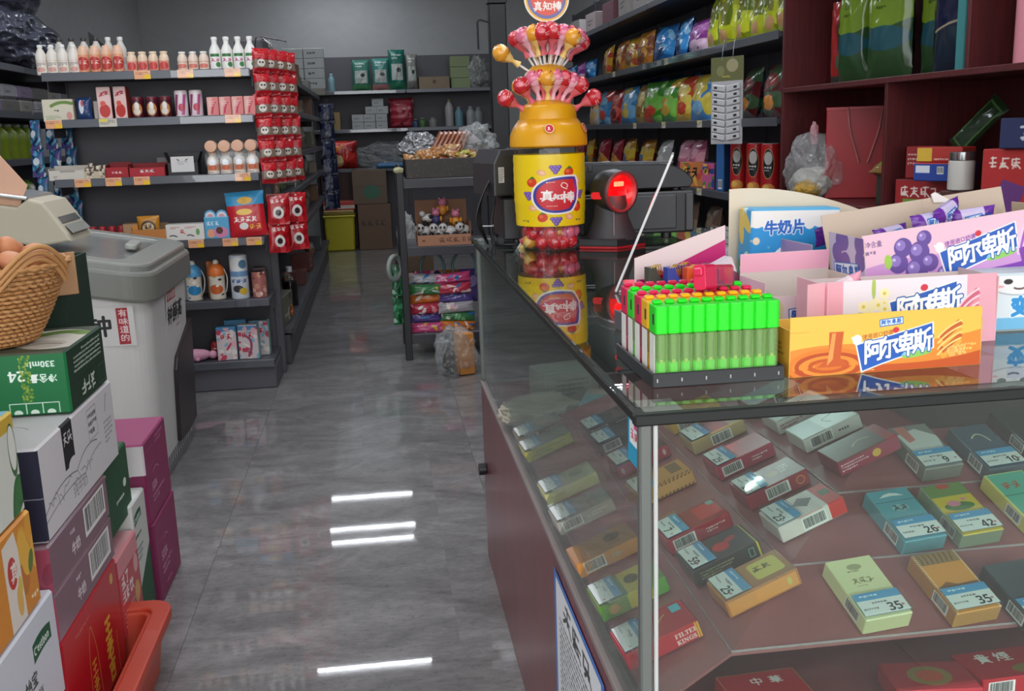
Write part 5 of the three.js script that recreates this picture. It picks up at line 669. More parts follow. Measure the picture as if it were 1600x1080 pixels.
function sweetArt(kind) {
  return (g, W, H) => {
    const bgc = { orange: [['#efba48', 0], ['#e2872a', 0.55], ['#c4500f', 1]], pink: [['#e6dde4', 0], ['#e8c2ca', 0.6], ['#e0a0b0', 1]], purple: [['#e6bccb', 0], ['#c892c8', 0.55], ['#7a34a4', 1]] }[kind];
    bgc.forEach(([c], i) => { g.fillStyle = c; const n = bgc.length; g.beginPath(); g.moveTo(-3, i ? H * (0.2 + 0.36 * i) : -3); if (i) g.bezierCurveTo(W * 0.3, H * (0.36 * i), W * 0.6, H * (0.34 + 0.36 * i), W + 3, H * (0.02 + 0.36 * i)); else g.lineTo(W + 3, -3); g.lineTo(W + 3, H + 3); g.lineTo(-3, H + 3); g.closePath(); g.fill(); });
    if (kind === 'orange') { for (let i = 0; i < 5; i++) { g.strokeStyle = ['#d9701c', '#c2500f', '#e88a2c', '#b8460e', '#e07a20'][i]; g.lineWidth = H * 0.07; g.beginPath(); g.ellipse(W * 0.2, H * 0.84, W * (0.06 + i * 0.035), H * (0.06 + i * 0.05), 0, 0, 7); g.stroke(); } poly(g, [[W * 0.2, H * 0.28], [W * 0.275, H * 0.28], [W * 0.26, H * 0.72], [W * 0.3, H * 0.86], [W * 0.14, H * 0.86], [W * 0.2, H * 0.7]], '#c8561a'); poly(g, [[W * 0.215, H * 0.3], [W * 0.235, H * 0.3], [W * 0.22, H * 0.74], [W * 0.19, H * 0.84]], '#e8964a'); }
    if (kind === 'pink') { for (let i = 0; i < 22; i++) { const x = W * rr(0.2, 0.34), y = H * rr(0.2, 0.95); for (let k = 0; k < 5; k++) blob(g, x + Math.cos(k * 1.26) * H * 0.05, y + Math.sin(k * 1.26) * H * 0.05, H * 0.045, H * 0.035, '#efe6b8'); blob(g, x, y, H * 0.025, H * 0.025, '#d9c24a'); } blob(g, W * 0.27, H * 0.12, W * 0.012, H * 0.16, '#a9c05a'); blob(g, W * 0.18, H * 0.55, W * 0.025, H * 0.1, '#a9c05a', 0.6); g.fillStyle = '#e8a4b2'; g.fillRect(-3, -3, W * 0.1, H + 6); g.fillRect(W * 0.82, -3, W * 0.3, H + 6); }
    if (kind === 'purple') { for (const [x, y, r] of [[0.2, 0.3, 0.16], [0.28, 0.42, 0.18], [0.17, 0.55, 0.17], [0.26, 0.72, 0.2], [0.33, 0.62, 0.15], [0.31, 0.2, 0.13], [0.4, 0.85, 0.14]]) { blob(g, W * x, H * y, H * r, H * r, '#5f4290'); blob(g, W * x - H * r * 0.25, H * y - H * r * 0.25, H * r * 0.55, H * r * 0.55, '#8a70b8'); blob(g, W * x - H * r * 0.4, H * y - H * r * 0.4, H * r * 0.16, H * r * 0.16, '#c9b8e0'); } blob(g, W * 0.12, H * 0.5, W * 0.02, H * 0.12, '#a0c84c'); zh(g, '净含量', W * 0.01, H * 0.12, W * 0.028, '#8a6a90', { w: 0.12 }); fine(g, W * 0.01, H * 0.26, W * 0.09, H * 0.1, 1, '#8a6a90'); }
    const y0 = H * { orange: 0.42, pink: 0.24, purple: 0.38 }[kind], x0 = W * { orange: 0.34, pink: 0.36, purple: 0.38 }[kind];
    ribbon(g, x0, y0, W * 0.4, H * 0.48);
    if (kind !== 'pink') { zh(g, '使用进口奶源', x0 + W * 0.03, y0 - H * 0.06, W * 0.026, kind === 'orange' ? '#b8601c' : '#8a4a9a', { w: 0.12, rot: -0.12 }); cow(g, x0 + W * 0.005, y0 + H * 0.02, H * 0.16); }
    const cx = W * 0.84, cy = H * 0.5, cc = { orange: ['#e8a23c', '#c25a1c', '#f4cf7a'], pink: ['#e58a9a', '#d0607a', '#f6cfd4'], purple: ['#a05ab8', '#6a2a8a', '#e6c4dc'] }[kind];
    if (kind === 'purple') { for (let i = 0; i < 6; i++) curve(g, [[cx - W * 0.05 + i * W * 0.012, cy + H * 0.2], [cx - W * 0.02 + i * W * 0.02, cy - H * 0.3], [cx + W * 0.03, cy - H * 0.35 + i * H * 0.05]], cc[i % 2 ? 0 : 2], H * 0.09); poly(g, [[cx - W * 0.05, cy + H * 0.14], [cx + W * 0.1, cy], [cx + W * 0.1, cy + H * 0.24], [cx - W * 0.04, cy + H * 0.36]], '#7a3aa0'); zh(g, '未申', cx - W * 0.02, cy + H * 0.1, W * 0.04, '#f4e6ee', { w: 0.13, rot: -0.2 }); }
    else { for (let i = 0; i < 4; i++) poly(g, [[cx - W * 0.07, cy + H * (0.26 - i * 0.1)], [cx + W * 0.035, cy + H * (0.0 - i * 0.1)], [cx + W * 0.06, cy + H * (0.08 - i * 0.1)], [cx - W * 0.04, cy + H * (0.36 - i * 0.1)]], cc[i % 2]); for (let i = 0; i < 4; i++) curve(g, [[cx - W * 0.07, cy + H * (0.28 - i * 0.1)], [cx - W * 0.02, cy + H * (0.1 - i * 0.1)], [cx + W * 0.05, cy + H * (0.02 - i * 0.1)]], cc[2], H * 0.03); }
    if (kind === 'orange') { zh(g, '香软', W * 0.82, H * 0.66, W * 0.045, '#e8a040', { w: 0.15, out: '#f8e2a0', ow: 0.1, rot: -0.1 }); fine(g, W * 0.91, H * 0.6, W * 0.07, H * 0.14, 2, '#f4c060'); fine(g, W * 0.4, H * 0.94, W * 0.06, H * 0.04, 1, '#f0c080'); ribbonSmall(g, W * 0.46, H * 0.13, W * 0.12, H * 0.11); g.fillStyle = '#c98a2c'; g.fillRect(0, H * 0.255, W * 0.1, 1); }
  };
}
function ribbonSmall(g, x, y, w, h) { g.save(); g.translate(x, y); g.rotate(-0.08); g.fillStyle = '#e6eef6'; g.fillRect(0, 0, w, h); g.strokeStyle = '#2a62b8'; g.lineWidth = 2; g.strokeRect(0, 0, w, h); zh(g, '阿尔卑斯', w * 0.06, h * 0.12, h * 0.74, '#1d58b4', { w: 0.15, gap: 1.12, skew: -0.1 }); g.restore(); }
// open display box: printed front, sides, back, bottom; local +z towards the customer
function displayBox(label, pos, turn, w, d, hf, hb, hs, inside, ppm, F, o = {}) {
  const t = thing('sweet_display_box', label, 'box', pos, turn), th = 0.0014, N = net(w, hf, d, ppm, inside, { f: F.f }), NB = net(w, hb, d, ppm, inside, { f: F.bi ?? inside, b: F.b ?? inside }), NS = net(d, hs, d, ppm, inside, { f: F.s ?? inside, b: F.si ?? inside });
  put('front_panel', bx(w, hf, th, 0.0003, N), AM(N.base, 0.42), t, 0, 0, d / 2, o.tiltF ?? 0); put('back_panel', bx(w, hb, th, 0.0003, NB), AM(NB.base, 0.5), t, 0, 0, -d / 2, o.tiltB ?? 0);
  put('side_panel', bx(d, hs, th, 0.0003, NS), AM(NS.base, 0.5), t, -w / 2, 0, 0, 0, -Math.PI / 2, 0); put('side_panel', bx(d, hs, th, 0.0003, NS), AM(NS.base, 0.5), t, w / 2, 0, 0, 0, Math.PI / 2, 0);
  put('bottom', bx(w - 0.003, th, d - 0.003, 0.0003, { base: N.base }), AM(N.base, 0.6), t, 0, 0.0005, 0); if (o.flap) put('side_flap', bx(o.flap, hs, th, 0.0003, { base: NS.f ?? NS.base }), AM(NS.base, 0.5), t, -w / 2 - o.flap / 2, 0.004, d / 2, 0, 0.4, 0);
  return t;
}
function sweets(label, group, list, c1, c2) {
  const p = print(90, 40, c1, (g, W, H) => { g.fillStyle = c2; g.fillRect(W * 0.25, 0, W * 0.5, H); ribbonSmall(g, W * 0.32, H * 0.3, W * 0.36, H * 0.4); inks(g, W, H, [c1], 4, 0.03, 0.07); }), g0 = pillow(0.062, 0.03, 0.02, p, { crimp: 0.02, s: 7 });
  g0.rotateZ(0); list.forEach(([x, y, d, a, b, c]) => { const m = solo('wrapped_sweet', label, 'sweet', g0, AM(p, 0.25), [x, y, d], a, group); m.rotation.set(b ?? 0, a, c ?? 0, 'YXZ'); });
}
{
  displayBox('orange caramel sweet box nearest the counter front edge', [0.543, CT, 1.053], 0.02, 0.224, 0.075, 0.066, 0.05, 0.052, '#e8b850', 2100, { f: sweetArt('orange'), s: (g, W, H) => { fillAll(g, W, H, '#e0a03a'); fine(g, W * 0.2, H * 0.3, W * 0.6, H * 0.4, 4, '#8a5a20'); }, si: '#c9b79a' }, { tiltF: -0.03 });
  displayBox('pink and white flower sweet box behind the orange box', [0.632, CT, 1.165], 0.02, 0.22, 0.085, 0.084, 0.075, 0.08, '#e9b9c2', 2000, { f: sweetArt('pink'), s: (g, W, H) => { fillAll(g, W, H, '#eeb4c0'); }, si: '#d8c6c0', bi: '#d9cdc6' }, { tiltF: -0.05, flap: 0.03 });
  displayBox('empty pink box with printed inside left of pink flower box', [0.55, CT, 1.27], 0.06, 0.13, 0.08, 0.052, 0.098, 0.07, '#d6c7bd', 1500, { f: (g, W, H) => { fillAll(g, W, H, '#e8d6d8'); ribbonSmall(g, W * 0.25, H * 0.35, W * 0.4, H * 0.34); blob(g, W * 0.12, H * 0.4, W * 0.08, H * 0.3, '#d8d2a4'); for (let i = 0; i < 4; i++) poly(g, [[W * 0.75, H * (0.4 + i * 0.12)], [W * 0.95, H * (0.25 + i * 0.12)], [W * 0.95, H * (0.32 + i * 0.12)], [W * 0.76, H * (0.48 + i * 0.12)]], i % 2 ? '#d87a88' : '#f2d2d4'); }, s: '#ecc0cc', bi: (g, W, H) => { fillAll(g, W, H, '#d2c4bb'); g.fillStyle = '#eba8bc'; g.fillRect(0, 0, W, H * 0.26); } });
  // purple grape box, tilted, its kraft lid standing open behind
  const pb = displayBox('purple grape sweet box tilted on top of other boxes', [0.757, CT + 0.062, 1.27], 0.0, 0.27, 0.1, 0.078, 0.098, 0.075, '#c9b2a0', 2000, { f: sweetArt('purple'), s: (g, W, H) => { fillAll(g, W, H, '#cfc2d8'); for (let i = 0; i < 9; i++) blob(g, W * rr(0.1, 0.9), H * rr(0.1, 0.8), W * 0.14, W * 0.14, '#7a62a4'); ribbonSmall(g, W * 0.1, H * 0.55, W * 0.7, H * 0.3); }, si: '#b9a68e', bi: (g, W, H) => { fillAll(g, W, H, '#c6b09c'); g.fillStyle = '#bca58f'; g.fillRect(W * 0.55, 0, 2, H); } }, { tiltF: -0.06, tiltB: -0.25 });
  pb.rotation.z = 0.11; put('torn_corner', ext((() => { const s = new THREE.Shape(); s.moveTo(0, 0); s.lineTo(0.03, -0.004); s.lineTo(0.004, 0.014); s.lineTo(-0.002, 0.012); s.closePath(); return s; })(), 0.0015, 0.0002), M('#e9e0da', 0.7), pb, 0.03, 0.088, -0.07, -0.2);
  // large open purple carton to its left: side with logo, kraft inside
  const pc = displayBox('open purple carton with kraft inside behind pink boxes', [0.7, CT, 1.42], 0.08, 0.2, 0.12, 0.075, 0.12, 0.1, '#c4b09b', 1400, { f: (g, W, H) => { fillAll(g, W, H, '#c2b0cc'); for (let i = 0; i < 10; i++) blob(g, W * rr(0, 0.25), H * rr(0, 0.9), W * 0.05, W * 0.05, '#7a60a0'); ribbonSmall(g, W * 0.26, H * 0.4, W * 0.3, H * 0.36); for (let i = 0; i < 5; i++) curve(g, [[W * 0.66 + i * 5, H * 0.9], [W * 0.7, H * 0.3], [W * 0.8, H * (0.3 + i * 0.1)]], i % 2 ? '#8a4a8a' : '#e8c4d4', 6); }, s: '#a98cb8', si: '#b9a791', bi: '#c6b3a0' }, { tiltB: -0.15 });
  sweets('purple wrapped sweet in the open purple carton', 'purple sweets', [[0.655, CT + 0.1, 1.39, 0.2, 0.3, 0.3], [0.7, CT + 0.1, 1.4, -0.3, 0.4, -0.2], [0.74, CT + 0.105, 1.41, 0.5, 0.2, 0.1], [0.68, CT + 0.075, 1.42, 0.1, 0.5, 0], [0.74, CT + 0.075, 1.42, 0.4, 0.3, 0.2]], '#5f2a90', '#c9c4dc');
  sweets('purple wrapped sweet inside the tilted grape box', 'sweets in the grape box', [[0.74, CT + 0.116, 1.275, 0.2, -0.2, 0.1], [0.8, CT + 0.12, 1.28, -0.2, 0.2, 0.15], [0.69, CT + 0.1, 1.28, 0.3, -0.3, 0.1], [0.765, CT + 0.128, 1.29, 0.6, 0.2, 0.3]], '#6a2f9a', '#cdbfe0');
  sweets('pink wrapped sweet inside the pink flower box', 'sweets in the pink box', [[0.56, CT + 0.055, 1.16, 0.3, 0.4, 0.5], [0.6, CT + 0.045, 1.17, -0.3, 0.3, 0.1], [0.66, CT + 0.045, 1.17, 0.4, 0.3, 0]], '#e59ab0', '#f2dfe4');
  // blue milk tablet box with a cream lid behind
  const mk = carton('milk_tablet_box', 'blue milk tablet box with rockets and white lettering', 'box', [0.617, CT + 0.012, 1.47], 0.03, 0.142, 0.132, 0.05, 1500, '#3c9ad0', { f: (g, W, H0) => { const H = H0 * 0.66; fillAll(g, W, H0, '#2f95d4'); g.fillStyle = '#f4efe9'; g.beginPath(); g.moveTo(-3, -3); g.lineTo(W + 3, -3); g.lineTo(W + 3, H * 0.3); for (let i = 8; i >= 0; i--) g.quadraticCurveTo(W * (i + 0.5) / 8.5, H * (0.36 + (i % 2) * 0.06), W * i / 8.5, H * 0.3); g.closePath(); g.fill(); zh(g, '牛奶片', W * 0.14, H * 0.2, H * 0.24, '#2f66c0', { w: 0.16, out: '#f4f6fa', ow: 0.12, rot: -0.03 }); blob(g, W * 0.06, H * 0.55, W * 0.04, W * 0.04, '#f0dcc0'); for (const [x, y] of [[0.2, 0.66], [0.43, 0.63], [0.44, 0.86], [0.1, 0.84], [0.05, 0.92]]) for (let k = 0; k < 5; k++) poly(g, [[W * x, H * y], [W * x + Math.cos(k * 1.257) * H * 0.04, H * y + Math.sin(k * 1.257) * H * 0.04], [W * x + Math.cos(k * 1.257 + 0.6) * H * 0.016, H * y + Math.sin(k * 1.257 + 0.6) * H * 0.016]], '#9fd0e8'); g.save(); g.translate(W * 0.3, H * 0.76); g.rotate(0.7); blob(g, 0, 0, W * 0.025, H * 0.12, '#eef2f4'); poly(g, [[-W * 0.05, H * 0.12], [0, H * 0.02], [W * 0.05, H * 0.12]], '#c8dbe6'); g.restore(); }, l: (g, W, H) => { fillAll(g, W, H, '#48a0d2'); inks(g, W, H, ['#8a5aa0', '#e0c060', '#d0e4ee', '#4f8a4a'], 12, 0.1, 0.2); }, t: '#5fb2dc', r: '#8ac0dc' });
  mk.rotation.z = -0.03;
  { const s = new THREE.Shape(); s.moveTo(0, 0.02); s.lineTo(0.02, 0); s.lineTo(0.045, 0.012); s.lineTo(0.045, 0.045); s.lineTo(0.22, 0.1); s.quadraticCurveTo(0.1, 0.148, 0.0, 0.142); s.closePath(); solo('card_lid', 'cream torn cardboard lid standing behind the blue box', 'cardboard', ext(s, 0.0015, 0.0003), M('#e4d3ba', 0.75), [0.537, CT + 0.03, 1.505], 0.03); }
  carton('milk_tablet_box', 'lilac patterned box end under the cream lid', 'box', [0.565, CT, 1.54], 0.05, 0.06, 0.075, 0.06, 1000, '#b9a8c4', { f: (g, W, H) => { fillAll(g, W, H, '#c9bcd0'); inks(g, W, H, ['#8a6ab0', '#e2d8e0', '#9a8ac0'], 14, 0.08, 0.2); }, l: '#a898b8' });
  // magenta display box with novelty lighters
  const mg = displayBox('magenta box of novelty lighters behind the lighter tray', [0.425, CT, 1.33], 0.05, 0.13, 0.1, 0.05, 0.06, 0.06, '#c2156c', 1200, { f: '#c4186e', s: '#c2156c', si: '#ead4d4', bi: '#b80f66' });
  { const s = new THREE.Shape(); s.moveTo(-0.068, 0.0); s.lineTo(0.066, 0.0); s.lineTo(0.066, 0.13); s.lineTo(-0.068, 0.09); s.closePath(); put('raised_lid', ext(s, 0.0015, 0.0002), M('#e6cfcd', 0.6), mg, 0, 0, -0.052); const q = new THREE.Shape(); q.moveTo(-0.05, 0.0); q.lineTo(0.066, 0.0); q.lineTo(0.066, 0.11); q.lineTo(-0.05, 0.06); q.closePath(); put('printed_lining', ext(q, 0.001, 0.0001), M('#c0106a', 0.45), mg, 0, 0, -0.0495); }
  const nl = (label, x, d, c) => { const t = thing('novelty_lighter', label, 'lighter', [x, CT + 0.02, d], 0.3), s = new THREE.Shape(); s.moveTo(-0.012, 0); s.lineTo(0.012, 0); s.lineTo(0.012, 0.042); s.quadraticCurveTo(0.004, 0.044, 0.002, 0.05); s.lineTo(-0.002, 0.06); s.lineTo(-0.012, 0.06); s.closePath(); put('body', mv(ext(s, 0.01, 0.0015), 0, 0, -0.005), M(c, 0.4), t); put('button', mv(cyl(0.0055, 0.012, 10), 0.006, 0.044, 0), M('#a81828', 0.35), t); for (let i = 0; i < 3; i++) put('gold_trim', tube([[-0.01 + i * 0.004, 0.06, 0.006], [-0.004 + i * 0.004, 0.065, 0.006], [0.002 + i * 0.003, 0.05, 0.006]], 0.0008, 8, 4), M('#c8a040', 0.3, 0.6), t); };
  nl('dark grey novelty lighter with red button', 0.376, 1.35, '#4a4a3e'); nl('blue novelty lighter with red button', 0.4, 1.34, '#3c4a9c'); nl('orange novelty lighter in the magenta box', 0.424, 1.33, '#d8501c'); nl('purple novelty lighter behind the orange one', 0.42, 1.36, '#4a3c8c');
  carton('small_box', 'white and maroon sachet box leaning in the magenta box', 'box', [0.47, CT + 0.03, 1.32], 0.2, 0.055, 0.06, 0.02, 1200, '#d8ccd0', { f: (g, W, H) => { fillAll(g, W, H, '#dccfd2'); zh(g, '牛奶片', W * 0.15, H * 0.35, W * 0.2, '#3a5ab8', { w: 0.16, out: '#eee' }); blob(g, W * 0.8, H * 0.6, W * 0.2, H * 0.3, '#7a3a50'); }, t: '#cfc0c6' }, { rz: 0.4 });
  { const t = thing('toy_lighter', 'small black car shaped lighter in the magenta box', 'lighter', [0.45, CT + 0.062, 1.35], 0.4); put('body', bx(0.03, 0.01, 0.016, 0.003), blackPl, t, 0, 0.003, 0); put('cabin', bx(0.018, 0.008, 0.013, 0.003), M('#77757a', 0.2), t, 0, 0.012, 0); for (const x of [-0.009, 0.009]) put('wheel', mv(cyl(0.004, 0.018, 10), 0, 0, -0.009, Math.PI / 2), M('#444', 0.5), t, x, 0.004, 0); }
  // pale blue box with a round white face
  const fb = (g, W, H) => { fillAll(g, W, H, '#dce3e6'); g.fillStyle = '#74b8dc'; g.fillRect(-3, H * 0.76, W + 6, H * 0.3); blob(g, W * 0.28, H * 0.14, W * 0.25, H * 0.24, '#b0b4b8'); blob(g, W * 0.28, H * 0.14, W * 0.23, H * 0.22, '#eceae8'); for (const x of [0.19, 0.37]) blob(g, W * x, H * 0.14, W * 0.035, H * 0.045, '#2a2220'); curve(g, [[W * 0.24, H * 0.25], [W * 0.28, H * 0.29], [W * 0.32, H * 0.25]], '#5a3a34', 3); blob(g, W * 0.13, H * 0.22, W * 0.03, H * 0.02, '#e8a8a8'); blob(g, W * 0.43, H * 0.22, W * 0.03, H * 0.02, '#e8a8a8'); zh(g, '变', W * 0.22, H * 0.4, H * 0.32, '#2f90d0', { w: 0.2, out: '#eef4f8', ow: 0.1 }); };
  carton('sweet_box', 'white and pale blue box with round face and blue character', 'box', [0.84, CT, 1.21], -0.06, 0.17, 0.075, 0.09, 1400, '#c8d4da', { f: fb, t: '#d2dde2', l: '#9cc4d8' });
}

// ---------- left foreground: stacked cartons, crate, egg basket ----------
const SX = -0.6;   // aisle face of the stacks
// box with its right face on x = xr, spanning depth d0..d1, y0..y1, running w to the left
function stack(name, label, xr, w, y0, y1, d0, d1, ppm, base, F, o = {}) { return carton(name, label, 'carton', [xr - w / 2, y0, (d0 + d1) / 2], o.turn ?? 0, w, y1 - y0 - 0.0015, d1 - d0, ppm, base, F, { b: 0.004, ...o }); }
const up180 = (f) => (g, W, H) => { g.save(); g.translate(W, H); g.rotate(Math.PI); f(g, W, H); g.restore(); };
{
  stack('drink_carton', 'green carton of twenty four drinks under the egg basket', SX, 0.4, 0.646, 0.77, 1.957, 2.22, 1100, '#0e5a30', {
    f: (g, W, H) => { fillAll(g, W, H, '#0c6a38'); up180((g2, W2, H2) => { latin(g2, '24', W2 * 0.19, H2 * 0.72, H2 * 0.24, '#e8efe6'); latin(g2, '330ml×', W2 * 0.19, H2 * 0.86, H2 * 0.13, '#e8efe6', { al: 'right' }); zh(g2, '净含量', W2 * 0.05, H2 * 0.52, H2 * 0.13, '#e8efe6', { w: 0.13 }); })(g, W, H); g.strokeStyle = '#cfe0d0'; g.lineWidth = 2; for (let i = 0; i < 3; i++) { g.strokeRect(W * (0.72 + i * 0.075), H * 0.8, W * 0.075, H * 0.3); blob(g, W * (0.757 + i * 0.075), H * 0.95, W * 0.02, H * 0.05, '#cfe0d0'); } for (let i = 0; i < 160; i++) blob(g, W * (0.81 + (rnd() - 0.5) * 0.05), H * rr(0.05, 0.78), 1.6, 2.4, pick(['#6a8a2c', '#9aa83a', '#4a7a2c'])); },
    r: (g, W, H) => { fillAll(g, W, H, '#1a3a26'); g.fillStyle = '#122a1c'; g.fillRect(0, H * 0.56, W, H * 0.02); up180((q, a, b) => { fine(q, a * 0.1, b * 0.55, a * 0.75, b * 0.36, 5, '#c6cfc2', 0.95); zh(q, '冰雪糖', a * 0.34, b * 0.1, b * 0.26, '#d8ddd2', { w: 0.14 }); q.strokeStyle = '#8a9a8c'; q.lineWidth = 1; q.strokeRect(a * 0.05, b * 0.08, a * 0.18, b * 0.3); })(g, W, H); },
    t: (g, W, H) => { fillAll(g, W, H, '#4a5040'); blob(g, W * 0.86, H * 0.5, W * 0.2, H * 0.4, '#cfcabc', -0.3); curve(g, [[W * 0.72, H * 0.4], [W * 0.84, H * 0.1], [W * 0.97, H * 0.3]], '#6f8a3c', H * 0.14); blob(g, W * 0.84, H * 0.7, W * 0.11, H * 0.16, '#bfb8aa'); curve(g, [[W * 0.74, H * 0.85], [W * 0.8, H * 0.6], [W * 0.93, H * 0.7]], '#4a5040', 4); }, l: '#0e5230' });
  stack('milk_carton', 'white milk carton with black tag and line drawing', SX, 0.3, 0.471, 0.6445, 1.74, 2.24, 1000, '#d6d2d2', {
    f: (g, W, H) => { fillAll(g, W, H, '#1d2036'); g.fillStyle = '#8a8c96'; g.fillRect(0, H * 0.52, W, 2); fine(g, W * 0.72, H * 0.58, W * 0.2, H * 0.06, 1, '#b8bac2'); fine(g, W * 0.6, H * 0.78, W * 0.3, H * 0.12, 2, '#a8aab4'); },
    r: (g, W, H) => { fillAll(g, W, H, '#d9d5d6'); g.fillStyle = '#17161a'; g.fillRect(W * 0.27, 0, W * 0.13, H * 0.5); zh(g, '认养', W * 0.285, H * 0.1, W * 0.05, '#e8e6e4', { w: 0.12 }); blob(g, W * 0.37, H * 0.52, W * 0.06, H * 0.1, '#d9d5d6'); curve(g, [[0, H * 0.72], [W * 0.2, H * 0.5], [W * 0.4, H * 0.62], [W * 0.55, H * 0.4], [W * 0.7, H * 0.52]], '#55525a', 2); curve(g, [[0, H * 0.8], [W * 0.25, H * 0.66], [W * 0.5, H * 0.74], [W * 0.6, H * 0.6], [W * 0.75, H * 0.6]], '#77747c', 2); for (let i = 0; i < 14; i++) curve(g, [[W * (0.05 + i * 0.04), H * rr(0.6, 0.75)], [W * (0.07 + i * 0.04), H * rr(0.55, 0.7)], [W * (0.09 + i * 0.04), H * rr(0.62, 0.78)]], '#5d5a62', 1.4); zh(g, '纯牛奶', W * 0.33, H * 0.72, H * 0.17, '#8a868c', { w: 0.08 }); g.strokeStyle = '#8a868c'; g.lineWidth = 1.5; g.strokeRect(W * 0.6, H * 0.1, W * 0.13, H * 0.36); fine(g, W * 0.61, H * 0.14, W * 0.11, H * 0.28, 3, '#55525a'); fine(g, W * 0.82, H * 0.4, W * 0.12, H * 0.3, 5, '#99959a'); curve(g, [[W * 0.86, H * 0.3], [W * 0.88, H * 0.15], [W * 0.9, H * 0.1]], '#44424a', 2.5); },
    t: (g, W, H) => { fillAll(g, W, H, '#c9c5c6'); g.fillStyle = '#b4b0b2'; g.fillRect(0, H * 0.5, W, 2); fine(g, W * 0.7, H * 0.2, W * 0.2, H * 0.05, 1, '#77747a'); curve(g, [[W * 0.6, H * 0.75], [W * 0.7, H * 0.65], [W * 0.82, H * 0.74]], '#77747a', 2); } });
  const pkR = (g, W, H) => { fillAll(g, W, H, '#7f5a66'); bars(g, W * 0.55, H * 0.12, W * 0.38, H * 0.66); g.fillStyle = '#9a7480'; g.fillRect(0, H * 0.94, W, H * 0.06); zh(g, '牛奶', W * 0.32, H * 0.5, H * 0.28, '#e9dde0', { w: 0.13 }); fine(g, W * 0.32, H * 0.22, W * 0.14, H * 0.16, 1, '#cdb8bf'); };
  for (const [k, y] of [[0, 0.3775], [1, 0.286]]) stack('milk_carton', ['upper', 'lower'][k] + ' dusty pink shrink wrapped milk carton with barcode', SX, 0.3, y, y + 0.0925 - k * 0.001, 1.728, 2.117, 1000, '#8a5a66', { f: (g, W, H) => { fillAll(g, W, H, '#9c4a5e'); inks(g, W, H, ['#b4687a', '#8a3e50'], 8, 0.05, 0.12); }, r: pkR, t: '#8a6a72' }, { rough: 0.18, group: 'pink milk cartons' });
  stack('drink_carton', 'dark green carton behind the white milk carton', -0.615, 0.28, 0.3, 0.4695, 2.125, 2.36, 900, '#1d4a2c', { r: (g, W, H) => { fillAll(g, W, H, '#1f5030'); fine(g, W * 0.1, H * 0.1, W * 0.14, H * 0.06, 1, '#cfd8cc'); fine(g, W * 0.45, H * 0.6, W * 0.5, H * 0.1, 1, '#dfe6da'); blob(g, W * 0.8, H * 0.5, W * 0.06, H * 0.06, '#e0e6da'); }, f: '#1a4228', t: '#2a5a3a' });
  stack('drink_carton', 'bright red drink carton with gold bottle outline', SX, 0.28, 0.048, 0.2845, 1.732, 2.112, 1000, '#a31420', { r: (g, W, H) => { fillAll(g, W, H, '#b81a26'); g.strokeStyle = '#c89a3c'; g.lineWidth = 2.5; g.beginPath(); g.moveTo(W * 0.34, H); g.lineTo(W * 0.36, H * 0.5); g.quadraticCurveTo(W * 0.38, H * 0.32, W * 0.42, H * 0.22); g.lineTo(W * 0.44, H * 0.22); g.quadraticCurveTo(W * 0.48, H * 0.34, W * 0.5, H * 0.5); g.lineTo(W * 0.52, H); g.stroke(); zh(g, '王老吉', W * 0.38, H * 0.5, H * 0.15, '#d8a83c', { w: 0.11, vert: true }); zh(g, '王老吉', W * 0.66, H * 0.36, H * 0.19, '#dcae3e', { w: 0.2, vert: true, gap: 1.02 }); fine(g, W * 0.2, H * 0.1, W * 0.4, H * 0.05, 1, '#c2605a'); blob(g, W * 0.88, H * 0.12, W * 0.03, H * 0.05, '#d8a23c'); g.fillStyle = '#d8a83c'; g.fillRect(W * 0.86, H * 0.6, 2, H * 0.4); }, f: '#a01824', t: '#b02a34' }, { rough: 0.25 });
  stack('drink_carton', 'red carton with white lettering and pink plastic top', SX, 0.28, 0.085, 0.272, 2.116, 2.3, 1000, '#b03a42', { r: (g, W, H) => { fillAll(g, W, H, '#bf3640'); g.fillStyle = '#d8848a'; g.fillRect(0, 0, W, H * 0.24); zh(g, '嗨了', W * 0.12, H * 0.26, H * 0.17, '#f4ece8', { w: 0.16 }); zh(g, '嘻哈饮', W * 0.1, H * 0.44, H * 0.17, '#f4ece8', { w: 0.15 }); blob(g, W * 0.82, H * 0.36, W * 0.1, H * 0.12, '#e2a0a0'); fine(g, W * 0.12, H * 0.7, W * 0.5, H * 0.22, 4, '#e0aaa8'); blob(g, W * 0.78, H * 0.72, W * 0.12, H * 0.14, '#e0a050'); }, t: '#d89a9e', f: '#a83640' }, { rough: 0.2 });
  const cest = (g, x, y, s, rot = 0) => { g.save(); g.translate(x, y); g.rotate(rot); g.fillStyle = '#1d5a3a'; g.beginPath(); g.moveTo(0, -s); g.quadraticCurveTo(s * 2, -s * 1.5, s * 4.2, -s); g.lineTo(s * 4.2, s * 0.3); g.quadraticCurveTo(s * 2, s * 0.1, 0, s * 0.5); g.closePath(); g.fill(); latin(g, "C'estbon", s * 0.2, 0, s * 0.95, '#eef2ec', { sx: 0.88 }); g.restore(); };
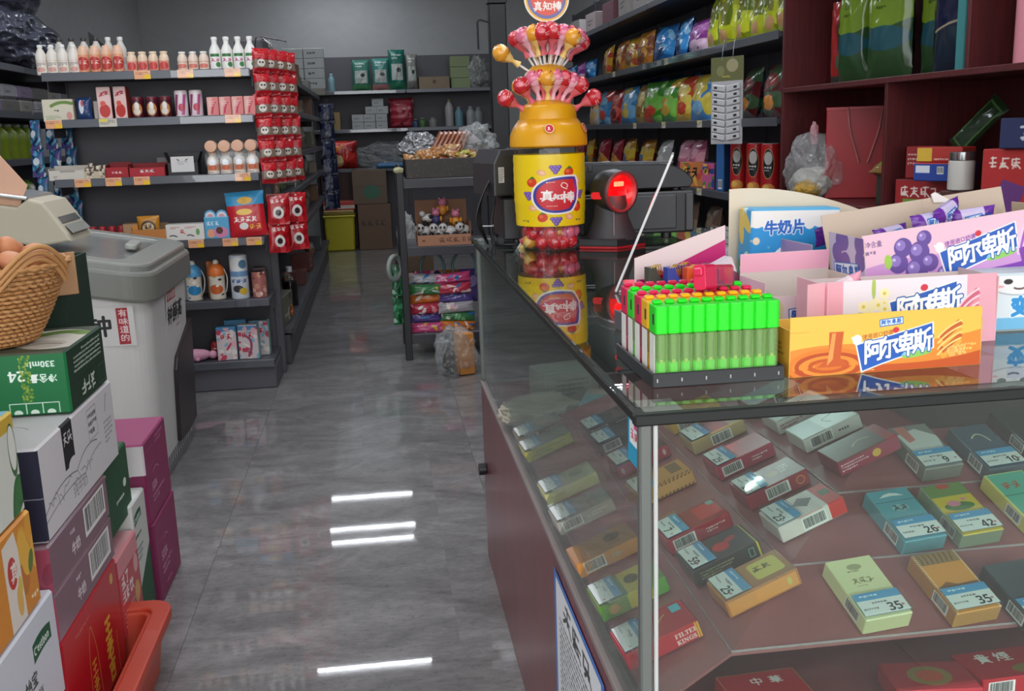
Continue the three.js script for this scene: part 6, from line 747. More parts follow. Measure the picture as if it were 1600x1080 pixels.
  stack('water_carton', 'white bottled water carton with green logo low at left', SX, 0.3, 0.2, 0.396, 1.36, 1.724, 1000, '#d4d6dc', { r: (g, W, H) => { fillAll(g, W, H, '#d3d5dd'); cest(g, W * 0.66, H * 0.34, H * 0.11); g.fillStyle = '#2a4a3a'; g.fillRect(W * 0.42, H * 0.46, W * 0.08, H * 0.2); zh(g, '怡宝', W * 0.52, H * 0.44, H * 0.14, '#2a3c34', { w: 0.13 }); latin(g, "C'ESTBON", W * 0.52, H * 0.7, H * 0.08, '#3a4a44'); curve(g, [[W * 0.1, H * 0.9], [W * 0.16, H * 0.78], [W * 0.2, H * 0.92]], '#444a4a', 3); fine(g, W * 0.02, H * 0.92, W * 0.12, H * 0.05, 1, '#666'); }, t: '#d8dae0', f: '#c9ccd2' });
  stack('juice_carton', 'orange mango juice carton with white bottle panel', -0.602, 0.3, 0.398, 0.562, 1.33, 1.676, 1000, '#d98a1c', { r: (g, W0, H) => { fillAll(g, W0, H, '#df8c1e'); const W = W0 * 0.62; g.translate(W0 * 0.42, 0); for (let i = 0; i < 9; i++) blob(g, W * rr(0.6, 1), H * rr(0.1, 0.8), W * 0.1, H * 0.18, pick(['#eaa52c', '#f0b83c', '#c8741a'])); blob(g, W * 0.82, H * 0.5, W * 0.05, H * 0.12, '#5f7a2c', 0.5); poly(g, [[W * 0.3, H * 0.1], [W * 0.56, H * 0.05], [W * 0.6, H * 0.25], [W * 0.62, H], [W * 0.3, H]], '#eadfd2'); blob(g, W * 0.44, H * 0.42, W * 0.09, H * 0.16, '#c8342a'); zh(g, '真', W * 0.4, H * 0.32, H * 0.2, '#f2e4d8', { w: 0.12 }); blob(g, W * 0.52, H * 0.75, W * 0.06, H * 0.16, '#e8b45a'); blob(g, W * 0.56, H * 0.62, W * 0.04, H * 0.1, '#e2c24a'); fine(g, W * 0.74, H * 0.82, W * 0.2, H * 0.1, 1, '#f6e4c0'); }, t: '#e09a34', f: '#d9821a' }, { rough: 0.3 });
  stack('juice_carton', 'white and green coconut juice carton at left edge', -0.603, 0.3, 0.564, 0.735, 1.31, 1.664, 1000, '#d8dccb', { r: (g, W0, H) => { fillAll(g, W0, H, '#e2e4d8'); const W = W0 * 0.36; g.translate(W0 * 0.66, 0); g.fillStyle = '#d8b23c'; g.fillRect(0, 0, W, H * 0.16); blob(g, W * 0.78, H * 0.36, W * 0.14, H * 0.26, '#3f6a3c'); blob(g, W * 0.78, H * 0.34, W * 0.12, H * 0.22, '#f0f0e6'); curve(g, [[W * 0.6, H * 0.95], [W * 0.75, H * 0.6], [W * 0.9, H * 0.7]], '#2f6a34', H * 0.12); poly(g, [[W * 0.55, H], [W * 0.7, H * 0.7], [W * 0.98, H * 0.62], [W * 0.92, H * 0.9], [W * 0.7, H]], '#3a7a3c'); fine(g, W * 0.78, H * 0.86, W * 0.18, H * 0.08, 1, '#2a5a2c'); }, t: '#6fb0c0', f: '#d0d4c4' }, { rough: 0.3 });
  stack('soda_carton', 'upper magenta soda carton with torn white label', -0.6, 0.16, 0.219, 0.43, 2.45, 2.71, 1000, '#8a2a58', { f: (g, W, H) => { fillAll(g, W, H, '#7d2450'); g.fillStyle = '#d8d2d2'; g.fillRect(W * 0.3, H * 0.02, W * 0.68, H * 0.36); poly(g, [[W * 0.3, H * 0.38], [W * 0.6, H * 0.42], [W * 0.9, H * 0.36]], '#d8d2d2'); }, r: (g, W, H) => { fillAll(g, W, H, '#8c2858'); fine(g, W * 0.5, H * 0.06, W * 0.4, H * 0.12, 2, '#c27a9c'); g.strokeStyle = '#b86a90'; g.strokeRect(W * 0.08, H * 0.14, W * 0.3, H * 0.2); latin(g, 'SODA', W * 0.2, H * 0.66, H * 0.13, '#e6c4d4', { sx: 0.8, style: 'normal' }); fine(g, W * 0.2, H * 0.7, W * 0.5, H * 0.12, 2, '#c88aa6'); curve(g, [[W * 0.3, H * 0.45], [W * 0.45, H * 0.38], [W * 0.55, H * 0.48]], '#dcb0c4', 2); }, t: '#9a3c68' });
  stack('soda_carton', 'lower magenta soda carton standing on the floor', -0.598, 0.24, 0.0, 0.2175, 2.46, 2.72, 1000, '#8a2a58', { r: (g, W, H) => { fillAll(g, W, H, '#8a2656'); latin(g, 'SODA', W * 0.2, H * 0.55, H * 0.15, '#e6c4d4', { sx: 0.8, style: 'normal' }); fine(g, W * 0.2, H * 0.6, W * 0.5, H * 0.14, 2, '#c88aa6'); g.strokeStyle = '#b86a90'; g.strokeRect(W * 0.06, H * 0.1, W * 0.26, H * 0.18); curve(g, [[W * 0.36, H * 0.34], [W * 0.45, H * 0.26], [W * 0.55, H * 0.36]], '#dcb0c4', 2); fine(g, W * 0.3, H * 0.84, W * 0.4, H * 0.06, 1, '#c88aa6'); }, f: '#74204a', t: '#8e3560' });
  stack('water_carton', 'white and green water carton on floor beside soda cartons', -0.607, 0.2, 0.0, 0.325, 2.31, 2.446, 1100, '#1d4a30', { f: (g, W, H) => { fillAll(g, W, H, '#cfd0ca'); g.fillStyle = '#1f5232'; g.fillRect(0, H * 0.56, W, H * 0.5); }, r: (g, W, H) => { fillAll(g, W, H, '#cdcec8'); cest(g, W * 0.1, H * 0.16, H * 0.05, -0.1); fine(g, W * 0.1, H * 0.24, W * 0.6, H * 0.06, 1, '#33463c'); fine(g, W * 0.1, H * 0.34, W * 0.4, H * 0.12, 3, '#6a706c'); poly(g, [[0, H * 0.66], [W, H * 0.42], [W, H], [0, H]], '#1f5434'); fine(g, W * 0.5, H * 0.86, W * 0.35, H * 0.06, 1, '#c9d4c8'); }, t: '#d0d2cc' });
  // orange plastic crate with thick rounded rim
  const cr = thing('plastic_crate', 'orange red plastic crate on floor holding red cartons', 'crate', [-0.72, 0, 1.78]), om = M('#b8402a', 0.42), W = 0.39, D = 0.8, Hc = 0.13;
  const shell = rrect(W, D, 0.05), hole = rrect(W - 0.05, D - 0.05, 0.03), sh = rrect(W, D, 0.05); sh.holes.push(hole);
  put('bottom', mv(ext(rrect(W - 0.03, D - 0.03, 0.04), 0.012, 0.002), 0, 0.004, 0, -Math.PI / 2), om, cr); const wall = ext(sh, Hc - 0.008, 0.004, 8); wall.rotateX(-Math.PI / 2); const wp = wall.attributes.position; for (let i = 0; i < wp.count; i++) { const k = 0.93 + 0.07 * wp.getY(i) / Hc; wp.setX(i, wp.getX(i) * k); wp.setZ(i, wp.getZ(i) * k); } wall.computeVertexNormals(); put('wall', wall, om, cr, 0, 0.005, 0);
  const rs = rrect(W + 0.03, D + 0.03, 0.055); rs.holes.push(rrect(W - 0.03, D - 0.03, 0.04)); put('rim', mv(ext(rs, 0.016, 0.005, 8), 0, Hc - 0.012, 0, -Math.PI / 2), om, cr);
}
{
  // open dark carton behind the basket
  const t = thing('open_carton', 'dark green open carton with beige flap behind egg basket', 'carton', [-0.77, 0.6465, 2.33], 0), k = M('#1c3326', 0.6), be = M('#b98d66', 0.75);
  put('front_panel', bx(0.2, 0.26, 0.004, 0.001), k, t, 0, 0, 0.09); put('back_panel', bx(0.2, 0.26, 0.004, 0.001), k, t, 0, 0, -0.09); for (const s of [-1, 1]) put('side_panel', bx(0.004, 0.26, 0.18, 0.001), k, t, s * 0.1, 0, 0); put('bottom', bx(0.196, 0.004, 0.176, 0.001), k, t); put('flap', bx(0.07, 0.09, 0.003, 0.001), be, t, 0.098, 0.19, 0.11, 0, 0.5, 0);
  carton('drink_carton', 'plain green carton hidden under the open carton', 'carton', [-0.88, 0.0, 2.34], 0, 0.12, 0.6455, 0.19, 300, '#1d4a2c', { r: '#1f4a2e' });
  // wicker basket: woven strands as real geometry
  const b = thing('egg_basket', 'tan woven bamboo basket full of brown eggs', 'basket', [-0.765, 0.771, 2.06]), cane = M('#bf8a55', 0.7), cane2 = M('#a8733f', 0.7);
  const R0 = 0.075, R1 = 0.152, Hb = 0.15, rad = (y) => R0 + (R1 - R0) * Math.pow(y / Hb, 0.8);
  put('base_disc', cyl(R0 * 1.02, 0.006, 28), cane2, b);
  const rib = []; for (let i = 0; i < 44; i++) { const a = i / 44 * TAU, p = []; for (let k = 0; k <= 6; k++) { const y = Hb * k / 6; p.push([Math.sin(a) * (rad(y) - 0.001), y + 0.002, Math.cos(a) * (rad(y) - 0.001)]); } rib.push(tube(p, 0.0026, 8, 5)); } put('ribs', join(...rib), cane2, b);
  for (let r = 0; r < 17; r++) { const y = 0.008 + r * 0.0086, p = [], n = 88; for (let i = 0; i < n; i++) { const a = i / n * TAU, w = ((i + r) % 2 ? 1 : -1) * 0.0021; p.push(new THREE.Vector3(Math.sin(a) * (rad(y) + w + 0.001), y + 0.0008 * Math.sin(i * 3 + r), Math.cos(a) * (rad(y) + w + 0.001))); } put('woven_strand', new THREE.TubeGeometry(new THREE.CatmullRomCurve3(p, true), 176, 0.0036, 5, true), r % 3 ? cane : M('#b57f49', 0.7), b); }
  for (let k = 0; k < 3; k++) { const p = []; for (let i = 0; i < 40; i++) { const a = i / 40 * TAU; p.push(new THREE.Vector3(Math.sin(a) * (R1 + 0.004 + 0.003 * Math.sin(a * 18 + k * 2.1)), Hb + 0.004 + 0.004 * Math.cos(a * 18 + k * 2.1), Math.cos(a) * (R1 + 0.004 + 0.003 * Math.sin(a * 18 + k * 2.1)))); } put('rim_braid', new THREE.TubeGeometry(new THREE.CatmullRomCurve3(p, true), 200, 0.0042, 5, true), cane, b); }
  for (const s of [1, -1]) for (let k = 0; k < 3; k++) { const a0 = (s > 0 ? 0.5 : -2.64), h = 0.05, p = []; for (let i = 0; i <= 10; i++) { const u = i / 10, a = a0 + u * 1.0; p.push([Math.sin(a) * (R1 + 0.004 + k * 0.003), Hb - 0.03 + Math.sin(u * Math.PI) * h + 0.012 * k, Math.cos(a) * (R1 + 0.004 + k * 0.003)]); } put('handle', tube(p, 0.0048, 24, 6), cane, b); }
  const eg = new THREE.SphereGeometry(0.0225, 20, 16), P = eg.attributes.position; for (let i = 0; i < P.count; i++) { const y = P.getY(i); const k = 1 - 0.1 * (y / 0.0225); P.setXYZ(i, P.getX(i) * k, y * 1.28, P.getZ(i) * k); } eg.computeVertexNormals();
  const ec = ['#c98258', '#d08c62', '#c07a50', '#cf8f6a'];
  const ep = [[-0.06, 0.03, 0.04], [-0.02, 0.06, 0.035], [0.03, 0.07, 0.03], [0.075, 0.05, 0.03], [0.095, 0.0, 0.03], [-0.09, 0.07, 0.02], [-0.1, 0.0, 0.045], [-0.04, -0.02, 0.062], [0.01, 0.01, 0.06], [0.05, -0.01, 0.055], [-0.075, -0.06, 0.045], [-0.02, -0.07, 0.045], [0.04, -0.07, 0.04], [0.085, -0.05, 0.035], [-0.015, 0.105, 0.022], [0.045, 0.105, 0.02], [-0.02, -0.02, 0.09], [-0.07, 0.0, 0.08], [0.02, 0.04, 0.082]];
  ep.forEach(([x, z, y], i) => { const m = solo('egg', `brown egg, ${i < 16 ? 'lying in the heap that fills' : 'resting on top of the heap in'} the basket`, 'egg', eg, M(ec[i % 4], 0.55), [-0.765 + x, 0.771 + 0.135 + y * 0.9, 2.06 - z], rr(0, 6), i < 16 ? 'eggs in the basket' : 'top eggs in the basket'); m.rotation.set(rr(0.7, 1.6), rr(0, 6), rr(-0.4, 0.4)); });
}
{
  // retail scale standing on the freezer
  const t = thing('retail_scale', 'cream electronic weighing scale with dark display and steel pan', 'scale', [-1.16, 0.845, 3.5], 0.0), c = M('#b7ae98', 0.45), s = new THREE.Shape();
  s.moveTo(-0.15, 0.0); s.lineTo(0.09, 0); s.lineTo(0.175, 0.025); s.lineTo(0.165, 0.04); s.lineTo(0.09, 0.125); s.lineTo(0.05, 0.13); s.lineTo(0.02, 0.1); s.lineTo(-0.15, 0.1); s.closePath();
  put('body', mv(ext(s, 0.24, 0.008), 0, 0.012, -0.12), c, t); const dp = new THREE.Group(); dp.name = 'display'; dp.position.set(0.148, 0.112, 0); dp.rotation.set(0, Math.PI / 2, 0); t.add(dp);
  put('screen', bx(0.2, 0.055, 0.003, 0.001), M('#565a55', 0.15), dp, 0, -0.028, 0.002, -0.86); put('key_panel', bx(0.2, 0.035, 0.003, 0.001), M('#8d8f88', 0.3), dp, 0, -0.055, 0.036, -0.86);
  for (const x of [-0.12, 0.0]) put('pan_support', bx(0.02, 0.03, 0.02, 0.002), M('#8f8f8c', 0.4), t, x, 0.11, 0); put('pan', bx(0.3, 0.012, 0.26, 0.004), M('#b8b8b6', 0.25, 0.7), t, -0.1, 0.145, 0); for (const x of [-0.12, 0.06]) for (const z of [-0.09, 0.09]) put('foot', cyl(0.014, 0.013, 10), blackPl, t, x, 0, z); t.rotation.z = -0.17; put('skirt', mv(bx(0.25, 0.02, 0.22, 0.004), -0.03, 0.004, 0), blackPl, t);
  solo('price_card', 'pink blank card leaning on the scale pan', 'card', ext((() => { const q = new THREE.Shape(); q.moveTo(-0.11, -0.04); q.lineTo(0.022, -0.085); q.lineTo(0.073, 0.022); q.lineTo(0.0, 0.125); q.lineTo(-0.11, 0.125); q.closePath(); return q; })(), 0.003, 0.0008), M('#d9aa8e', 0.7), [-1.165, 1.003, 3.4], 0.1);
}
{
  // ice cream freezer: tapered rounded body, grey lid with glass
  const f = thing('ice_cream_freezer', 'white chest freezer with grey sliding glass lid and dark grille', 'freezer', [-1.15, 0, 3.68]);
  const W = 0.8, D = 0.76, Hb = 0.66, bodyS = rrect(W, D, 0.1), g = ext(bodyS, Hb - 0.07, 0.006, 10); g.rotateX(-Math.PI / 2); const P = g.attributes.position;
  for (let i = 0; i < P.count; i++) { const k = 0.93 + 0.07 * Math.min(1, P.getY(i) / Hb); P.setX(i, P.getX(i) * k); P.setZ(i, P.getZ(i) * (0.88 + 0.12 * Math.min(1, P.getY(i) / Hb))); } for (let i = 0; i < P.count; i++) P.setY(i, P.getY(i) * (1 + 0.27 * (W / 2 - P.getX(i)))); g.computeVertexNormals();
  const slope = (q, y0 = 0.7) => { const A = q.attributes.position; for (let i = 0; i < A.count; i++) A.setY(i, A.getY(i) + 0.18 * (W / 2 - A.getX(i))); q.computeVertexNormals(); return q; };
  put('body', g, M('#d9d6d2', 0.3), f, 0, 0.07, 0);
  const bs = ext(rrect(W * 0.93, D * 0.86, 0.09), 0.1, 0.004, 10); bs.rotateX(-Math.PI / 2); put('plinth', bs, M('#77777a', 0.45), f, 0, 0.005, 0);
  // dark grille panel on the aisle side, lower rear
  const gs = new THREE.Shape(); gs.moveTo(-0.03, 0.02); gs.lineTo(-0.03, 0.26); gs.lineTo(0.0, 0.3); gs.lineTo(0.3, 0.39); gs.lineTo(0.3, 0.0); gs.quadraticCurveTo(0.15, -0.02, -0.03, 0.0); gs.closePath();
  put('grille_panel', mv(ext(gs, 0.012, 0.004), 0, 0, 0, 0, Math.PI / 2), M('#2b2022', 0.35), f, W / 2 - 0.024, 0.08, -0.02, 0, 0, -0.04);
  const sl = []; for (let i = 0; i < 16; i++) sl.push(mv(bx(0.004, 0.055, 0.006, 0.001), 0, 0, 0.3 - i * 0.038)); put('vent_slots', join(...sl), M('#a8a8aa', 0.5), f, W * 0.465 + 0.003, 0.03, 0);
  const lidS = rrect(W + 0.03, D + 0.03, 0.11); put('lid_frame', slope(mv(ext(lidS, 0.075, 0.012, 12), 0, 0.655, 0, -Math.PI / 2)), M('#7d7d76', 0.38), f);
  const top = rrect(W + 0.01, D + 0.0, 0.1); top.holes.push(rrect(W - 0.14, D - 0.14, 0.06)); put('lid_bezel', slope(mv(ext(top, 0.016, 0.008, 12), 0, 0.742, 0, -Math.PI / 2)), M('#8b8c85', 0.33), f);
  put('lid_glass', slope(mv(ext(rrect(W - 0.13, D - 0.13, 0.06), 0.005, 0.001), 0, 0.752, 0, -Math.PI / 2)), M('#cfd4d2', 0.22, 0, { transmission: 0.8, thickness: 0 }), f); put('freezer_well', slope(mv(bx(W - 0.12, 0.004, D - 0.12, 0.001), 0, 0.7435, 0)), M('#4a4f4d', 0.5), f);
  put('lid_handle', mv(ext(rrect(0.16, 0.03, 0.012), 0.01, 0.004), 0, 0, 0, -Math.PI / 2, Math.PI / 2), M('#a5a69f', 0.35), f, 0.29, 0.79, -0.02, 0, 0.1, -0.17); put('lock', mv(bx(0.012, 0.02, 0.022, 0.002), 0.415, 0.705, -0.2), M('#3a3a3c', 0.4), f);
  const zx = print(220, 160, '#d9d6d2', (g2, w, h) => { zh(g2, '钟薛高', w * 0.06, h * 0.36, w * 0.29, '#17161a', { w: 0.15 }); g2.fillStyle = '#a8242e'; g2.fillRect(w * 0.05, h * 0.04, w * 0.5, h * 0.22); zh(g2, '有味道的', w * 0.08, h * 0.07, h * 0.16, '#ecd8d4', { w: 0.12 }); fine(g2, w * 0.6, h * 0.86, w * 0.3, h * 0.08, 1, '#b8505a'); });
  put('logo_print', sheet(0.3, 0.17, zx, 0.0008), AM(zx, 0.3), f, W / 2 + 0.0005, 0.555, -0.06).rotation.set(0, Math.PI / 2, 0, 'YXZ'); f.children[f.children.length - 1].rotation.x = 0.075;
  const z2 = print(200, 130, '#d9d6d2', (g2, w, h) => { zh(g2, '壬钟', w * -0.02, h * 0.2, w * 0.34, '#17161a', { w: 0.13 }); g2.fillStyle = '#a8242e'; g2.fillRect(w * 0.76, h * 0.04, w * 0.16, h * 0.92); zh(g2, '有味道的', w * 0.785, h * 0.07, h * 0.19, '#ecd8d4', { w: 0.12, vert: true, gap: 1.1 }); });
  const lg = put('logo_print', sheet(0.22, 0.13, z2, 0.0008), AM(z2, 0.3), f, 0.25, 0.575, 0.3762); lg.rotation.x = 0.067;
}

// ---------- right wall: crisps on shelves ----------
function bagArt(base, cols, txt, ink = '#f4f0e6') { return print(110, 140, base, (g, W, H) => { inks(g, W, H, cols, 9, 0.1, 0.28); blob(g, W * 0.5, H * 0.32, W * 0.32, H * 0.13, cols[0]); if (txt) zh(g, txt, W * 0.5 - txt.length * W * 0.11, H * 0.25, W * 0.2, ink, { w: 0.15, out: base, ow: 0.1 }); blob(g, W * 0.5, H * 0.72, W * 0.26, H * 0.14, cols[1] ?? cols[0]); }); }
const RX = 1.74;
function rbag(label, y, D, w, h, art, group, o = {}) { const m = solo('snack_bag', label, 'snack bag', pillow(w * 1.12, h * 1.1, o.th ?? 0.085, art, { crimp: 0.07 }), AM(art, o.rough ?? 0.22, { clearcoat: 0.4 }), [RX + (o.dx ?? 0), y + 0.002, D], -Math.PI / 2 + (o.turn ?? rr(-0.15, 0.15)), group); m.rotation.set(-0.12 + (o.lean ?? rr(-0.1, 0.02)), m.rotation.y, 0, 'YXZ'); return m; }
{
  const yg = [0, 1].map(() => print(110, 150, '#a8b020', (g, W, H) => { inks(g, W, H, ['#c4cc2c', '#7f8a18', '#b4bc24', '#5f7010'], 14, 0.06, 0.3); poly(g, [[W * 0.3, H * 0.3], [W * 0.7, H * 0.26], [W * 0.66, H * 0.66], [W * 0.34, H * 0.66]], '#77792c'); blob(g, W * 0.5, H * 0.82, W * 0.2, H * 0.1, '#c99a6a'); }));
  [5.12, 4.92, 4.72, 4.52, 4.34, 4.2].forEach((D, i) => rbag(ORD[i] + ' glossy lime yellow snack bag counted from back shelf end', 1.5, D, 0.2, 0.27, yg[i % 2], 'lime yellow snack bags on the second right shelf', { rough: 0.16 }));
  const blu = bagArt('#1f5f9c', ['#2f86c8', '#163f70', '#7fb4d8'], ''), org = bagArt('#b8782c', ['#d8a040', '#8a4a24', '#d9b878'], ''), pur = bagArt('#8a3a8c', ['#b06ab0', '#d9b8d0'], ''), amb = bagArt('#c8942c', ['#e2b84a', '#8a5a20', '#b0442c'], '');
  [[6.05, blu, 'blue foil'], [5.68, blu, 'blue foil'], [7.5, amb, 'amber'], [7.1, org, 'brown orange'], [6.8, amb, 'amber'], [6.45, org, 'brown orange'], [5.36, pur, 'purple']].forEach(([D, a, c], i) => rbag(`${c} crisp bag, ${ORD[i]} of the mixed bags on second shelf`, 1.5, D, 0.26, a === pur ? 0.16 : 0.2, a, 'mixed crisp bags on the second right shelf'));
  { const k = [...Array(5)].map((_, i) => [blu, pur][i % 2]); k.forEach((a, i) => rbag(`${['blue', 'purple'][i % 2]} snack bag far back, ${ORD[i]} on the second shelf`, 1.5, 8.1 + i * 0.35, 0.2, 0.15, a, 'far snack bags on the second right shelf')); }
  const c3 = [[7.95, bagArt('#c8c0b4', ['#a83a30', '#d9b070'], ''), 'cream'], [7.6, bagArt('#3f86bc', ['#7fb4d4', '#c84a3c'], ''), 'light blue'], [7.25, bagArt('#a82c28', ['#d8584a', '#7a1c1c'], ''), 'red'], [6.9, bagArt('#3c7cb0', ['#74a8cc', '#d8c050'], ''), 'blue'], [6.55, bagArt('#b89a4c', ['#d8c078', '#8a6a2c'], ''), 'tan'], [6.25, bagArt('#3f8a2c', ['#74b84a', '#c84a30'], '癸子'), 'green'], [5.92, bagArt('#469432', ['#80c452', '#d8b040'], '癸子'), 'bright green'], [5.6, bagArt('#d0a62c', ['#e8cc58', '#c84a2c'], ''), 'yellow'], [5.33, bagArt('#4a86c0', ['#d8c24a', '#7fb0d4'], ''), 'blue and yellow']];
  c3.forEach(([D, a, c]) => rbag(`${c} crisp bag standing on the third right shelf`, 1.155, D, 0.27, 0.225, a, 'crisp bags on the third right shelf'));
  const top3 = bagArt('#234f7c', ['#3a6fa0', '#16345a'], ''); for (let i = 0; i < 5; i++) rbag(`${ORD[i]} dark blue bag behind the crisps on third shelf`, 1.155, 5.5 + i * 0.42, 0.24, 0.27, top3, 'dark blue bags behind the crisps', { dx: 0.13 });
  const dr = bagArt('#5a1c22', ['#8a3434', '#d88a3c', '#3f5a3c'], ''); [4.62, 4.32].forEach((D, i) => rbag(['left', 'right'][i] + ' maroon crisp bag beside the hanging hook card', 1.155, D, 0.25, 0.21, dr, 'maroon bags')); rbag('dark blue bag above the maroon crisp bags', 1.155, 4.45, 0.26, 0.27, top3, 'dark blue bags behind the crisps', { dx: 0.14 });
  // fourth shelf
  const canA = print(190, 170, '#b01c22', (g, W, H) => { blob(g, W * 0.5, H * 0.36, W * 0.1, H * 0.26, '#17161c'); blob(g, W * 0.5, H * 0.26, W * 0.075, H * 0.12, '#b8b4ae'); g.strokeStyle = '#c9a05a'; g.lineWidth = 2; g.beginPath(); g.ellipse(W * 0.5, H * 0.36, W * 0.1, H * 0.27, 0, 0, 7); g.stroke(); fine(g, W * 0.43, H * 0.4, W * 0.14, H * 0.12, 2, '#d9d4cc'); blob(g, W * 0.5, H * 0.82, W * 0.13, H * 0.1, '#d88a3c'); blob(g, W * 0.46, H * 0.8, W * 0.06, H * 0.06, '#e8b45a'); });
  [4.66, 4.45, 4.27].forEach((D, i) => can('crisp_canister', ['left', 'middle', 'right'][i] + ' tall red crisp canister with black oval on right shelf', 'canister', [1.71, 0.815, D], 0.041, 0.235, canA, { turn: -Math.PI / 2 + 0.9, lid: '#b8b0a8', lidMetal: 0.2, group: 'red crisp canisters' }));
  carton('snack_box', 'blue upright box between canisters and snack boxes', 'box', [1.72, 0.815, 4.87], -Math.PI / 2 + 0.5, 0.05, 0.23, 0.09, 600, '#2a5a94', { f: (g, W, H) => { fillAll(g, W, H, '#2f64a0'); bars(g, W * 0.3, H * 0.75, W * 0.5, H * 0.2); }, r: '#27548a' });
  carton('snack_box', 'green narrow box behind the blue upright box', 'box', [1.8, 0.815, 5.0], -Math.PI / 2 + 0.5, 0.05, 0.235, 0.06, 400, '#4f8a34', { f: '#5a963a' });
  const mixF = (c) => (g, W, H) => { fillAll(g, W, H, c); inks(g, W, H, ['#3f8a3c', '#d8b04a', '#c84a3c', '#2a4a8a'], 10, 0.08, 0.22); zh(g, '丑寅', W * 0.2, H * 0.2, W * 0.28, '#1d1a20', { w: 0.16 }); };
  carton('snack_box', 'orange and blue snack box on fourth right shelf', 'box', [1.71, 0.815, 5.3], -Math.PI / 2 + 0.4, 0.2, 0.13, 0.07, 600, '#b8683c', { f: mixF('#c87a44'), r: '#2a5aa0' }); carton('snack_box', 'pink and purple snack box beside the blue upright box', 'box', [1.715, 0.815, 5.05], -Math.PI / 2 + 0.4, 0.09, 0.13, 0.07, 600, '#b0487c', { f: mixF('#c05a8a'), r: '#8a3a6a' });
  const pnk = bagArt('#b86a84', ['#d898a8', '#8a3f5a'], ''), wht = bagArt('#a8a6a4', ['#c8c6c4', '#8a8886'], ''), mix = bagArt('#a8782c', ['#c8a83c', '#3f7aa8', '#a8382c'], ''), red = bagArt('#8a2430', ['#b04450', '#c88a3c'], '');
  [[5.6, pnk, 'pink'], [5.42, pnk, 'rose'], [6.1, wht, 'silver white'], [6.5, mix, 'yellow and blue'], [6.9, mix, 'gold'], [7.3, red, 'dark red'], [7.7, red, 'crimson'], [8.2, mix, 'amber gold'], [8.6, red, 'wine red']].forEach(([D, a, c]) => rbag(`${c} snack bag on the fourth right shelf`, 0.815, D, 0.22, 0.22, a, 'snack bags on the fourth right shelf'));
  const low = bagArt('#6a5448', ['#8a7460', '#4a4038'], ''); for (let i = 0; i < 7; i++) rbag(`${ORD[i]} brown snack bag on the low fifth right shelf`, 0.48, 4.3 + i * 0.42, 0.26, 0.22, low, 'brown bags on the fifth right shelf');
  // top shelf: boxes and wraps
  const tb = [['#a89a98', 'grey white'], ['#8a3a3c', 'dark red'], ['#b0aaa6', 'pale grey'], ['#7a4a54', 'plum']]; [[5.6, 0], [6.0, 1], [6.45, 2], [6.95, 2], [7.4, 3], [8.0, 0], [8.6, 2]].forEach(([D, k], i) => carton('stock_box', `${tb[k][1]} stock box, ${ORD[i]} along the top right shelf`, 'box', [1.82, 1.84, D], -Math.PI / 2 + rr(-0.1, 0.1), rr(0.24, 0.36), rr(0.16, 0.26), 0.2, 200, tb[k][0], { f: (g, W, H) => { fillAll(g, W, H, tb[k][0]); fine(g, W * 0.2, H * 0.3, W * 0.6, H * 0.3, 2, '#55504e'); } }, { group: 'stock boxes on the top right shelf' }));
  // hook card with hanging chargers
  const t = thing('hook_card', 'hanging olive header card with rows of white hooks', 'hook card', [1.6, 1.05, 4.53], -Math.PI / 2 + 0.55);
  const hp = print(110, 70, '#6f7048', (g, W, H) => { blob(g, W * 0.66, H * 0.35, W * 0.18, H * 0.26, '#a8a07a'); blob(g, W * 0.3, H * 0.55, W * 0.12, H * 0.2, '#8a8a5c'); fine(g, W * 0.35, H * 0.72, W * 0.4, H * 0.14, 1, '#c8b850'); });
  put('header_card', mv(sheet(0.185, 0.11, hp, 0.002), 0, 0.33, 0), AM(hp, 0.4), t); put('back_board', bx(0.18, 0.28, 0.003, 0.001), M('#b8b6b8', 0.5), t); for (let r = 0; r < 8; r++) for (const s of [-1, 1]) { const h = put('hook_pack', mv(bx(0.075, 0.026, 0.01, 0.003), 0, 0, 0.007), M('#c9c8c9', 0.4), t, s * 0.043, 0.02 + r * 0.031, 0, 0, 0, s * 0.15); put('print_patch', mv(bx(0.018, 0.01, 0.001, 0.0002), s * 0.015, 0.008, 0.0125), M('#2f2e30', 0.5), h); }
  for (const x of [-0.03, 0.03]) put('wire_hanger', tube([[x, 0.37, 0], [x + 0.006, 0.42, 0], [x, 0.46, -0.02], [x, 0.462, -0.12]], 0.002, 14, 5), M('#a8a8aa', 0.3, 0.8), t);
}
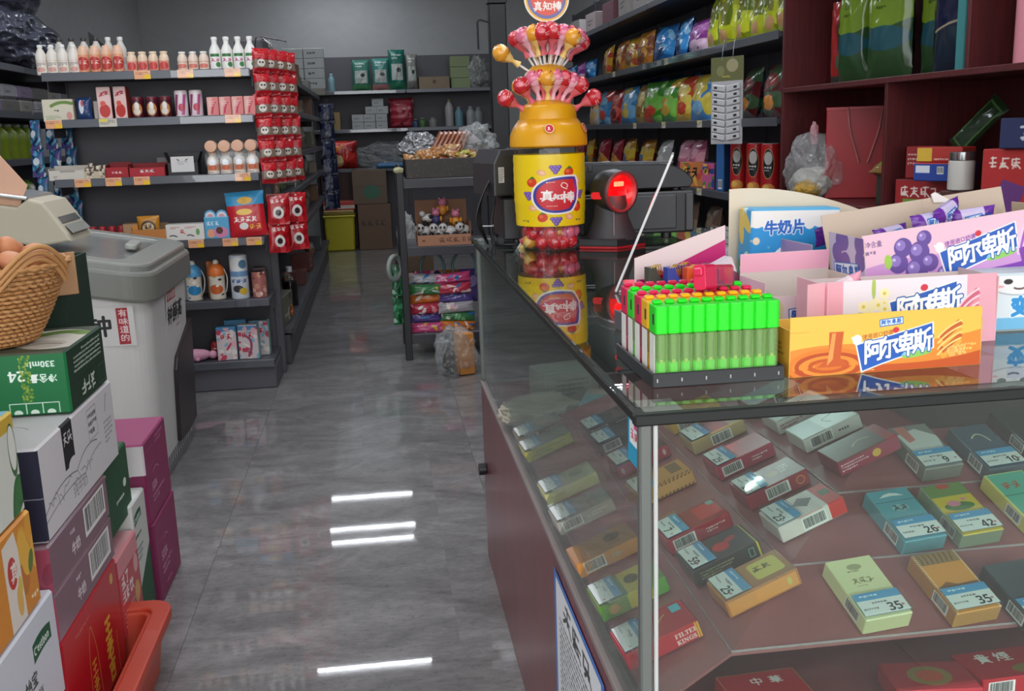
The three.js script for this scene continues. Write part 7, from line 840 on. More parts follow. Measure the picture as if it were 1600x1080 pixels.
// ---------- dark red wooden cabinet by the right wall ----------
const cabWood = new THREE.MeshStandardMaterial({ map: darkWoodTex, roughness: 0.45, side: THREE.DoubleSide });
{
  const t = thing('wooden_cabinet', 'dark red wooden open shelf cabinet on the right wall', 'cabinet', [1.62, 0, 3.95]), dp = 0.36, L = 2.6;
  const P = (n, w, h, d, x, y, dd) => put(n, bx(w, h, d, 0.0015), cabWood, t, x, y, dd);
  P('back_panel', 0.01, 2.3, L, dp - 0.006, 0, L / 2); P('side_panel', dp, 2.3, 0.018, dp / 2, 0, 0.009); P('side_panel', dp, 2.3, 0.018, dp / 2, 0, L); for (const y of [0.05, 0.845, 1.262, 1.72, 2.28]) P('shelf_board', dp, 0.018, L - 0.02, dp / 2, y - 0.009, L / 2);
  P('divider', dp - 0.01, 0.4, 0.018, dp / 2, 0.854, 0.835); P('divider', dp - 0.01, 0.44, 0.018, dp / 2, 1.271, 1.275); P('divider', dp - 0.01, 0.78, 0.018, dp / 2, 0.06, 1.1); P('divider', dp - 0.01, 0.4, 0.018, dp / 2, 0.854, 1.9);
  const y1 = 1.271, y0 = 0.854, cx = 1.76, g2 = print(130, 170, '#2c4a2a', (g, W, H) => { g.fillStyle = '#6f8a24'; g.beginPath(); g.moveTo(-3, -3); g.lineTo(W + 3, -3); g.lineTo(W + 3, H * 0.42); g.quadraticCurveTo(W * 0.5, H * 0.56, -3, H * 0.46); g.closePath(); g.fill(); blob(g, W * 0.5, H * 0.6, W * 0.5, H * 0.12, '#24505a'); latin(g, 'EX', W * 0.3, H * 0.24, H * 0.1, '#2a3a1a'); fine(g, W * 0.3, H * 0.28, W * 0.4, H * 0.05, 1, '#3a4a1c'); });
  const cab = (label, D, w, h, art, o = {}) => { const m = solo('foil_pouch', label, 'pouch', pillow(w, h, o.th ?? 0.07, art, { crimp: 0.06 }), AM(art, 0.14), [cx + (o.dx ?? 0), (o.y ?? y1) + 0.002, D], -Math.PI / 2 + (o.turn ?? 0.35), o.group); return m; };
  const rdp = print(80, 130, '#9c2a28', (g, W, H) => { g.fillStyle = '#3a3a34'; g.fillRect(0, H * 0.9, W, H * 0.1); poly(g, [[W * 0.4, H * 0.3], [W * 0.8, H * 0.1], [W * 0.7, H * 0.55], [W * 0.5, H * 0.6]], '#4a2c24'); blob(g, W * 0.6, H * 0.74, W * 0.2, H * 0.1, '#4a5a44'); });
  cab('red slim pouch at the far end of the cabinet shelf', 3.72, 0.11, 0.3, rdp, { th: 0.05 });
  [3.62, 3.5, 3.36, 3.22].forEach((D, i) => cab(ORD[i] + ' green snack pouch from left on the upper cabinet shelf', D, i === 2 ? 0.2 : 0.15, 0.34, g2, { dx: i % 2 ? 0.1 : 0.0, group: 'green pouches on the cabinet' }));
  const ol = bagArt('#4a4a1e', ['#6a6a2c', '#2c2c14'], ''); cab('olive foil pouch between green and navy pouches', 3.13, 0.17, 0.34, ol, { dx: 0.1 });
  const nv = print(110, 160, '#141836', (g, W, H) => { latin(g, 'y', W * 0.25, H * 0.34, H * 0.2, '#d8d8d8', { font: 'serif' }); g.fillStyle = '#1d2c3a'; g.fillRect(0, H * 0.62, W, H * 0.4); curve(g, [[W * 0.05, H * 0.66], [W * 0.5, H * 0.56], [W * 0.98, H * 0.55]], '#a89a7c', 3); }); cab('navy foil pouch beside the upper cabinet divider', 2.93, 0.2, 0.35, nv); 
  carton('gift_box', 'thin teal box against the upper cabinet divider', 'box', [cx - 0.04, y1, 2.8], -Math.PI / 2 + 0.4, 0.03, 0.33, 0.12, 400, '#2f7a7c', { f: '#347f80' });
  can('gift_canister', 'pale pink canister at the right picture edge', 'canister', [1.72, y1, 2.52], 0.05, 0.21, print(120, 120, '#d68a96', (g, W, H) => { blob(g, W * 0.5, H * 0.8, W * 0.05, H * 0.06, '#4a3a40'); fine(g, W * 0.4, H * 0.3, W * 0.2, H * 0.3, 2, '#c06a7a'); }), { lid: '#d8a0a8', lidMetal: 0 });
  // lower left: red gift bag, plastic bag
  const gb = thing('gift_bag', 'red paper gift bag with ribbon handles in the cabinet', 'gift bag', [1.81, y0 + 0.001, 3.62], -0.45), gm = M('#a81822', 0.45); put('bag_body', mv(bx(0.27, 0.33, 0.09, 0.003), 0, 0, 0), gm, gb); put('top_fold', mv(bx(0.272, 0.012, 0.092, 0.001), 0, 0.322, 0), M('#b52530', 0.4), gb); for (const s of [-1, 1]) put('ribbon_handle', tube([[s * 0.06, 0.33, 0.047], [s * 0.05, 0.25, 0.052], [s * 0.03, 0.18, 0.05], [s * 0.015, 0.13, 0.05]], 0.004, 16, 5), M('#b86a68', 0.5), gb); put('side_tag', mv(bx(0.02, 0.04, 0.002, 0.0004), 0.125, 0.1, 0.046), M('#d8b8b8', 0.5), gb);
  const sn = bagArt('#8a6a3c', ['#6a8a34', '#b0584a'], ''); { const m = cab('brown and green snack pouch lying below gift bag', 3.2, 0.2, 0.1, sn, { y: y0 + 0.11, dx: -0.06 }); m.rotation.x = -1.2; }
  carton('stock_box', 'dark green box under the snack pouch in cabinet', 'box', [1.8, y0, 3.2], -Math.PI / 2, 0.2, 0.108, 0.2, 300, '#2c332a', { f: '#30372c' });
  const pb = thing('plastic_bag', 'knotted clear plastic bag of snacks in lower cabinet', 'plastic bag', [1.66, y0, 3.72]); put('film', crumple(0.2, 0.26, 0.27, 0.2, 4, 1.7), FILM, pb); put('knot', mv(crumple(0.03, 0.09, 0.03, 0.3, 2, 2), 0.0, 0.2, 0), M('#b8868c', 0.5), pb); put('snack_inside', mv(crumple(0.17, 0.12, 0.2, 0.12, 3), 0, 0.005, 0), M('#b9b4aa', 0.6), pb); put('yellow_snack', mv(crumple(0.1, 0.07, 0.11, 0.15, 3), -0.04, 0.01, 0.05), M('#c0983c', 0.6), pb);
  // lower right: packets, jar
  const bxl = (label, D, y, w, h, d, c, F, dx = 0) => carton('stock_box', label, 'box', [1.72 + dx, y, D], -Math.PI / 2 + 0.45, w, h, d, 700, c, F);
  const redF = (g, W, H) => { fillAll(g, W, H, '#9c2226'); zh(g, '甲乙丙丁', W * 0.1, H * 0.2, W * 0.17, '#e6d6cc', { w: 0.14 }); g.fillStyle = '#6f9a3c'; g.fillRect(W * 0.15, H * 0.6, W * 0.3, H * 0.25); };
  bxl('large red box with green label in cabinet corner', 2.98, y0, 0.2, 0.1, 0.09, '#8e1f23', { f: redF, r: (g, W, H) => { fillAll(g, W, H, '#9a2428'); blob(g, W * 0.5, H * 0.35, W * 0.3, H * 0.16, '#c8a050'); }, t: '#6a1a1c' });
  bxl('dark green striped box left of the large red box', 3.08, y0, 0.09, 0.05, 0.07, '#2c4a2c', { f: '#33522f', t: '#c9c8c0' }, 0.02); bxl('green and gold small box stacked on striped box', 3.08, y0 + 0.051, 0.08, 0.045, 0.06, '#4a5a24', { f: (g, W, H) => { fillAll(g, W, H, '#5a3a20'); zh(g, '戊己', W * 0.2, H * 0.2, W * 0.25, '#c8a850', { w: 0.14 }); } }, 0.02);
  bxl('red carton with white panel on top of large red box', 3.02, y0 + 0.101, 0.1, 0.1, 0.07, '#8e2424', { f: (g, W, H) => { fillAll(g, W, H, '#94282a'); g.fillStyle = '#d8cfc6'; g.fillRect(W * 0.55, H * 0.1, W * 0.3, H * 0.35); fine(g, W * 0.08, H * 0.2, W * 0.35, H * 0.4, 3, '#d8b8ac'); g.fillStyle = '#7a8a3c'; g.fillRect(W * 0.55, H * 0.5, W * 0.3, H * 0.16); } });
  bxl('blue box with yellow and red arched print', 2.86, y0 + 0.101, 0.16, 0.055, 0.08, '#2a3a84', { f: (g, W, H) => { fillAll(g, W, H, '#2a4494'); g.fillStyle = '#d8dce6'; g.fillRect(W * 0.05, H * 0.15, W * 0.3, H * 0.4); bars(g, W * 0.5, H * 0.2, W * 0.14, H * 0.4); }, t: '#b8342c' }, -0.03); bxl('yellow and red arched packet on the blue box', 2.86, y0 + 0.157, 0.15, 0.045, 0.07, '#a8302c', { f: (g, W, H) => { fillAll(g, W, H, '#b0342e'); g.fillStyle = '#d8b03c'; g.fillRect(0, 0, W * 0.35, H); fine(g, W * 0.4, H * 0.7, W * 0.55, H * 0.2, 1, '#e6d0c4'); } }, -0.03);
  const wj = thing('white_jar', 'white jar with chrome lid in front of cabinet packets', 'jar', [1.67, y0 + 0.081, 2.74]); bxl('dark brown box under the white jar', 2.74, y0, 0.1, 0.08, 0.08, '#4a2c28', { f: '#52302a' }, -0.04); put('body', cyl(0.036, 0.085, 24, 0.036, 0.004), M('#c9c6be', 0.35), wj); put('lid', cyl(0.034, 0.024, 24), M('#9a9a9c', 0.2, 0.9), wj, 0, 0.085, 0);
  bxl('red and purple box with white side at right', 2.55, y0, 0.16, 0.2, 0.09, '#a82a2c', { f: (g, W, H) => { fillAll(g, W, H, '#b42c2c'); zh(g, '庚辛壬', W * 0.1, H * 0.1, W * 0.2, '#ead8cc', { w: 0.14 }); poly(g, [[0, H], [W * 0.6, H], [W * 0.8, H * 0.5], [W * 0.4, H * 0.4]], '#6a3a7c'); }, r: (g, W, H) => { fillAll(g, W, H, '#c8c4c6'); zh(g, '丙', W * 0.2, H * 0.2, W * 0.4, '#3a3a44', { w: 0.1 }); blob(g, W * 0.7, H * 0.4, W * 0.2, H * 0.1, '#d88a98'); } });
  bxl('navy boxed goods with white flap on the red box', 2.5, y0 + 0.201, 0.14, 0.08, 0.08, '#232a4a', { f: (g, W, H) => { fillAll(g, W, H, '#283058'); zh(g, '丁', W * 0.4, H * 0.2, W * 0.3, '#c8ccd8', { w: 0.16 }); } });
  { const gp = print(60, 120, '#22341f', (g, W, H) => { g.strokeStyle = '#4a6a3c'; g.lineWidth = 4; g.strokeRect(W * 0.15, H * 0.1, W * 0.7, H * 0.8); }); const m = cab('dark green pouch leaning diagonally on cabinet packets', 2.93, 0.075, 0.19, gp, { y: y0 + 0.19, dx: 0.0, th: 0.03 }); m.rotation.set(-0.2, -Math.PI / 2 + 0.4, -0.75, 'YXZ'); }
}

// ---------- back wall goods ----------
{
  const y1 = 1.573, y2 = 1.193, D = 10.75;
  const wf = (g, W, H) => { fillAll(g, W, H, '#a9aeac'); fine(g, W * 0.2, H * 0.3, W * 0.6, H * 0.4, 1, '#4a4c4c'); };
  for (let r = 0; r < 4; r++) for (let c = 0; c < 2; c++) carton('tissue_box', `white tissue box, ${['left', 'right'][c]} stack, ${ORD[r]} from the bottom`, 'box', [-0.66 + c * 0.18, 1.56 + r * 0.087, 9.5], 0, 0.175, 0.0855, 0.12, 300, '#9da2a0', { f: wf, t: '#b4b8b6' }, { group: 'white tissue boxes stacked on the aisle shelf end' });
  carton('stock_box', 'plain carton under the stacked white tissue boxes', 'box', [-0.58, 1.501, 9.5], 0, 0.37, 0.058, 0.16, 200, '#7d7a70', { f: '#858278' });
  bottle('water_bottle', 'pale blue bottle beside the tissue box stack', 'bottle', [-0.38, 1.573, D - 0.1], 0.035, 0.18, { col: '#7fa4ac', cap: '#9fc0c4' });
  const dp = (base, c2) => print(90, 150, base, (g, W, H) => { g.fillStyle = '#b8c0b8'; g.fillRect(W * 0.15, H * 0.35, W * 0.7, H * 0.4); blob(g, W * 0.6, H * 0.5, W * 0.14, H * 0.06, '#3a3c3c'); g.fillStyle = c2; g.fillRect(0, H * 0.8, W, H * 0.2); fine(g, W * 0.2, H * 0.1, W * 0.6, H * 0.16, 2, '#d8dcd8'); });
  const bag = (label, x, w, h, art, y = y1, th = 0.12, dd = 0) => solo('nappy_pack', label, 'pack', pillow(w, h, th, art, { crimp: 0.03 }), AM(art, 0.3), [x, y + 0.002, D - 0.03 + dd], 0);
  bag('green and white nappy pack on upper back shelf', -0.08, 0.19, 0.31, dp('#3f7a6a', '#4a8a5a')); bag('teal and pink nappy pack on upper back shelf', 0.118, 0.18, 0.32, dp('#4a8a80', '#b07a78')); bag('tall teal pouch on upper back shelf', 0.286, 0.17, 0.4, dp('#1d6a5c', '#2f7a5a')); bag('narrow grey white pack on upper back shelf', 0.436, 0.12, 0.355, dp('#8a8a84', '#7d7d78'));
  carton('stock_box', 'flat brown cardboard box on upper back shelf', 'box', [0.657, y1, D - 0.02], 0, 0.31, 0.125, 0.2, 250, '#7d6a50', { f: (g, W, H) => { fillAll(g, W, H, '#86735a'); blob(g, W * 0.5, H * 0.4, W * 0.06, H * 0.16, '#5a4a38'); } });
  for (let r = 0; r < 3; r++) carton('tissue_box', `pale green box, ${ORD[r]} from bottom of right back stack`, 'box', [0.93, y1 + r * 0.108, D], 0, 0.2, 0.106, 0.16, 250, '#7d8a5a', { f: '#87956a', t: '#98a478' }, { group: 'pale green boxes' });
  solo('plastic_bag', 'wrinkled grey plastic bundle at right of back shelf', 'plastic bag', crumple(0.24, 0.34, 0.24, 0.2, 4), M('#8d8f8c', 0.35), [1.12, y1, D - 0.02]);
  carton('stock_box', 'ochre box with round print on lower back shelf', 'box', [-0.412, y2, D - 0.04], 0, 0.19, 0.18, 0.12, 300, '#8a7448', { f: (g, W, H) => { fillAll(g, W, H, '#957d50'); blob(g, W * 0.5, H * 0.5, W * 0.28, H * 0.22, '#77603a'); } });
  let n = 0; for (const [r, xs] of [[0, [-0.14, -0.02, 0.1]], [1, [-0.14, -0.02, 0.1]], [2, [0.0, 0.115]], [3, [0.07]]]) for (const x of xs) carton('tissue_box', `small white carton, ${ORD[n++]} in the pyramid on lower shelf`, 'box', [x, y2 + r * 0.076, D - 0.06], rr(-0.03, 0.03), 0.117, 0.074, 0.1, 300, '#9a9d9b', { f: (g, W, H) => { fillAll(g, W, H, '#a8abaa'); fine(g, W * 0.2, H * 0.4, W * 0.6, H * 0.3, 1, '#777a7a'); }, t: '#b8bbba' }, { group: 'small white cartons' });
  const rp = print(120, 120, '#9c2c3c', (g, W, H) => { for (let i = 0; i < 4; i++) { g.fillStyle = '#b8505c'; g.fillRect(0, H * (0.06 + i * 0.25), W, H * 0.1); } inks(g, W, H, ['#c88a8c', '#7a1c2c'], 16, 0.03, 0.08); }); solo('tissue_pack', 'red wrapped tissue pack on lower back shelf', 'pack', pillow(0.26, 0.3, 0.14, rp, { crimp: 0.02 }), AM(rp, 0.3), [0.31, y2 + 0.002, D - 0.03]);
  [[0.45, 0.09, '#33405a', 'navy'], [0.52, 0.1, '#4a6a3c', 'green'], [0.63, 0.1, '#8a8684', 'grey'], [0.8, 0.28, '#a8a2a2', 'pale'], [0.9, 0.2, '#6f94a0', 'light blue'], [1.02, 0.2, '#a2a6a6', 'white'], [1.1, 0.19, '#8a8f8f', 'silver']].forEach(([x, h, c, nm]) => bottle('detergent_bottle', `${nm} bottle on right half of lower back shelf`, 'bottle', [x, y2, D - 0.05], 0.045, h, { col: c, cap: nm === 'pale' ? '#7a8a50' : '#8a8f90', shoulder: 0.7, neck: 0.4 }));
  [[1.0, 0.2, '#5a4a6a', 'violet'], [1.1, 0.22, '#6a6a74', 'dusty'], [0.9, 0.2, '#4a5468', 'dark blue']].forEach(([x, h, c, nm]) => bottle('detergent_bottle', `${nm} bottle on the lowest back shelf`, 'bottle', [x, 0.802, D - 0.05], 0.05, h, { col: c }));
  solo('plastic_bag', 'large clear plastic bundle on lowest back shelf', 'plastic bag', crumple(0.56, 0.28, 0.26, 0.24, 5, 2.2), FILM, [0.1, 0.802, D - 0.02]); solo('blue_cloth', 'blue folded pack under the plastic bundle', 'pack', bx(0.28, 0.05, 0.2, 0.02), M('#2f6a94', 0.5), [0.16, 0.802, D - 0.2]);
  const rb = print(110, 100, '#a8201f', (g, W, H) => { inks(g, W, H, ['#c83a30', '#8a1816'], 8, 0.1, 0.25); blob(g, W * 0.35, H * 0.72, W * 0.18, H * 0.22, '#c9b078'); poly(g, [[W * 0.1, H * 0.4], [W * 0.5, H * 0.1], [W * 0.55, H * 0.2], [W * 0.15, H * 0.5]], '#d07a30'); }); solo('snack_bag', 'red snack bag with yellow spot on stacked cartons', 'snack bag', pillow(0.3, 0.27, 0.14, rb, { crimp: 0.03 }), AM(rb, 0.2), [-0.31, 0.815, 10.44]);
  // floor goods in front of the back shelf
  const kf = (c, ink) => (g, W, H) => { fillAll(g, W, H, c); g.fillStyle = '#5a4a3a'; g.fillRect(0, H * 0.48, W, 2); blob(g, W * 0.55, H * 0.65, W * 0.26, H * 0.2, ink); };
  carton('stock_box', 'brown carton with green print at back of aisle', 'box', [-0.06, 0.46, 10.45], 0, 0.34, 0.34, 0.3, 250, '#5a4838', { f: kf('#6a5644', '#3a6a54') }); carton('stock_box', 'brown carton with dark lettering on aisle floor end', 'box', [-0.03, 0, 10.45], 0, 0.33, 0.458, 0.3, 250, '#5a4030', { f: (g, W, H) => { fillAll(g, W, H, '#6f5540'); zh(g, '戊己庚辛', W * 0.1, H * 0.35, W * 0.18, '#3f2f24', { w: 0.12 }); } });
  carton('stock_box', 'dark maroon carton behind the yellow bin', 'box', [-0.38, 0, 10.72], 0, 0.34, 0.77, 0.26, 150, '#3f2426', { f: '#4a2a2a' });
  { const t = thing('yellow_bin', 'bright yellow plastic storage bin with lid at aisle end', 'bin', [-0.382, 0, 10.42]); const b = bx(0.3, 0.35, 0.28, 0.015).clone(), P = b.attributes.position; for (let i = 0; i < P.count; i++) { const k = 0.92 + 0.08 * P.getY(i) / 0.35; P.setX(i, P.getX(i) * k); P.setZ(i, P.getZ(i) * k); } b.computeVertexNormals(); put('body', b, M('#b8b012', 0.35), t); put('rim', bx(0.32, 0.02, 0.3, 0.006), M('#c4bc1c', 0.35), t, 0, 0.34, 0); put('lid', bx(0.31, 0.05, 0.29, 0.01), M('#8a7428', 0.4), t, 0, 0.36, 0); }
  carton('food_tray', 'flat red and white tray on the yellow bin', 'tray', [-0.375, 0.411, 10.4], 0, 0.31, 0.085, 0.2, 300, '#a82a24', { f: (g, W, H) => { fillAll(g, W, H, '#b83a2e'); g.fillStyle = '#c9bfb4'; g.fillRect(0, H * 0.45, W, H * 0.4); fine(g, W * 0.05, H * 0.5, W * 0.9, H * 0.3, 1, '#a8442e'); }, t: '#b04a40' });
  for (const [x, D2, h, c, nm] of [[0.14, 7.2, 0.3, '#6a5540', 'tall'], [0.16, 6.7, 0.22, '#7d6548', 'short']]) carton('stock_box', `${nm} brown carton on floor behind the black rack`, 'box', [x + 0.1, 0, D2], 0.1, 0.24, h, 0.26, 200, c, { f: c });
  solo('plastic_bag', 'white plastic bag hanging behind the black rack', 'plastic bag', crumple(0.14, 0.3, 0.16, 0.3, 4), M('#b4b4b2', 0.4), [0.2, 0.3, 7.2]);
}
// ---------- aisle side of the long shelf ----------
{
  const goods = [[1.5, '#5a6a3a', 'green'], [1.5, '#8a5a3c', 'brown'], [1.3, '#6a6a4a', 'olive'], [1.05, '#7a6a4a', 'tan'], [0.84, '#8a8378', 'grey'], [0.6, '#4a4440', 'dark'], [0.18, '#6a4a3a', 'brown'], [0.18, '#77786f', 'grey']]; let n = 0;
  for (const y of [1.5, 1.3, 1.05, 0.84, 0.6, 0.18]) for (let k = 0; k < 6; k++) {
    const c = pick(['#5d6a40', '#7d5a40', '#6a6a5a', '#87796a', '#4a4a50', '#6a3a34', '#8d8c86']), D = 5.35 + k * 0.72 + rr(-0.1, 0.1), h = rr(0.09, 0.16), w = rr(0.14, 0.3);
    if (k % 3 === 1) { const a = bagArt(c, ['#8d8a80', '#4a4640', c], ''); const m = solo('snack_bag', `${ORD[k]} snack bag from front on aisle shelf at ${['top', 'second', 'third', 'fourth', 'fifth', 'lowest'][[1.5, 1.3, 1.05, 0.84, 0.6, 0.18].indexOf(y)]} level`, 'snack bag', pillow(w, h + 0.05, 0.07, a), AM(a, 0.25), [-0.54, y + 0.002, D], Math.PI / 2, 'goods on the aisle side of the long shelf'); m.rotation.set(-0.2, Math.PI / 2, 0, 'YXZ'); }
    else carton('stock_box', `${ORD[k]} box from front on aisle shelf at ${['top', 'second', 'third', 'fourth', 'fifth', 'lowest'][[1.5, 1.3, 1.05, 0.84, 0.6, 0.18].indexOf(y)]} level`, 'box', [-0.57, y, D], Math.PI / 2 + rr(-0.1, 0.1), w, h, 0.14, 250, c, { f: (g, W, H) => { fillAll(g, W, H, c); inks(g, W, H, ['#a8a298', '#3f3a36'], 3, 0.1, 0.2); fine(g, W * 0.2, H * 0.6, W * 0.5, H * 0.2, 1, '#c8c0b4'); }, r: c }, { group: 'goods on the aisle side of the long shelf' });
  }
  { const t = thing('water_jug', 'clear plastic water bottle pack low on aisle shelf', 'bottle', [-0.53, 0.181, 5.95]); put('body', cyl(0.05, 0.2, 18, 0.045, 0.008), CLEAR, t); put('cap', cyl(0.018, 0.03, 12), M('#d8d8d8', 0.4), t, 0, 0.2, 0); put('dark_liquid', mv(cyl(0.042, 0.14, 16), 0, 0.004, 0), M('#1d1a1a', 0.2), t); }
  solo('orange_fruit_bag', 'small orange bag low on the aisle shelf', 'bag', crumple(0.09, 0.11, 0.1, 0.2, 3), M('#b8652c', 0.5), [-0.53, 0.182, 5.5]);
  const bl = bagArt('#1c2240', ['#2a3056', '#5a6070'], ''); strips((i) => ORD[i] + ' strip of dark blue packets at far end of aisle', [-0.42, -0.4], 1.42, 9.62, 0.12, 6, 0.12, 0.17, '', () => bl, 0.2, 'dark blue packet strips at the aisle end');
}
// ---------- left wall shelf goods and black bags ----------
{
  const bm = M('#474956', 0.2, 0, { clearcoat: 0.3 });
  solo('black_plastic_bag', 'big glossy black plastic bundle on top of left shelf', 'plastic bag', crumple(0.44, 0.36, 1.1, 0.2, 7, 1.3), bm, [-1.98, 1.562, 6.1]); solo('black_plastic_bag', 'second black plastic bundle stacked above the first', 'plastic bag', crumple(0.42, 0.5, 1.0, 0.2, 7, 1.3), bm, [-1.98, 1.86, 6.05]); solo('black_plastic_bag', 'lower folded black plastic bundle beside milk bottles', 'plastic bag', crumple(0.34, 0.2, 0.5, 0.2, 5, 2.2), bm, [-1.98, 1.562, 6.5]);
  const pks = [['#8f8d92', 'white'], ['#74627c', 'lilac'], ['#5f5c58', 'grey'], ['#7d7a72', 'beige']]; for (let k = 0; k < 6; k++) for (let r = 0; r < 2; r++) { const [c, nm] = pks[(k + r * 2) % 4]; carton('paper_pack', `${nm} paper pack, ${ORD[k]} ${['lower', 'upper'][r]} one on left wall shelf`, 'pack', [-1.98, 1.321 + r * 0.075, 5.3 + k * 0.26], Math.PI / 2 + rr(-0.05, 0.05), 0.24, 0.073, 0.18, 250, c, { f: (g, W, H) => { fillAll(g, W, H, c); fine(g, W * 0.2, H * 0.4, W * 0.5, H * 0.3, 1, '#4a484c'); } }, { b: 0.012, group: 'paper packs on the left wall shelf' }); }
  for (let k = 0; k < 7; k++) bottle('oil_bottle', `${ORD[k]} olive green bottle from front on left wall shelf`, 'bottle', [-1.93, 1.076, 5.25 + k * 0.14], 0.05, 0.19, { col: k < 2 ? '#8a7a6a' : '#6a7a1c', cap: '#8d9480', shoulder: 0.72, neck: 0.4, group: 'bottles on the left wall shelf' });
  const cs = ['#6a9a2c', '#3a6a94', '#8a3a3c', '#a8a49a', '#5f9a34']; for (let k = 0; k < 6; k++) { const c = cs[k % 5], a = bagArt(c, ['#c8c4b8', c, '#3a3a3a'], ''); const m = solo('snack_bag', `${['green', 'blue', 'red', 'grey', 'lime', 'dark green'][k]} packet on left wall shelf behind the scale`, 'snack bag', pillow(0.16, 0.16, 0.07, a), AM(a, 0.25), [-1.92, 0.802, 5.2 + k * 0.17], Math.PI / 2, 'packets behind the scale'); m.rotation.set(-0.2, Math.PI / 2, 0, 'YXZ'); }
}
// ---------- black rack at the aisle with snack tray and toys ----------
{
  const t = thing('display_rack', 'black steel rack with snack tray and toy shelves', 'rack', [0.36, 0, 5.12]), k = M('#232226', 0.4, 0.2), W = 0.52, Dp = 0.42;
  for (const x of [-0.24, 0.26]) for (const z of [0, -Dp]) put('post', bx(0.036, 0.98, 0.036, 0.003), k, t, x, 0, z); for (const [y, n] of [[0.905, 'top_shelf'], [0.565, 'shelf'], [0.115, 'shelf']]) { const s = put(n, mv(bx(W, 0.016, Dp, 0.002), 0.01, 0, -Dp / 2), steelDark, t, 0, y, 0); put('lip', mv(bx(W - 0.04, 0.045, 0.008, 0.002), 0.01, -0.03, 0.006), M('#3a393e', 0.38, 0.2), s); }
  put('side_rail', bx(0.012, 0.06, Dp, 0.002), k, t, -0.24, 0.93, -Dp / 2); put('price_clip', mv(crumple(0.05, 0.03, 0.03, 0.2, 2), -0.245, 0.955, 0.02), M('#b8b48a', 0.4), t);
  const tr = thing('snack_tray', 'dark brown speckled tray heaped with wrapped snacks', 'tray', [0.385, 0.922, 5.3]), sp = print(160, 40, '#2b201c', (g, w, h) => { for (let i = 0; i < 90; i++) blob(g, rnd() * w, rnd() * h, 0.8, 0.8, '#6a5a4a'); }), N = { base: { ...sp, w: 10, h: 10 }, f: sp }; 
  put('front_panel', bx(0.46, 0.095, 0.008, 0.002, N), AM(sp, 0.45), tr, 0, 0, 0.17); put('back_panel', bx(0.46, 0.095, 0.008, 0.002, N), AM(sp, 0.45), tr, 0, 0, -0.17); for (const s of [-1, 1]) put('side_panel', bx(0.008, 0.095, 0.34, 0.002, N), AM(sp, 0.45), tr, s * 0.23, 0, 0); put('bottom', bx(0.45, 0.006, 0.34, 0.001, N), AM(sp, 0.5), tr);
  const sc = [['#a8703c', '#c9945a', 'amber'], ['#8a4a34', '#b07050', 'brown'], ['#a89a34', '#c8bc5a', 'yellow'], ['#b08a5c', '#d0b48a', 'tan']].map(([a, b, n]) => { const p = print(50, 24, a, (g, W, H) => { inks(g, W, H, [b, '#e0d0b0', a], 8, 0.06, 0.2); }); return [pillow(0.085, 0.036, 0.022, p, { s: 5, crimp: 0.02 }), p, n]; });
  for (let i = 0; i < 78; i++) { const u = rnd(), v = rnd(), x = -0.2 + u * 0.4, z = -0.14 + v * 0.28, top = 0.075 + 0.07 * (1 - Math.pow(Math.abs(u - 0.45) * 2, 2)) * (1 - Math.abs(v - 0.4)), ci = x > 0.05 ? pick([2, 2, 3, 0]) : pick([0, 0, 1, 3]); const m = solo('wrapped_snack', `${sc[ci][2]} wrapped snack bar heaped in the dark tray`, 'snack', sc[ci][0], AM(sc[ci][1], 0.22), [0.385 + x, 0.922 + top * rr(0.75, 1.05), 5.3 - z], rr(-1.5, 1.5), `${sc[ci][2]} snacks heaped in the tray`); m.rotation.set(rr(-1.6, 0.2), rr(-1.5, 1.5), rr(-0.4, 0.4), 'YXZ'); }
  const st = print(40, 90, '#7a4434', (g, W, H) => { g.fillStyle = '#a8785c'; g.fillRect(W * 0.3, 0, W * 0.25, H); g.fillStyle = '#5a2c24'; g.fillRect(W * 0.7, 0, W * 0.3, H); }), sg = pillow(0.035, 0.15, 0.022, st, { crimp: 0.06, s: 9 }); for (let i = 0; i < 7; i++) { const m = solo('snack_stick', `${ORD[i]} long brown snack stick leaning behind the heap`, 'snack', sg, AM(st, 0.2), [0.29 + i * 0.024, 1.02, 5.36], 0, 'snack sticks leaning in the tray'); m.rotation.set(-0.3, 0, -0.5, 'YXZ'); }
  solo('plastic_bag', 'crinkled clear bag at right behind snack heap', 'plastic bag', crumple(0.2, 0.2, 0.16, 0.3, 5, 2.8), FILM, [0.54, 0.99, 5.42]); solo('paper_note', 'white folded paper standing behind the snack heap', 'paper', ext((() => { const s = new THREE.Shape(); s.moveTo(-0.06, 0); s.lineTo(0.08, 0.02); s.lineTo(0.0, 0.09); s.closePath(); return s; })(), 0.002, 0.0004), M('#b8b4ba', 0.6), [0.49, 1.07, 5.4]); solo('plastic_bag', 'shiny dark foil bag left behind the snack heap', 'plastic bag', crumple(0.22, 0.16, 0.16, 0.22, 5, 2.0), M('#8d8e90', 0.2, 0.5), [0.24, 1.0, 5.46]);
  // toy display carton
  const tb = thing('toy_carton', 'open cardboard display carton of small animal toys', 'box', [0.33, 0.582, 5.22]), kr = M('#8d6248', 0.7), fp = print(150, 40, '#a8765a', (g, W, H) => { zh(g, '甲丙戊庚壬', W * 0.4, H * 0.25, H * 0.48, '#6a3f2c', { w: 0.12 }); fine(g, W * 0.08, H * 0.35, W * 0.03, H * 0.3, 1, '#6a3f2c'); }), FN = { base: { ...fp, w: 4, h: 4 }, f: fp };
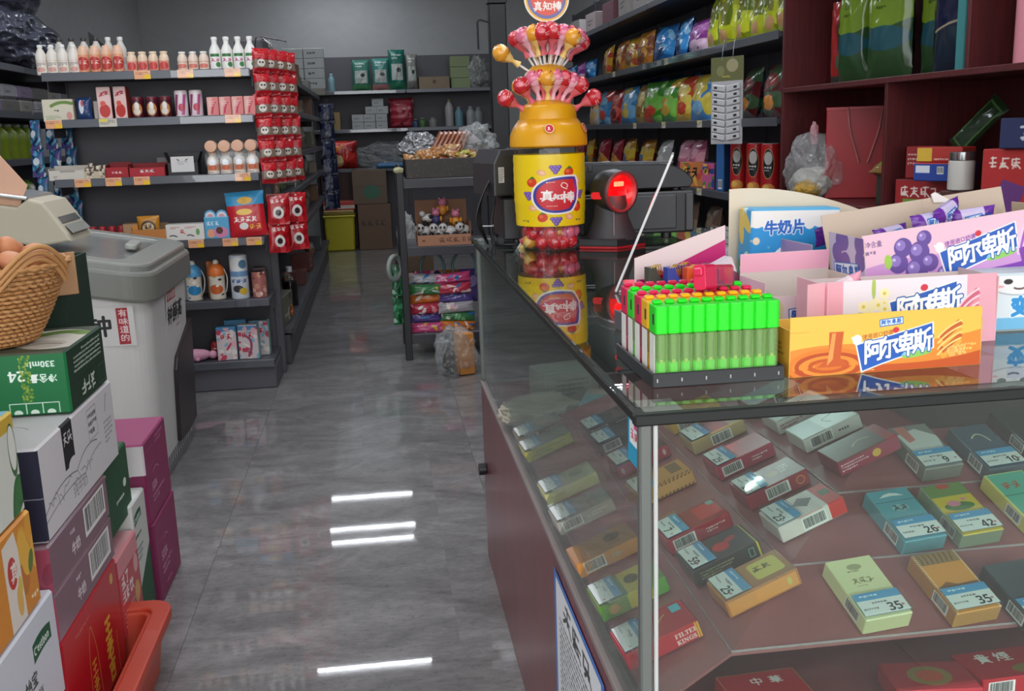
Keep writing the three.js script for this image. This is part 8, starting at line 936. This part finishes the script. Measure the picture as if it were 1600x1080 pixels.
  put('front_panel', bx(0.27, 0.055, 0.004, 0.001, FN), AM(fp, 0.65), tb, 0, 0, 0.1); put('back_panel', bx(0.27, 0.22, 0.004, 0.001), kr, tb, 0, 0, -0.1); for (const s of [-1, 1]) put('side_panel', bx(0.004, 0.12, 0.2, 0.001), kr, tb, s * 0.135, 0, 0); put('bottom', bx(0.266, 0.004, 0.196, 0.001), kr, tb);
  const S = (r, sx = 1, sy = 1, sz = 1) => { const g = new THREE.SphereGeometry(r, 14, 10); g.scale(sx, sy, sz); return g; };
  const toy = (label, x, y, d, kind) => { const q = thing('animal_toy', label, 'toy', [x, y, d], rr(-0.4, 0.4)), w = M('#c9c5c0', 0.5), bk = M('#1c1b1d', 0.45), pk = M('#d07a94', 0.5), yl = M('#d08a2c', 0.5), bl = M('#3a3a6a', 0.5);
    if (kind === 'panda') { put('body', S(0.03, 1.2, 0.9, 1), w, q, 0, 0.027, 0); put('head', S(0.024), w, q, -0.03, 0.045, 0.018); for (const s of [-1, 1]) { put('ear', S(0.008), bk, q, -0.03 + s * 0.017, 0.066, 0.016); put('eye_patch', S(0.006, 1, 1.2, 0.5), bk, q, -0.03 + s * 0.009, 0.048, 0.04); put('leg', S(0.012), bk, q, 0.01 + s * 0.018, 0.012, 0.022); } }
    else if (kind === 'cow') { put('body', S(0.028, 1.3, 0.8, 0.8), w, q, 0, 0.04, 0); put('head', S(0.016), w, q, -0.035, 0.062, 0.005); put('spot', S(0.014, 1, 0.9, 0.4), bk, q, 0.006, 0.045, 0.018); for (const a of [-1, 1]) for (const b of [-1, 1]) put('leg', cyl(0.006, 0.03, 8), bk, q, a * 0.02, 0, b * 0.01); }
    else { put('body', S(0.026, 0.9, 1.1, 0.9), kind === 'yellow' ? yl : bl, q, 0, 0.027, 0); put('head', S(0.021), pk, q, 0, 0.066, 0.004); put('snout', S(0.008), pk, q, 0, 0.062, 0.024); for (const s of [-1, 1]) { put('ear', S(0.007), pk, q, s * 0.013, 0.085, 0); put('arm', S(0.007, 1, 2, 1), yl, q, s * 0.026, 0.035, 0.006); } } };
  const ty = 0.625; toy('left panda toy in the cardboard carton', 0.235, ty, 5.19, 'panda'); toy('middle panda toy in the cardboard carton', 0.31, ty, 5.17, 'panda'); toy('large panda toy lying right of middle panda', 0.36, ty, 5.16, 'panda'); toy('small panda toy at right end of carton', 0.435, ty, 5.18, 'panda'); toy('black and white cow toy at back left of carton', 0.26, ty + 0.05, 5.25, 'cow'); toy('pink headed toy in yellow standing at carton back', 0.335, ty + 0.1, 5.26, 'yellow'); toy('pink headed toy in navy below the yellow one', 0.3, ty + 0.05, 5.24, 'navy'); toy('pink headed toy in yellow lying at right', 0.4, ty + 0.04, 5.23, 'yellow');
  put('heap_lining', mv(bx(0.26, 0.04, 0.19, 0.01), 0, 0.004, 0), M('#5a4a40', 0.8), tb);
  // lower shelf: bubble wands and packs
  const cl = [['#c84a7a', '#e0a0b8', 'pink'], ['#d0702c', '#e8a86a', 'orange'], ['#5a4a8a', '#9a8ac0', 'violet'], ['#3f7a4a', '#7ab884', 'green'], ['#b8344a', '#e08a94', 'red'], ['#a8a4a8', '#d8b0bc', 'white']];
  let n = 0; for (let r = 0; r < 6; r++) for (let c = 0; c < 2; c++) { const [a, b, nm] = cl[(r * 2 + c + (r > 2 ? 1 : 0)) % 6], p = print(90, 36, a, (g, W, H) => { inks(g, W, H, [b, '#e6d8d0', a, pick(['#d8b040', '#3a6aa8'])], 10, 0.06, 0.16); }); const m = solo('toy_pack', `${nm} bagged toy, ${ORD[n++]} from bottom on lowest rack shelf`, 'toy', pillow(0.19, 0.055, 0.05, p, { crimp: 0.02 }), AM(p, 0.2), [0.225 + c * 0.15 + rr(-0.01, 0.01), 0.124 + r * 0.05, 5.17 + rr(0, 0.03) + (r % 2) * 0.02], rr(-0.1, 0.1), 'bagged toys on the lowest rack shelf'); m.rotation.z = rr(-0.08, 0.08); }
  for (let i = 0; i < 3; i++) { const [a, b, nm] = cl[i], p = print(70, 70, a, (g, W, H) => inks(g, W, H, [b, '#3a3a6a', a], 10, 0.08, 0.2)); solo('toy_pack', `${nm} upright bagged toy at back of lower shelf`, 'toy', pillow(0.14, 0.18, 0.06, p), AM(p, 0.2), [0.24 + i * 0.11, 0.24, 5.4], 0, 'upright toys at the back of the lower shelf'); }
  const bh = thing('cat_headband', 'two teal arch shaped headbands hanging on the rack', 'headband', [0.36, 0.4, 5.3]); for (const x of [-0.09, 0.08]) put('arch', tube([[x - 0.06, 0, 0], [x - 0.06, 0.07, 0], [x - 0.03, 0.12, 0], [x, 0.13, 0], [x + 0.03, 0.12, 0], [x + 0.06, 0.07, 0], [x + 0.06, 0, 0]], 0.008, 30, 7), M('#5f7a80', 0.4), bh);
  const gp = print(50, 120, '#2c6a44', (g, W, H) => inks(g, W, H, ['#4a9a6a', '#a8c8b0', '#1d4a30'], 12, 0.08, 0.2)); strips((i) => ['single'][i] + ' strip of green packets hanging at rack left side', [0.075], 0.48, 5.15, 0, 2, 0.06, 0.16, '', () => gp, 0.2, 'green packets on the rack'); solo('hose_ring', 'pale ring shaped toy hanging on the rack left side', 'toy', new THREE.TorusGeometry(0.06, 0.012, 10, 28), M('#8f9690', 0.45), [0.07, 0.48, 5.12], 1.0);
  // plastic bag with orange box on the floor
  const pb = thing('plastic_bag', 'clear plastic bag with orange box on floor by counter', 'plastic bag', [0.33, 0, 4.75]); put('film', crumple(0.2, 0.24, 0.2, 0.25, 5, 2.0), FILM, pb); put('orange_box', bx(0.075, 0.2, 0.08, 0.003), M('#c8843c', 0.6), pb, 0.045, 0.003, 0.01, 0, 0.3, 0); put('dark_pouch', mv(crumple(0.06, 0.13, 0.07, 0.2, 3), -0.03, 0.004, 0), M('#3a342c', 0.4), pb);
}

{ // black display column behind the candy tower
  const t = thing('display_column', 'tall black display column with wire hook behind the candy tower', 'stand', [0.745, 0, 6.0]), k = M('#19191b', 0.45);
  put('foot', bx(0.3, 0.03, 0.3, 0.006), k, t); put('post', bx(0.1, 1.82, 0.08, 0.006), k, t, 0, 0.03, 0); put('wire_hook', tube([[-0.05, 1.75, 0.03], [-0.11, 1.76, 0.03], [-0.115, 1.7, 0.03], [-0.115, 1.6, 0.03]], 0.006, 16, 6), k, t); put('top_cap', bx(0.11, 0.02, 0.09, 0.004), k, t, 0, 1.85, 0);
}

renderer.render(scene, camera);
